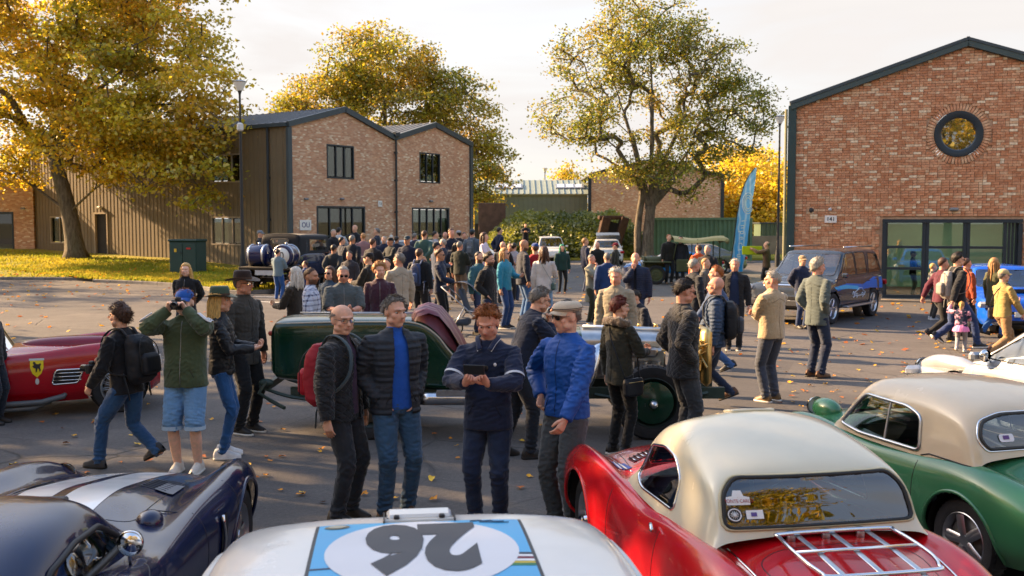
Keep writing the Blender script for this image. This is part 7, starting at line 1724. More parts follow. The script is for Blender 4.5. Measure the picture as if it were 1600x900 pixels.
# ---- green pre-war racer across the middle
def green_racer():
 T = place('vintage_racing_car', 'long dark green vintage racing car with exposed chrome and brass engine', -.15, 11.75, 90, cat='car'); gm = paint('#08301f', dirt=.05)
 def st(y, w, top, lo, q=.12): return (y, [(w * .75, lo), (w * .95, lo + .04), (w, lo + q), (w, (top + lo) / 2), (w, top - q), (w * .93, top - .03), (w * .7, top), (w * .3, top + .012), (0, top + .015)])
 tail = Shell([st(-2.62, .36, 1.16, .74, .06), st(-2.58, .44, 1.27, .66, .08), st(-2.45, .47, 1.315, .62), st(-1.8, .48, 1.33, .58), st(-1.3, .48, 1.33, .55), st(-.95, .48, 1.32, .52), st(-.75, .48, 1.22, .50), st(-.55, .48, 1.0, .48), st(-.3, .47, .84, .46), st(.1, .46, .80, .46), st(.45, .45, .86, .46), st(.62, .44, 1.08, .46), st(.72, .43, 1.16, .46), st(.95, .42, 1.17, .46)], 110, 30)
 tail.build('body', gm, T)
 MB().box((0, -2.58, .95), (.80, .08, .5), bev=.03).build('tail_panel', gm, T, smooth=False)
 P = tail.drape([(y, z) for y, z in ((-2.55, 1.27), (-2.0, 1.29), (-1.3, 1.295), (-.95, 1.28), (-.72, 1.15), (-.5, .9), (-.2, .79), (.2, .76), (.5, .84), (.64, 1.05))], 'right', .006)
 MB().tube(curve_pts(P, 40), .012, 6).build('body_bead', matte('#b0a898', .4, .1, 9), T)
 MB().tube([(-.2, -2.4, 1.345), (-.2, -.98, 1.345)], .010, 6).build('hinge_strip', alu(), T)
 # cockpit opening, seat back and cushion in faded burgundy leather
 lea = matte('#6e3a44', .38, .25, 5, .15, 30); sb = MB()
 for x in (-.22, .22):
  rows = []
  for k, (y, z, dz) in enumerate([(-1.02, 1.34, .0), (-.98, 1.42, 0), (-.86, 1.46, 0), (-.74, 1.42, 0), (-.62, 1.28, 0), (-.50, 1.08, 0), (-.42, .90, 0), (-.40, .80, 0)]):
   rows.append([(x + u * .22, y + .06 * abs(u) ** 2, z - .05 * abs(u) ** 3 + .012 * math.cos(u * 9)) for u in np.linspace(-1, 1, 17)])
  sb.grid(rows)
 sb.prism([(-1.0, 1.32), (-.97, 1.395), (-.86, 1.435), (-.75, 1.395), (-.64, 1.26), (-.52, 1.06), (-.44, .89), (-.42, .79), (-1.0, .79)], -.40, .40, axis='x')
 sb.build('seat_back', lea, T); MB().box((.2, -.02, .84), (.42, .66, .14), bev=.06).build('seat', matte('#7a4248', .4, .2, 5), T); MB().box((-.22, -.02, .84), (.42, .66, .14), bev=.06).build('seat', matte('#7a4248', .4, .2, 5), T)
 MB().box((.30, .30, .93), (.30, .05, .10), bev=.02, rz=.5).build('cushion', matte('#c8683c', .6, .2, 5), T)
 steering(T, -.20, .42, 1.22, .21, (.5, .42, .3), 1.35); MB().box((0, .62, 1.02), (.8, .04, .26)).build('dashboard', matte('#3a2418', .4, .2, 5), T, smooth=False)
 ws = MB().tube(curve_pts([(-.34, .70, 1.17), (-.36, .62, 1.34), (-.2, .60, 1.40), (-.05, .62, 1.34), (-.06, .70, 1.17)], 16), .010, 6).build('aero_screen', alu(), T)
 # bonnet, strap, louvres; the near side is open over the engine
 st2 = [(.95, [(.42, 1.02), (.40, 1.10), (.34, 1.155), (.2, 1.18), (0, 1.19)]), (1.4, [(.385, 1.02), (.37, 1.09), (.31, 1.145), (.18, 1.17), (0, 1.18)]), (1.95, [(.35, 1.0), (.34, 1.07), (.28, 1.125), (.16, 1.15), (0, 1.16)])]
 hd = Shell(st2, 20, 14); hd.build('bonnet', matte((.42, .43, .44), .3, .2, 6, metal=1), T)
 eng = MB(); eng.box((0, 1.45, .78), (.36, 1.0, .36), bev=.03); eng.box((.20, 1.4, .92), (.10, .9, .12), bev=.03)
 for k in range(6): eng.lathe([(0, 0), (.06, 0), (.06, .16), (0, .17)], 14, (.24, 1.08 + k * .15, .66), 'z')
 eng.build('engine_block', matte((.40, .40, .40), .35, .25, 9, metal=.9), T, auto=40)
 br = MB(); rs = np.random.RandomState(4)
 for k in range(5): br.lathe([(0, 0), (.026, 0), (.03, .025), (.02, .05), (0, .055)], 12, (.05, 1.05 + k * .2, 1.185), 'z')
 for k in range(16):
  a = np.array([.18 + .14 * rs.rand(), 1.95 + .5 * rs.rand(), .62 + .5 * rs.rand()]); br.tube(curve_pts([a, a + rs.randn(3) * .08, a + rs.randn(3) * .14], 8), .012, 6)
 br.lathe([(0, 0), (.07, 0), (.08, .04), (.05, .1), (.04, .2), (0, .2)], 16, (.15, 2.15, .95), 'z'); br.lathe([(0, 0), (.05, 0), (.05, .12), (0, .12)], 14, (.28, 2.3, .72), 'z'); br.box((.1, 2.2, .8), (.3, .35, .25), bev=.04)
 br.build('brass_fittings', matte((.62, .42, .16), .28, .25, 9, metal=1), T, auto=40)
 MB().tube([(.10, .98, 1.205), (.10, 1.93, 1.17)], .03, 8).build('manifold', alu(), T)
 MB().lathe([(0, 0), (.06, 0), (.07, .03), (.05, .055), (0, .06)], 16, (.1, 1.3, 1.19), 'z').build('filler_cap', chrome(), T)
 # chassis, radiator, axles
 ch = MB()
 for s in (-1, 1): ch.box((s * .36, .1, .47), (.07, 5.0, .13))
 ch.box((0, -2.66, .55), (.9, .05, .08)); ch.tube([(-.75, -1.45, .42), (.75, -1.45, .42)], .045, 10); ch.tube([(-.7, 1.72, .42), (.7, 1.72, .42)], .035, 10)
 for s in (-1, 1): ch.tube(curve_pts([(s * .42, -2.75, .55), (s * .44, -2.3, .42), (s * .44, -1.45, .36), (s * .42, -.8, .46)], 12), [(.03, .02)] * 12, 6); ch.tube(curve_pts([(s * .42, 1.1, .46), (s * .44, 1.72, .37), (s * .42, 2.4, .48)], 12), [(.03, .02)] * 12, 6)
 ch.tube([(.5, -2.65, .62), (.56, -2.72, .50), (.50, -2.60, .40), (.62, -2.42, .34)], .022, 8); ch.ell((.46, -2.66, .60), (.06, .09, .05)); ch.build('chassis', matte((.03, .05, .04), .5, .2, 9), T, auto=40)
 MB().box((0, 2.42, .86), (.56, .12, .68), bev=.05).build('radiator', matte((.5, .36, .14), .3, .2, 9, metal=1), T); MB().ell((.38, -2.62, 1.16), (.028, .03, .03)).build('tail_light', matte((.4, .04, .03), .3, .1, 9), T)
 # side exhaust: polished pipe swept down from the bonnet with perforated guard
 ex = MB().tube(curve_pts([(.36, 1.25, .98), (.50, 1.12, .97), (.60, 1.05, .80), (.63, .98, .62), (.63, .78, .50), (.63, .4, .46), (.63, -.4, .45), (.63, -.85, .45)], 44), .075, 16).build('exhaust_pipe', matte((.62, .64, .68), .22, .12, 6, metal=1), T)
 MB().tube([(.63, -.84, .45), (.63, -1.0, .44), (.63, -1.05, .44)], [.075, .05, .035], 14).build('exhaust_tip', BLK(), T)
 g = MB()
 for k in range(15): g.box((.66, -.62 + k * .075, .535), (.10, .045, .012), bev=.004)
 g.box((.71, -.1, .52), (.012, 1.2, .05)); g.box((.61, -.1, .52), (.012, 1.2, .05)); g.build('heat_guard', alu(), T, smooth=False)
 for s in (-1, 1):
  for y in (-1.45, 1.72):
   wheel(T, s * .68, y, .42, .17, 'wire', side=s, rimc=matte((.012, .02, .016), .5, .1, 9))
  MB().lathe([(0, s * .14), (.05, s * .14), (.06, s * .09), (.17, s * .08), (.235, s * .06), (.245, 0), (.2, 0)], 30, (s * .70, 1.72, .42), 'x').build('brake_drum', paint('#0a3524'), T, auto=40); MB().lathe([(0, s * .22), (.03, s * .21), (.045, s * .15), (.05, s * .13)], 14, (s * .70, 1.72, .42), 'x').build('hub_nut', alu(), T)
green_racer()

# ---- grey off-roader with blue graphics
T, sh, gh = modern_car('off_roader', 'grey off-road estate with bright blue side graphics', 7.75, 25.1, 219.7, '#2a3340', L=4.5, W=1.86, H=1.72, belt=1.08, hood=1.02, nose=.92, deck=1.08, wb=2.66, r=.37, cabin=(-2.12, -1.85, .25, .98), suv=True, metallic=.0, rim='six', top_w=.80, tail_z=1.06,
 side_wins=[[(-1.98, 1.14), (-1.86, 1.60), (-1.22, 1.64), (-1.10, 1.12)], [(-1.00, 1.12), (-1.0, 1.65), (-.32, 1.66), (-.32, 1.12)], [(-.24, 1.12), (-.24, 1.66), (.22, 1.63), (.70, 1.13)]])
blu = matte('#1868c8', .35, .08, 3); lb = matte('#4ab0e0', .35, .08, 3); wtt = matte((.75, .76, .78), .5, .05, 9)
for v in ('left', 'right'):
 sh.polydecal([(-2.0, .70), (-1.95, 1.0), (-1.3, 1.02), (-.7, .86), (.5, .93), (1.2, .88), (1.1, .78), (.3, .82), (-.5, .74), (-1.0, .76)], v, blu, 'blue_graphic', T, .004)
 sh.polydecal([(-.2, .84), (.6, .90), (1.3, .88), (1.2, .82), (.4, .80), (-.3, .74)], v, lb, 'pale_graphic', T, .006)
 P = [(-.62, .60), (-.66, .68), (-.55, .70), (-.45, .78), (-.28, .79), (-.12, .72), (.0, .70), (.02, .60)]; m = MB(); q = sh.drape(dens(P, .03), v, .008); m.tube(np.vstack([q, q[:1]]), .010, 4)
 for yy in (-.5, -.12): m.tube(sh.drape([(yy + math.cos(t) * .055, .61 + math.sin(t) * .055) for t in np.linspace(0, 2 * PI, 12)], v, .008), .010, 4)
 m.build('car_drawing', wtt, T); m = MB(); m.tube(sh.drape([(.10 + math.cos(t) * .06, .64 + math.sin(t) * .07) for t in np.linspace(0, 5.2, 14)], v, .008), .012, 4); m.build('emblem_drawing', wtt, T)
 s = 1 if v == 'right' else -1; MB().box((s * .98, -.1, .38), (.16, 1.75, .05), bev=.02).build('side_step', alu(), T, smooth=False); MB().tube([(s * .70, -1.7, 1.80), (s * .70, .2, 1.80)], .02, 6).build('roof_rail', alu(), T)
MB().box((0, 2.16, .88), (.9, .06, .16), bev=.02).build('grille_bars', chrome(), T, smooth=False)
# ---- blue saloon at the right edge
T, sh, gh = modern_car('rally_saloon', 'bright blue saloon with round headlights and bonnet scoop at the right edge', 11.3, 23.0, 192, '#0f55c4', L=4.4, W=1.74, H=1.42, belt=.92, hood=.86, nose=.70, deck=1.0, wb=2.52, r=.31, cabin=(-1.6, -1.0, .2, .95), rim='five')
MB().box((0, 1.15, .93), (.62, .5, .12), bev=.05).build('bonnet_scoop', paint('#0f55c4'), T); MB().box((0, 1.42, .93), (.5, .03, .07)).build('scoop_mouth', BLK(), T, smooth=False)
for s in (-1, 1): lamp(T, (s * .62, 2.06, .66), .15); lamp(T, (s * .60, 2.16, .36), .11, name='fog_light'); 
MB().box((0, 2.2, .36), (.7, .05, .16), bev=.02).build('air_intake', BLK(), T, smooth=False); MB().box((0, 2.25, .48), (.52, .02, .11)).build('front_plate', matte((.75, .75, .72), .4, .05, 9), T, smooth=False)
# ---- cars in the distance
modern_car('estate_car', 'white estate car parked nose out below the hedge', xat(860, 60), 60.5, 178, '#cfcfcc', H=1.5, W=1.75, cabin=(-2.0, -1.8, .3, .95), rough_detail=False, gl=GLD)
T, sh, gh = modern_car('hatchback', 'white coupe with its rear lid raised below the blast shelter', xat(946, 57), 57, 2, '#cfcfcc', H=1.42, rough_detail=False, gl=GLD); MB().box((0, -1.9, 1.62), (1.3, .9, .06), rx=.35, bev=.02).build('tail_lid', paint('#2a2c30'), T)
modern_car('hatchback', 'pale blue white car partly behind the crowd by the brick corner', xat(744, 46), 46, 105, '#b4c4d2', H=1.40, rough_detail=False, gl=GLD)
modern_car('van', 'white van whose roof shows above the crowd between the doors', xat(650, 43.5), 43.5, 70, '#b9b9b4', H=1.62, cabin=(-2.1, -1.95, .6, 1.3), rough_detail=False, gl=GLD, cat='van')
modern_car('coupe', 'grey coupe parked in front of the green container', xat(1080, 47.5), 47.5, 274, '#5c5e62', L=4.9, W=1.85, H=1.36, cabin=(-2.1, -.8, .3, 1.1), metallic=.4, rough_detail=False, gl=GLD)
modern_car('sports_car', 'low bright blue sports car half hidden behind the jeep', xat(1052, 43), 43.2, 262, '#1480d0', L=4.0, W=1.7, H=1.14, belt=.78, hood=.72, nose=.55, deck=.82, cabin=(-1.5, -.6, .2, .9), rough_detail=False, gl=GLD)

# ---- olive army jeep with canvas tilt
def jeep():
 d = 39; T = place('army_jeep', 'olive army jeep with a canvas tilt on poles', xat(1064, d), d, 271); ol = matte('#4b4f34', .7, .2, 3); cv = cloth('#8f8458')
 m = MB(); m.box((0, -.55, .72), (1.45, 1.7, .5), bev=.04); m.build('tub', ol, T, smooth=False)
 MB().box((0, .98, .84), (.95, .95, .42), bev=.08).build('bonnet', ol, T); MB().box((0, 1.5, .80), (.95, .06, .55), bev=.02).build('grille', ol, T, smooth=False)
 for s in (-1, 1): MB().box((s * .60, 1.05, .86), (.34, 1.1, .06), bev=.02).build('mudguard', ol, T, smooth=False); lamp(T, (s * .3, 1.56, .82), .08)
 f = MB(); 
 for s in (-1, 1): f.tube([(s * .62, .42, .95), (s * .60, .30, 1.58)], .025, 6); f.tube([(s * .68, -1.35, .9), (s * .68, -1.35, 1.75)], .025, 6); f.tube([(s * .66, -.5, .9), (s * .66, -.5, 1.74)], .02, 6)
 f.tube([(-.6, .30, 1.58), (.6, .30, 1.58)], .025, 6); f.tube([(-.62, .42, 1.0), (.62, .42, 1.0)], .02, 6); f.build('windscreen_frame', ol, T); MB().box((0, .36, 1.28), (1.15, .012, .5), rx=.19).build('windscreen', GLC, T, smooth=False)
 P = [[(x, y, 1.72 + .10 * math.cos(x * 1.9) + .05 * math.sin(y * 3.1 + x) - (.09 if abs(x) > .74 else 0)) for x in np.linspace(-.80, .80, 17)] for y in np.linspace(-1.6, .42, 20)]
 MB().grid(P).build('canvas_tilt', cv, T); m = MB().tube(curve_pts([(-.8, -1.62, 1.66), (0, -1.70, 1.72), (.8, -1.62, 1.66)], 12), .09, 10).build('rolled_canvas', cv, T)
 for s in (-1, 1):
  for y in (-.9, 1.08): wheel(T, s * .66, y, .37, .17, 'disc', side=s, rimc=ol)
 for s in (-1, 1): seat(T, s * .35, .0, .75, '#4a4a34', .42, .45)
 steering(T, -.35, .38, 1.12, .19); MB().box((0, -1.45, .78), (.3, .2, .45), bev=.03).build('jerrycan', ol, T, smooth=False)
jeep()
# ---- dark blue vintage tourer with drums on its tail, left
def tourer():
 d = 36.2; T = place('vintage_tourer', 'dark blue vintage tourer with black canvas hood beside the clad wall', xat(470, d), d, 22); nv = paint('#0e1c40'); bk = cloth('#0d1016')
 m = Shell([(-1.3, [(.72, .60), (.76, .70), (.77, .9), (.76, 1.1), (.70, 1.2), (.4, 1.22), (0, 1.23)]), (-.8, [(.78, .55), (.82, .7), (.84, .95), (.82, 1.2), (.76, 1.3), (.4, 1.32), (0, 1.33)]), (.3, [(.78, .55), (.82, .7), (.84, .95), (.82, 1.2), (.76, 1.28), (.4, 1.3), (0, 1.31)]), (.8, [(.6, .6), (.62, .75), (.62, .95), (.60, 1.15), (.52, 1.24), (.3, 1.30), (0, 1.31)]), (2.1, [(.34, .6), (.40, .75), (.42, .9), (.40, 1.1), (.34, 1.2), (.2, 1.26), (0, 1.27)])], 40, 16); m.build('body', nv, T); MB().box((0, -1.3, .9), (1.4, .08, .55), bev=.03).build('rear_panel', nv, T, smooth=False)
 rear = round_poly([(-.36, 1.42), (.36, 1.42), (.36, 1.80), (-.36, 1.80)], .03)
 H_ = [(-1.22, [(.76, 1.2), (.76, 1.24), (.72, 1.28), (.4, 1.30), (0, 1.30)]), (-1.18, [(.78, 1.25), (.78, 1.6), (.74, 1.86), (.4, 1.93), (0, 1.94)]), (-.9, [(.79, 1.25), (.79, 1.6), (.75, 1.92), (.4, 1.99), (0, 2.0)]), (.7, [(.78, 1.3), (.77, 1.6), (.73, 1.90), (.4, 1.96), (0, 1.97)])]
 gh = Shell(H_, 60, 24); gh.window(rear, 'rear', ymax=-.9); gh.window(round_poly([(-.5, 1.40), (-.5, 1.78), (.55, 1.76), (.55, 1.40)], .03), 'side', xmin=.4); gh.build('canvas_hood', bk, T); gh.glasses(glass((.8, .7, .55), .6), T); gh.trim(rear, 'rear', BLK(), T, .015)
 for k in range(5): MB().ell((.80, -.75, 1.35 + k * .1), (.012, .012, .012), 6, 4).build('hood_stud', chrome(), T)
 for s in (-1, 1):
  for y in (-1.35, 1.75): wheel(T, s * .82, y, .44, .15, 'wire', side=s, rimc=matte((.05, .05, .06), .5, .1, 9))
  P = [[(s * (.72 + .24 * u), -1.35 + math.cos(t) * .5, .44 + math.sin(t) * .5) for u in (0, .5, 1)] for t in np.linspace(.2, PI - .1, 14)]; MB().grid(P).build('mudguard', nv, T); P = [[(s * (.72 + .24 * u), 1.75 + math.cos(t) * .5, .44 + math.sin(t) * .5) for u in (0, .5, 1)] for t in np.linspace(.1, PI - .2, 14)]; MB().grid(P).build('mudguard', nv, T)
  MB().box((s * .86, .2, .45), (.3, 2.0, .04)).build('running_board', BLK(), T, smooth=False); lamp(T, (s * .45, 2.3, 1.0), .13)
 MB().box((0, 2.15, .9), (.62, .12, .75), bev=.05).build('radiator', chrome(), T); MB().box((0, -.2, .42), (.8, 4.4, .12)).build('chassis', BLK(), T, smooth=False)
 MB().tube([(.1, -1.36, 1.1), (.5, -1.36, 1.1)], .018, 6).build('luggage_bar', chrome(), T); MB().box((.0, -1.36, 1.1), (.16, .03, .12)).build('rear_plate', matte((.4, .35, .25), .5, .1, 5), T, smooth=False)
 return T
tourer()
def trailer():
 d = 33.8; T = place('drum_trailer', 'two wheeled trailer carrying two navy drums', xat(428, d), d, 12, cat='trailer'); wd = matte('#3a3226', .8, .3, 4)
 MB().box((0, 0, .86), (1.9, 1.3, .10), bev=.02).build('deck', wd, T, smooth=False); MB().box((0, -.62, .72), (.7, .04, .16)).build('plate', matte((.5, .5, .5), .5, .1, 5), T, smooth=False)
 MB().tube([(0, .6, .8), (0, 1.7, .6)], .04, 8).build('drawbar', BLK(), T); MB().tube([(-.8, 0, .48), (.8, 0, .48)], .04, 8).build('axle', BLK(), T)
 for s in (-1, 1): wheel(T, s * .78, 0, .48, .2, 'disc', side=s, rimc=matte((.10, .08, .04), .5, .2, 9))
 for i, x in enumerate((-.46, .52)):
  D = thing('drum', ['navy drum with pale end ring on the left of the trailer', 'navy drum with a white disc marked 0 on the trailer'][i], 'drum', tuple(T.matrix_basis @ Vector((x, -.05, 1.28))), -rad(12), 'navy drums on the trailer')
  MB().lathe([(0, -.36), (.30, -.36), (.35, -.34), (.37, -.28), (.37, .28), (.35, .34), (.30, .36), (0, .36)], 32, axis='x' if i == 0 else 'y').build('barrel', paint('#101c4a'), D, auto=40)
  for o_ in (-.25, .25): MB().lathe([(.372, o_ - .03), (.385, o_ - .02), (.385, o_ + .02), (.372, o_ + .03)], 32, axis='x' if i == 0 else 'y').build('hoop', alu(), D)
  MB().lathe([(0, .37), (.04, .37), (.05, .42), (0, .45)], 12, axis='z').build('filler_cap', alu(), D)
  if i: MB().lathe([(0, -.372), (.27, -.372), (.27, -.362)], 28, axis='y').build('white_disc', matte((.7, .7, .66), .5, .05, 5), D); text_mesh('0', .34, BLK(), 'number', D, (0, -.378, 0), (PI / 2, 0, 0), .002)
trailer()
# ---- pushchair
def pushchair():
 d = 21.2; T = place('pushchair', 'grey and black pushchair held by the man in sunglasses', xat(733, d), d, 100, cat='pushchair'); fr = matte((.35, .36, .38), .35, .1, 5, metal=.8); fb = cloth('#3a4454')
 m = MB()
 for s in (-1, 1): m.tube([(s * .22, -.55, 1.05), (s * .22, -.05, .62), (s * .22, .42, .16)], .015, 6); m.tube([(s * .22, -.05, .62), (s * .25, -.32, .14)], .015, 6); m.tube([(s * .22, .0, .55), (s * .22, .3, .5)], .015, 6)
 m.tube([(-.22, -.55, 1.05), (.22, -.55, 1.05)], .018, 6); m.tube([(-.25, -.32, .14), (.25, -.32, .14)], .012, 6); m.build('frame', fr, T)
 MB().box((0, .12, .52), (.38, .36, .06), bev=.02).build('seat', fb, T); MB().box((0, -.10, .76), (.38, .07, .52), rx=.3, bev=.03).build('backrest', fb, T)
 P = [[(x, -.16 + math.cos(t) * .34, .90 + math.sin(t) * .26) for t in np.linspace(.3, PI * .95, 12)] for x in np.linspace(-.2, .2, 6)]; MB().grid(P).build('canopy', fb, T)
 for s in (-1, 1):
  for y, r in ((-.32, .13), (.42, .11)):
   w_ = MB().lathe([(r * .82, -.02), (r, -.018), (r, .018), (r * .82, .02), (r * .82, -.02)], 24, (s * .26, y, r), 'x').build('wheel', RUB(), T); q = MB()
   for k in range(6): a = PI * k / 3; q.tube([(s * .26, y, r), (s * .26, y + math.cos(a) * r * .82, r + math.sin(a) * r * .82)], .006, 4)
   q.build('spokes', fr, w_)
 MB().box((0, -.15, .30), (.34, .34, .16), bev=.04).build('basket', fb, T)
pushchair()
# ---------------------------------------------------------------- the foreground group
p = person('bald bespectacled man in black quilted jacket with a red rucksack', 534, 8.0, 475, 112, top='#14171c', tk='quilt', legs='#22262c', hair='grey', hs='bald', arms=('down', 'down'), inner='#3b2440', openw=.045, glasses='clear', look=30, nod=4)
backpack(p, 'large red rucksack with grey straps on the bald man in glasses', '#8c1626', '#a3182a', 1.05, '#3a4a52')
p = person('grey haired man in dark padded jacket over bright blue fleece', 617, 8.1, 462, 150, top='#262b33', tk='puffer', legs='#2c4a66', lk='denim', hair='grey', hs='short', arms=('pocket', 'pocket'), inner='#1a50a8', openw=.07, look=-10, nod=3, shoes='#4a3424')
p = person('smiling man in navy polo holding up a phone', 763, 7.75, 478, 192, top='#141f38', tk='plain', legs='#16233c', lk='denim', hair='ginger', hs='quiff', skin='r', arms=('phone', 'phone'), nod=24, look=2, build=1.08, hem=.82, collar=False, belly=.03)
pf = p
wh_ = matte((.6, .62, .66), .8, .05, 9); q = p['hd']; c_ = cloth('#16223e')
for s in (-1, 1):
 P = curve_pts([p['tp'](1.53, -.07, s * .05), p['tp'](1.525, .0, s * .082), p['tp'](1.49, .075, s * .062), p['tp'](1.44, .125, s * .040)], 10); MB().tube(P, [(.020, .006)] * 10, 8, flat=(0, 0, 1)).build('collar', c_, p['T']); MB().tube(P + np.array([s * .014, .004, -.012]), .0045, 5).build('collar_stripe', wh_, p['T'])
 i = 0 if s > 0 else 1; a, b_ = p['sh'][i], p['elb'][i]; e = a + (b_ - a) * .80; u = (b_ - a) / np.linalg.norm(b_ - a); MB().tube([e - u * .010, e + u * .010], [.080, .080], 18, cap=False).build('sleeve_stripe', wh_, p['T']); MB().tube([e - u * .03, e - u * .012], [.078, .081], 18, cap=False).build('sleeve_hem', c_, p['T'])
MB().ell(p['tp'](1.33, .140, -.085), (.012, .006, .014)).build('chest_emblem', wh_, p['T'])
g = MB()
for k in (0, 1): g.ell(p['tp'](1.30 - .055 * k, .148 + .006 * k, -.012 + .01 * k), (.024, .006, .026), 12, 8)
g.build('hanging_sunglasses', matte((.012, .012, .015), .1, .05, 5), p['T'])
p = person('man in bright blue jacket, cream cap and sunglasses', 886, 7.65, 468, 228, top='#0f4690', tk='shell', legs='#40464a', hair='grey', hs='crop', hat='news', hatc='#b5a690', glasses='sun', arms=('hip', 'swingf'), look=15, nod=3, hem=.90, skin='p')
p = person('grey haired man in navy jacket leaning over the racing car cockpit', 806, 10.2, 452, 72, top='#121c30', legs='#151a24', hair='grey', hs='short', arms=('chin', 'camera'), lean=22, nod=10, glasses='clear', stride=.12, h=1.82)
p = person('woman with dark red hair in olive fur hooded gilet', 968, 10.3, 463, 52, top='#2b2a20', tk='plain', legs='#0b0c0f', hair='red', hs='short', arms=('front', 'down'), look=12, build=.92, hem=.80, fold=False)
wp = p
shoulder_bag(p, 'small dark navy leather handbag on the red haired woman', '#11161f', 1, .78, .02, 1.05)
hood = MB(); 
for k in range(26):
 a = 2 * PI * k / 26; c = p['tp'](1.47 + .03 * math.cos(a), -.03 - .06 * math.cos(a) * 1.0 - .02, .145 * math.sin(a)); hood.ell(c + np.array([R.uniform(-.01, .01)] * 3), (.038, .036, .036), 8, 6)
me = remesh(hood, .009, 1, 'fur'); wrinkle(me, .010, 5); V = getv(me); N = getn(me); setv(me, V + N * (np.random.RandomState(1).rand(len(V), 1) * .014)); me.materials.append(cloth('#6b5a48', 'fleece')); mesh_obj('fur_hood', me, p['T'])
p = person('dark haired man in sunglasses and black quilted jacket', 1068, 10.2, 435, 78, top='#15161a', tk='quilt', legs='#2e3136', hair='dark', hs='short', glasses='sun', arms=('pocket', 'pocket'), inner='#15202e', openw=.03, nod=12, skin='r', hem=.80)
p = person('bald man in slate blue gilet walking with a dark rucksack', 1118, 13.0, 428, 284, top='#2b3d56', tk='puffer', legs='#16233a', lk='denim', hair='grey', hs='none', arms=('swingf', 'down'), stride=-.24, shoes='#5a3a22', skin='r', glasses='clear')
backpack(p, 'black and grey rucksack on the bald man in slate gilet', '#16191f', '#3a3f48', 1.0)
p = person('white haired man in tan fleece with folded arms seen from behind', 1206, 13.4, 423, 322, top='#a08a6a', tk='fleece', legs='#3a3f4c', hair='silver', hs='short', arms=('cross', 'cross'), look=-35, build=1.1, hem=.86, nod=6, skin='r', shoes='#6a5234')
p = person('fair haired man in grey green jacket with hands in pockets', 1276, 15.5, 403, 62, top='#4a5352', legs='#101c34', lk='denim', hair='silver', hs='mop', arms=('pocket', 'pocket'), look=15, shoes='#5a3c22', hem=.78, nod=4, skin='r')
p = person('man in navy coat and tan cap beside the grey off-roader', 1252, 22.6, 399, 160, top='#16203a', legs='#1a2c50', lk='denim', hair='brown', hs='crop', hat='cap', hatc='#8a7458', arms=('behind', 'behind'))
p = person('white haired man in black jacket over a navy jumper facing forward', 1147, 18.8, 404, 196, top='#1b1b1e', legs='#15171c', hair='white', hs='short', arms=('down', 'down'), inner='#152340', openw=.09, skin='r')
p = person('ginger haired man in blue top walking behind the bald man', 1118, 15.7, 411, 278, top='#3a4c6c', legs='#2b4d7c', lk='denim', hair='ginger', hs='short', stride=.26, arms=('swingf', 'swingb'), shoes='#1a1c22', skin='r')
p = person('grey haired man in dark gilet and pale sleeves beside the jeep', 1084, 18.3, 404, 70, top='#171b24', legs='#20242c', hair='silver', hs='short', arms=('down', 'front'), skin='r')
# ---------------------------------------------------------------- left side
p = person('man in olive hoodie, blue cap and denim shorts taking a photograph', 289, 9.6, 452, 182, top='#3f4a32', tk='plain', legs='#5f86ad', lk='denim', hair='ginger', hs='short', hat='cap', hatc='#1d4f9a', arms=('camera', 'camera'), shorts=True, build=1.14, belly=.04, skin='l', shoes='#cfcac0')
ph = p
for i, s in enumerate((1, -1)):   # three white stripes down each sleeve
 a, b_, c = ph['sh'][i], ph['elb'][i], ph['wr'][i]; P = curve_pts([a + (b_ - a) * .05, a + (b_ - a) * .5, a + (b_ - a) * .92, b_ + (c - b_) * .2, b_ + (c - b_) * .5], 18); Tn = np.gradient(P, axis=0); Tn /= np.linalg.norm(Tn, axis=1, keepdims=True); rr = np.interp(np.linspace(0, 1, 18), [0, .3, .6, 1], [.082, .094, .088, .074])
 for k in (-1, 0, 1):
  ref = np.array([s * .75, .5 * k, .75]) if 0 else np.array([s * .55, .10, .85]); o_ = ref - Tn * (Tn @ ref)[:, None]; o_ /= np.linalg.norm(o_, axis=1, keepdims=True); w_ = np.cross(Tn, o_); d_ = o_ * math.cos(.22 * k) + w_ * math.sin(.22 * k); MB().tube(P + d_ * rr[:, None], .0062, 5).build('sleeve_stripe', matte((.7, .7, .72), .8, .05, 9), ph['T'])
pb = person('young man in black hoodie walking left with a camera', 196, 9.75, 467, 288, top='#121318', legs='#22466e', lk='denim', hair='brown', hs='mop', arms=('front', 'swingf'), stride=-.30, lean=6, glasses='clear', shoes='#2a2d33', skin='p')
backpack(pb, 'large black rucksack on the young man in black hoodie', '#14161c', '#1a1c22', 1.1)
p = person('blonde woman in green felt hat and black jacket', 345, 10.2, 450, 80, top='#16191f', tk='leather', legs='#1f4a7a', lk='denim', hair='blond', hs='long', hat='fedora', hatc='#3a4a3c', arms=('front', 'front'), build=.88, shoes='#d8d8d8', look=10, hem=.88, fold=False)
p = person('older man in dark brown hat and waxed jacket', 381, 11.4, 425, 118, top='#35332f', tk='plain', legs='#0e1014', hair='grey', hs='crop', hat='wide', hatc='#2a1c18', arms=('down', 'down'), glasses='clear', hem=.76, skin='r', look=-10)
p = person('blonde woman in black hooded top on the open road', 292, 17.8, 411, 180, top='#101318', legs='#22262e', hair='blond', hs='long', arms=('behind', 'behind'), build=1.05, skin='l')
p = person('person in dark clothes cut off by the left edge of the frame', -14, 11.9, 470, 90, top='#161a20', legs='#18202c', hair='dark', hs='short', arms=('down', 'down'))
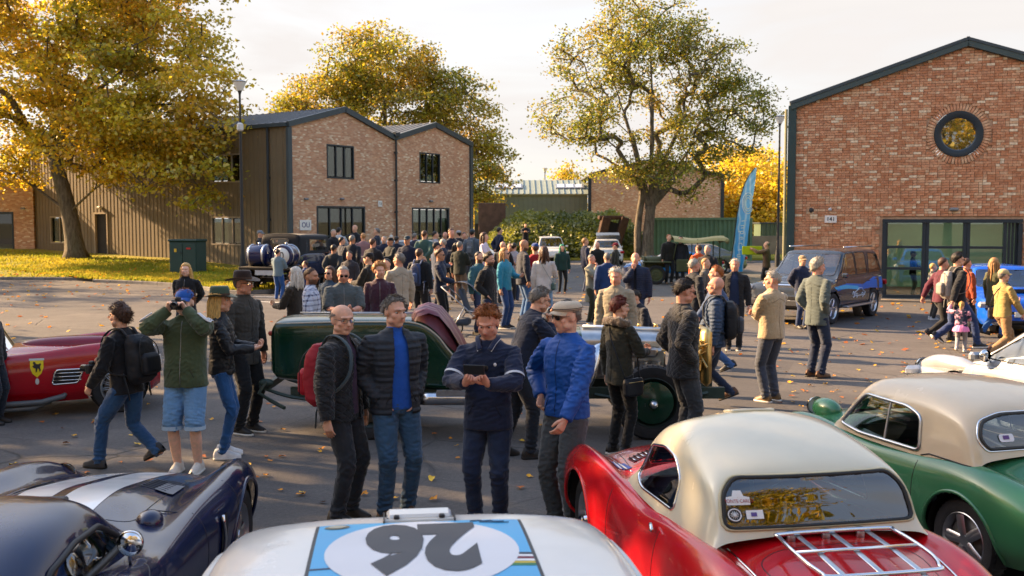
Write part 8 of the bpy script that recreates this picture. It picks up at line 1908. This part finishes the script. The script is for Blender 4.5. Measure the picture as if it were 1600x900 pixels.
# ---------------------------------------------------------------- behind the green racing car
p = person('white haired woman with a black and white checked scarf', 462, 15.6, 417, 290, top='#28231c', legs='#25282e', hair='white', hs='bob', arms=('chin', 'front'), inner='#c8ccd6', openw=.10, skin='t', build=.95)
sc_ = MB(); loft(sc_, [(p['tp'](1.05, .13, .03), .05, .02, np.array([1., 0, 0]), np.array([0, 1., 0])), (p['tp'](1.3, .15, 0), .08, .03, np.array([1., 0, 0]), np.array([0, 1., 0])), (p['tp'](1.46, .06), .11, .09, np.array([1., 0, 0]), np.array([0, 1., 0])), (p['tp'](1.53, .0), .09, .09, np.array([1., 0, 0]), np.array([0, 1., 0]))], 16); me = remesh(sc_, .012, 1, 'scarf', [cloth('#c9ccd4', 'check', '#1a2030')]); wrinkle(me, .006, 3); mesh_obj('scarf', me, p['T'])
p = person('man in blue and white checked shirt behind the racing car', 487, 14.2, 418, 88, top='#b8bfd2', tk='check', tc2='#28345e', legs='#2a3850', hair='brown', hs='crop', arms=('down', 'down'), look=18, skin='t', beard='brown')
p = person('man in grey zip top and sunglasses looking down', 537, 14.7, 415, 165, top='#4b5355', legs='#2c2f36', hair='silver', hs='crop', glasses='sun', arms=('front', 'front'), nod=14, build=1.14, skin='r', sleeve=.5, belly=.04)
p = person('woman in sunglasses half hidden behind the grey topped man', 516, 17.0, 416, 200, top='#2f4254', legs='#2c2f36', hair='brown', hs='bob', glasses='sun', arms=('down', 'down'), build=.9)
p = person('youth with golden curly hair in a maroon jacket', 594, 15.9, 411, 172, top='#3a1a2a', tk='fleece', legs='#2c2f36', hair='fair', hs='curly', arms=('down', 'down'), look=-20, skin='p', build=.95)
p = person('grey haired man in stone coloured jacket turned away', 624, 18.6, 395, 322, top='#9a9080', tk='plain', legs='#3a3a3e', hair='grey', hs='short', arms=('down', 'front'), look=-25, skin='r', build=1.08)
p = person('man in black cap and brown shirt behind the curly haired youth', 577, 20.6, 394, 285, top='#1d1a1a', legs='#2c2f36', hair='dark', hs='crop', hat='cap', hatc='#14151a', arms=('front', 'front'))
p = person('man in green top hidden behind the stone coloured jacket', 605, 20.0, 404, 200, top='#1f5a40', legs='#2c2f36', hair='dark', hs='short', arms=('down', 'down'))
p = person('dark haired man in black top seen from behind', 656, 22.6, 388, 20, top='#14171d', legs='#1b1d24', hair='brown', hs='short', arms=('down', 'down'))
backpack(p, 'blue patterned rucksack on the man in black', '#2b3a5c', '#3b4c70', .85, '#3b4c70')
p = person('man in sunglasses and navy jacket pushing the pushchair', 688, 21.6, 389, 100, top='#121d33', legs='#11151e', hair='brown', hs='quiff', glasses='sun', arms=('fwd', 'down'), look=8, shoes='#3a3a3e', skin='t')
p = person('dark haired man with beard in black jacket with tan hood', 764, 19.4, 395, 118, top='#141619', legs='#1f2a44', hair='dark', hs='quiff', arms=('pocket', 'pocket'), look=-8, beard='dark', glasses='clear', skin='p', hem=.78)
p = person('man with dark hair in teal jacket behind the black jacket', 749, 21.4, 393, 130, top='#2c5560', legs='#2b3550', hair='dark', hs='short', arms=('down', 'down'), beard='dark')
p = person('woman in sunglasses with a turquoise top and grey scarf', 789, 22.6, 387, 118, top='#2a7c96', legs='#1f3a66', lk='denim', hair='fair', hs='bob', glasses='sun', arms=('down', 'front'), build=.98)
p = person('very tall bald man in navy suit jacket and jeans', 818, 24.2, 369, 72, top='#141b2b', legs='#2f527c', lk='denim', hair='dark', hs='none', arms=('down', 'down'), nod=16, beard='dark', build=1.12, skin='t', belly=.05, h=2.0, hem=.80)
p = person('woman in white jumper with a diagonal bag strap', 850, 22.4, 381, 12, top='#b9b4b0', legs='#6a90b4', lk='denim', hair='brown', hs='bob', ponytail=True, arms=('front', 'down'), build=.96, hem=.84, fold=False, stride=.1, h=1.88)
shoulder_bag(p, 'grey green bag worn across the white jumper', '#3f5a58', 1, .92, .02, .95)
p = person('person in red top and white shorts behind the white jumper', 836, 24.6, 378, 350, top='#8c1420', legs='#b8b8c4', shorts=True, hair='brown', hs='short', hat='cap', hatc='#1b3a7a', arms=('down', 'down'), h=1.9)
p = person('man in grey hooded top near the white estate car', 803, 30.0, 379, 10, top='#9a9aa2', legs='#2c3850', hair='dark', hs='short', arms=('down', 'down'))
p = person('woman with bright green hair in a dark teal shirt', 878, 33.4, 381, 160, top='#14332f', legs='#0f1114', hair='green', hs='bob', arms=('down', 'down'), glasses='sun', fold=False, h=1.66)
p = person('fair haired man in plain navy jumper standing on the road', 914, 33.6, 371, 75, top='#131d38', legs='#1d2c48', hair='fair', hs='short', arms=('down', 'down'), h=1.88, shoes='#9a6030', group=None)
p = person('bald man in black polo beside the white coupe', 933, 35.4, 378, 170, top='#101217', legs='#1b1d24', hair='dark', hs='none', arms=('down', 'down'), skin='r')
p = person('man in maroon cap looking towards the white coupe', 961, 34.0, 379, 300, top='#23241f', legs='#1b1d24', hair='dark', hs='crop', hat='cap', hatc='#7a1a2a', arms=('front', 'down'))
p = person('man in long stone grey coat stroking his chin', 924, 23.8, 397, 130, top='#7a7a6c', legs='#2c3020', hair='grey', hs='crop', arms=('chin', 'cross'), long=.55, skin='r')
p = person('man in mid blue jumper with his back turned', 948, 23.0, 394, 350, top='#1c3560', legs='#33557c', lk='denim', hair='grey', hs='crop', arms=('down', 'down'), build=1.08)
p = person('man with spiky white hair in grey coat and cream gilet', 962, 14.4, 419, 200, top='#8d8472', legs='#3a3a3e', hair='white', hs='quiff', arms=('down', 'down'), skin='r', nod=8)
p = person('laughing man in maroon and navy padded jacket', 992, 20.2, 394, 188, top='#162038', tk='puffer', legs='#1c2a46', lk='denim', hair='grey', hs='none', arms=('chin', 'down'), inner='#0f1420', openw=.03, skin='r', build=1.12)
p = person('crouching man in jeans beside the racing car engine', 1014, 17.0, 450, 250, top='#131926', legs='#2b4d7c', lk='denim', hair='dark', hs='short', arms=('front', 'front'), crouch=.42, lean=25, h=1.75)
p = person('man in orange jacket with blue rucksack behind the jeep', 1090, 29.0, 382, 335, top='#c04a14', legs='#b8823c', hair='brown', hs='short', arms=('down', 'down'))
p = person('grey bearded man in black jacket by the jeep', 1104, 26.4, 383, 215, top='#17191d', legs='#1b1d24', hair='silver', hs='short', arms=('down', 'down'), beard='silver', skin='r')
p = person('fair haired person hidden behind the ginger haired man', 1102, 21.6, 403, 120, top='#55504a', legs='#1b1d24', hair='fair', hs='short', arms=('down', 'down'))
p = person('man in dark fleece standing behind the jeep windscreen', 1044, 38.5, 366, 160, top='#1c1a18', legs='#1b1d24', hair='ginger', hs='short', arms=('down', 'down'))
p = person('second man behind the jeep, under its canvas hood', 1062, 38.5, 369, 200, top='#1b1d26', legs='#1b1d24', hair='dark', hs='short', arms=('down', 'down'))
p = person('man in brown jacket holding up a yellow board', 1196, 34.5, 377, 300, top='#5a4634', legs='#1b1d24', hair='grey', hs='bald', arms=('down', ((.10, .48, 1.50), (.6, .2, -.8), (-.2, 1, .1), (-1, 0, 0))), build=1.08)
yb = to_world(p, p['tp'](1.44, .52, .0)); tag(MB().box((0, 0, 0), (.72, .03, .30), bev=.01).build('yellow_board', matte('#c8d820', .6, .1, 3), loc=tuple(yb), smooth=False, rz=.1), 'bright yellow board held up by the man in brown', 'board')
# ---------------------------------------------------------------- right side
p = person('man in maroon hoodie and black trousers walking right', 1468, 20.2, 398, 86, top='#4a1428', legs='#101014', hair='brown', hs='short', arms=('swingf', 'swingb'), stride=-.30, lean=4, shoes='#1c1c20', skin='r')
p = person('dark haired man in black jacket and jeans with pale rucksack', 1494, 19.2, 389, 84, top='#14161c', legs='#1b2e58', lk='denim', hair='dark', hs='quiff', glasses='sun', arms=('swingb', 'swingf'), stride=.36, shoes='#16181c', h=1.92)
backpack(p, 'light grey rucksack with a red stripe on the tall walker', '#8a8580', '#7a7672', .95, '#6a6664')
p = person('man in rust orange jumper beyond the pale rucksack', 1508, 21.0, 403, 80, top='#8a3a1c', legs='#181a20', hair='brown', hs='short', arms=('down', 'down'), skin='r')
p = person('boy in grey and black jacket trailing behind the maroon hoodie', 1456, 24.6, 411, 95, top='#6c6a66', tk='camo', tc2='#1c1d20', legs='#3a3832', hair='blond', hs='short', arms=('down', 'down'), shoes='#c8c8c8')
p = person('toddler in flowery navy coat and pink tutu', 1502, 18.5, 471, 35, top='#1e2742', tk='camo', tc2='#c48fa8', legs='#8a8a92', hair='blond', hs='short', ponytail=True, arms=('front', 'up'), stride=.16, shoes='#d8d8d8', skin='l', build=1.2, collar=False, hem=.9)
tu = MB(); P = []
for i, (r_, z) in enumerate(((.15, .96), (.20, .90), (.25, .82), (.27, .74))):
 P.append([p['tp'](z + .015 * math.sin(k * 2.1 + i), math.sin(2 * PI * k / 40) * r_ * (1 + .08 * math.sin(k * 2.6)), math.cos(2 * PI * k / 40) * r_ * (1 + .08 * math.sin(k * 2.6))) for k in range(40)])
tu.grid(P, closed=True).build('tutu', cloth('#e080b0', 'plain'), p['T'])
p = person('long haired woman in olive parka and jeans', 1551, 20.8, 402, 75, top='#4a4a30', legs='#24508a', lk='denim', hair='fair', hs='long', arms=('swingf', 'down'), stride=.16, hem=.72, build=.95)
p = person('person in tan jacket, chinos and cap striding right', 1566, 17.5, 415, 78, top='#9c8450', legs='#8a6c4a', hair='grey', hs='crop', hat='cap', hatc='#b8a274', glasses='clear', arms=('swingf', 'front'), stride=-.33, shoes='#4a2c1c', build=1.02, hem=.86)
shoulder_bag(p, 'navy canvas shoulder bag on the tan jacket walker', '#1c1e30', -1, .92, .0, 1.15)
p = person('person in black top and grey joggers inside the glass doors', 1424, 31.8, 392, 120, top='#14161a', legs='#8a9492', hair='dark', hs='short', hat='cap', hatc='#2a2a2c', arms=('front', 'front'), shoes='#d0d0d0', zoff=.06)
# ---------------------------------------------------------------- crowd by the twin gables (small in the picture)
CR = [
 (409, 39, 360, 95, '#15181f', '#2a2c34', 'grey', 'cap', '#6a7078', 'man in grey cap beside the black truck bonnet'),
 (436, 30.5, 389, 20, '#5f7480', '#1f4a86', 'dark', None, None, 'person in pale blue padded jacket by the drums'),
 (478, 27.5, 399, 280, '#16305e', '#1f2a44', 'brown', None, None, 'child in bright blue jacket beside the truck'),
 (523, 28.5, 382, 10, '#1c2226', '#14161a', 'dark', None, None, 'man in black leather jacket with bag on his back'),
 (552, 31.5, 361, 20, '#0f1522', '#8a6c44', 'grey', None, None, 'tall man in long navy coat and tan trousers'),
 (536, 34, 370, 60, '#131c30', '#1c1e26', 'dark', None, None, 'man in navy coat next to the tall grey head'),
 (523, 39, 358, 140, '#17171c', '#1c1e26', 'silver', None, None, 'man in sunglasses standing at the truck door'),
 (531, 41, 355, 20, '#a8acb0', '#1c1e26', 'dark', None, None, 'dark haired person in pale grey by the entrance'),
 (556, 42, 351, 200, '#10141c', '#1c1e26', 'grey', None, None, 'bald man in dark suit in the entrance'),
 (590, 41, 356, 280, '#141d30', '#1c1e26', 'grey', None, None, 'man in navy hooded jacket by the door frame'),
 (584, 29, 372, 30, '#1e1c20', '#23242a', 'brown', None, None, 'brown haired man in black with a rucksack strap'),
 (611, 33, 371, 230, '#10181a', '#22242a', 'dark', 'beanie', '#0c0d10', 'man in black beanie looking down'),
 (601, 36, 369, 190, '#141c34', '#22242a', 'silver', None, None, 'white haired person behind the black beanie'),
 (621, 38, 369, 20, '#131a2c', '#22242a', 'dark', None, None, 'dark haired man left of the orange shirt'),
 (613, 44, 367, 40, '#4a4c52', '#22242a', 'white', None, None, 'white haired figure near the downpipe'),
 (637, 30, 368, 200, '#131b30', '#1c2a58', 'grey', 'cap', '#1f3440', 'man in teal cap with an orange shirt'),
 (664, 34, 360, 10, '#34504a', '#2c3040', 'brown', None, None, 'man in green jumper lit along his left shoulder'),
 (681, 37, 361, 70, '#7c8088', '#2c3040', 'dark', None, None, 'man in light grey hoodie in front of the doors'),
 (683, 27.5, 378, 60, '#26344e', '#1d2230', 'dark', 'cap', '#15202e', 'man in dark cap and slate blue jacket'),
 (692, 30, 373, 290, '#172a40', '#1d2230', 'silver', None, None, 'grey haired man in blue jacket facing the cap'),
 (706, 33, 357, 150, '#10182a', '#b0885c', 'brown', None, None, 'man in navy jacket and tan shorts'),
 (719, 29, 377, 30, '#1a2018', '#6a5a48', 'grey', None, None, 'man in dark green waxed jacket seen from behind'),
 (713, 30, 379, 350, '#1a1c24', '#4a4440', 'dark', None, None, 'woman in black close to the waxed jacket'),
 (696, 40, 362, 200, '#141821', '#22242a', 'silver', None, None, 'balding man in the doorway shadow'),
 (717, 39, 360, 330, '#161c2a', '#22242a', 'dark', 'cap', '#8a8c90', 'man in pale cap behind the tan shorts'),
 (738, 37, 358, 15, '#4f5a66', '#3a3e48', 'dark', 'cap', '#20303c', 'man in grey jacket carrying a grey rucksack'),
 (757, 31, 363, 100, '#b8b0c0', '#2a3448', 'brown', None, None, 'woman in white jumper with purple collar'),
 (781, 43, 355, 60, '#101730', '#16182a', 'dark', None, None, 'man in navy by the grassy bank'),
 (786, 29, 377, 20, '#14161c', '#22242a', 'dark', None, None, 'dark haired head between scarf woman and bald man'),
 (797, 30, 380, 170, '#161c30', '#22242a', 'silver', None, None, 'smiling white haired man behind the bald man'),
 (662, 23.6, 400, 120, '#8d8f93', '#22242a', 'fair', None, None, 'person in grey hoodie behind the man in sunglasses'),
 (569, 36, 364, 340, '#8a6a6c', '#22242a', 'fair', None, None, 'person in dusty pink top beyond the navy coat'),
 (499, 37, 366, 120, '#22242c', '#22242a', 'dark', None, None, 'person beyond the truck hood'),
 (547, 26, 392, 200, '#2c2a30', '#22242a', 'dark', None, None, 'man holding a camera low in front of the navy coat'),
 (649, 40, 364, 30, '#1b2238', '#22242a', 'grey', None, None, 'grey haired figure beside the white van roof'),
 (726, 42, 363, 160, '#23262c', '#22242a', 'brown', None, None, 'figure at the right end of the brick wall'),
]
for i, (px, d, yt, f, tp_, lg, hr, ht, hc_, lb) in enumerate(CR):
 kw = {}
 if 'shorts' in lb: kw['shorts'] = True
 if 'orange shirt' in lb and 'cap' in lb: kw.update(inner='#b04a1c', openw=.10)
 if 'long navy' in lb: kw.update(h=2.0, build=1.1, hem=.7)
 if 'child' in lb: kw['h'] = 1.35
 hs = 'none' if 'bald' in lb else ('bob' if 'woman' in lb else 'short')
 q = person(lb, px, d, yt, f, top=tp_, legs=lg, hair=hr, hs=hs, hat=ht, hatc=hc_, arms=R.choice([('down', 'down'), ('front', 'down'), ('pocket', 'pocket'), ('front', 'front'), ('behind', 'behind')]), skin=R.choice(['p', 'r', 'p', 't']), group=None, **kw)
 if 'rucksack' in lb and 'carrying' in lb: backpack(q, 'grey rucksack on the man by the brick corner', '#5a6068', None, .8, '#4a5058')
q = person('man in dark top photographing from the grassy bank', 821, 62, 349, 180, top='#10141f', legs='#15171c', hair='brown', hs='short', arms=('phone', 'phone'), zoff=.55)
# things held
def prop_cam(Pn, label, yaw=0, z=1.575, y=.235):
 c = Pn['hd']((0, .165, -.005)) if y is None else Pn['tp'](z, y)
 T = thing('camera', label, 'camera', tuple(to_world(Pn, c)), -rad(Pn['face']) + yaw)
 MB().box((0, 0, 0), (.14, .06, .095), bev=.012).build('body', matte((.015, .015, .017), .5, .2, 30), T, smooth=False)
 MB().box((0, 0, .058), (.05, .055, .035), bev=.01).build('viewfinder', matte((.015, .015, .017), .5, .2, 30), T, smooth=False)
 MB().lathe([(0, .02), (.036, .02), (.038, .1), (.034, .12), (.03, .122), (.028, .105), (0, .10)], 20, (0, 0, 0), 'y').build('lens', matte((.012, .012, .014), .25, .1, 20), T, auto=40)
prop_cam(ph, 'black camera held to the face of the man in blue cap', y=None)
prop_cam(pb, 'black camera with a long lens in the young man\'s hand', z=1.12, y=.42)
c = pf['tp'](1.335, .455); T = thing('phone', 'dark phone held level in both hands of the smiling man', 'phone', tuple(to_world(pf, c)), -rad(pf['face']))
MB().box((0, 0, 0), (.16, .010, .078), bev=.004, rx=-.25).build('case', matte((.015, .017, .02), .4, .1, 30), T, smooth=False); MB().box((.055, .008, .022), (.026, .004, .026), rx=-.25).build('camera_bump', matte((.04, .04, .045), .2, .1, 30), T, smooth=False)
# three white stripes on the photographer's sleeves
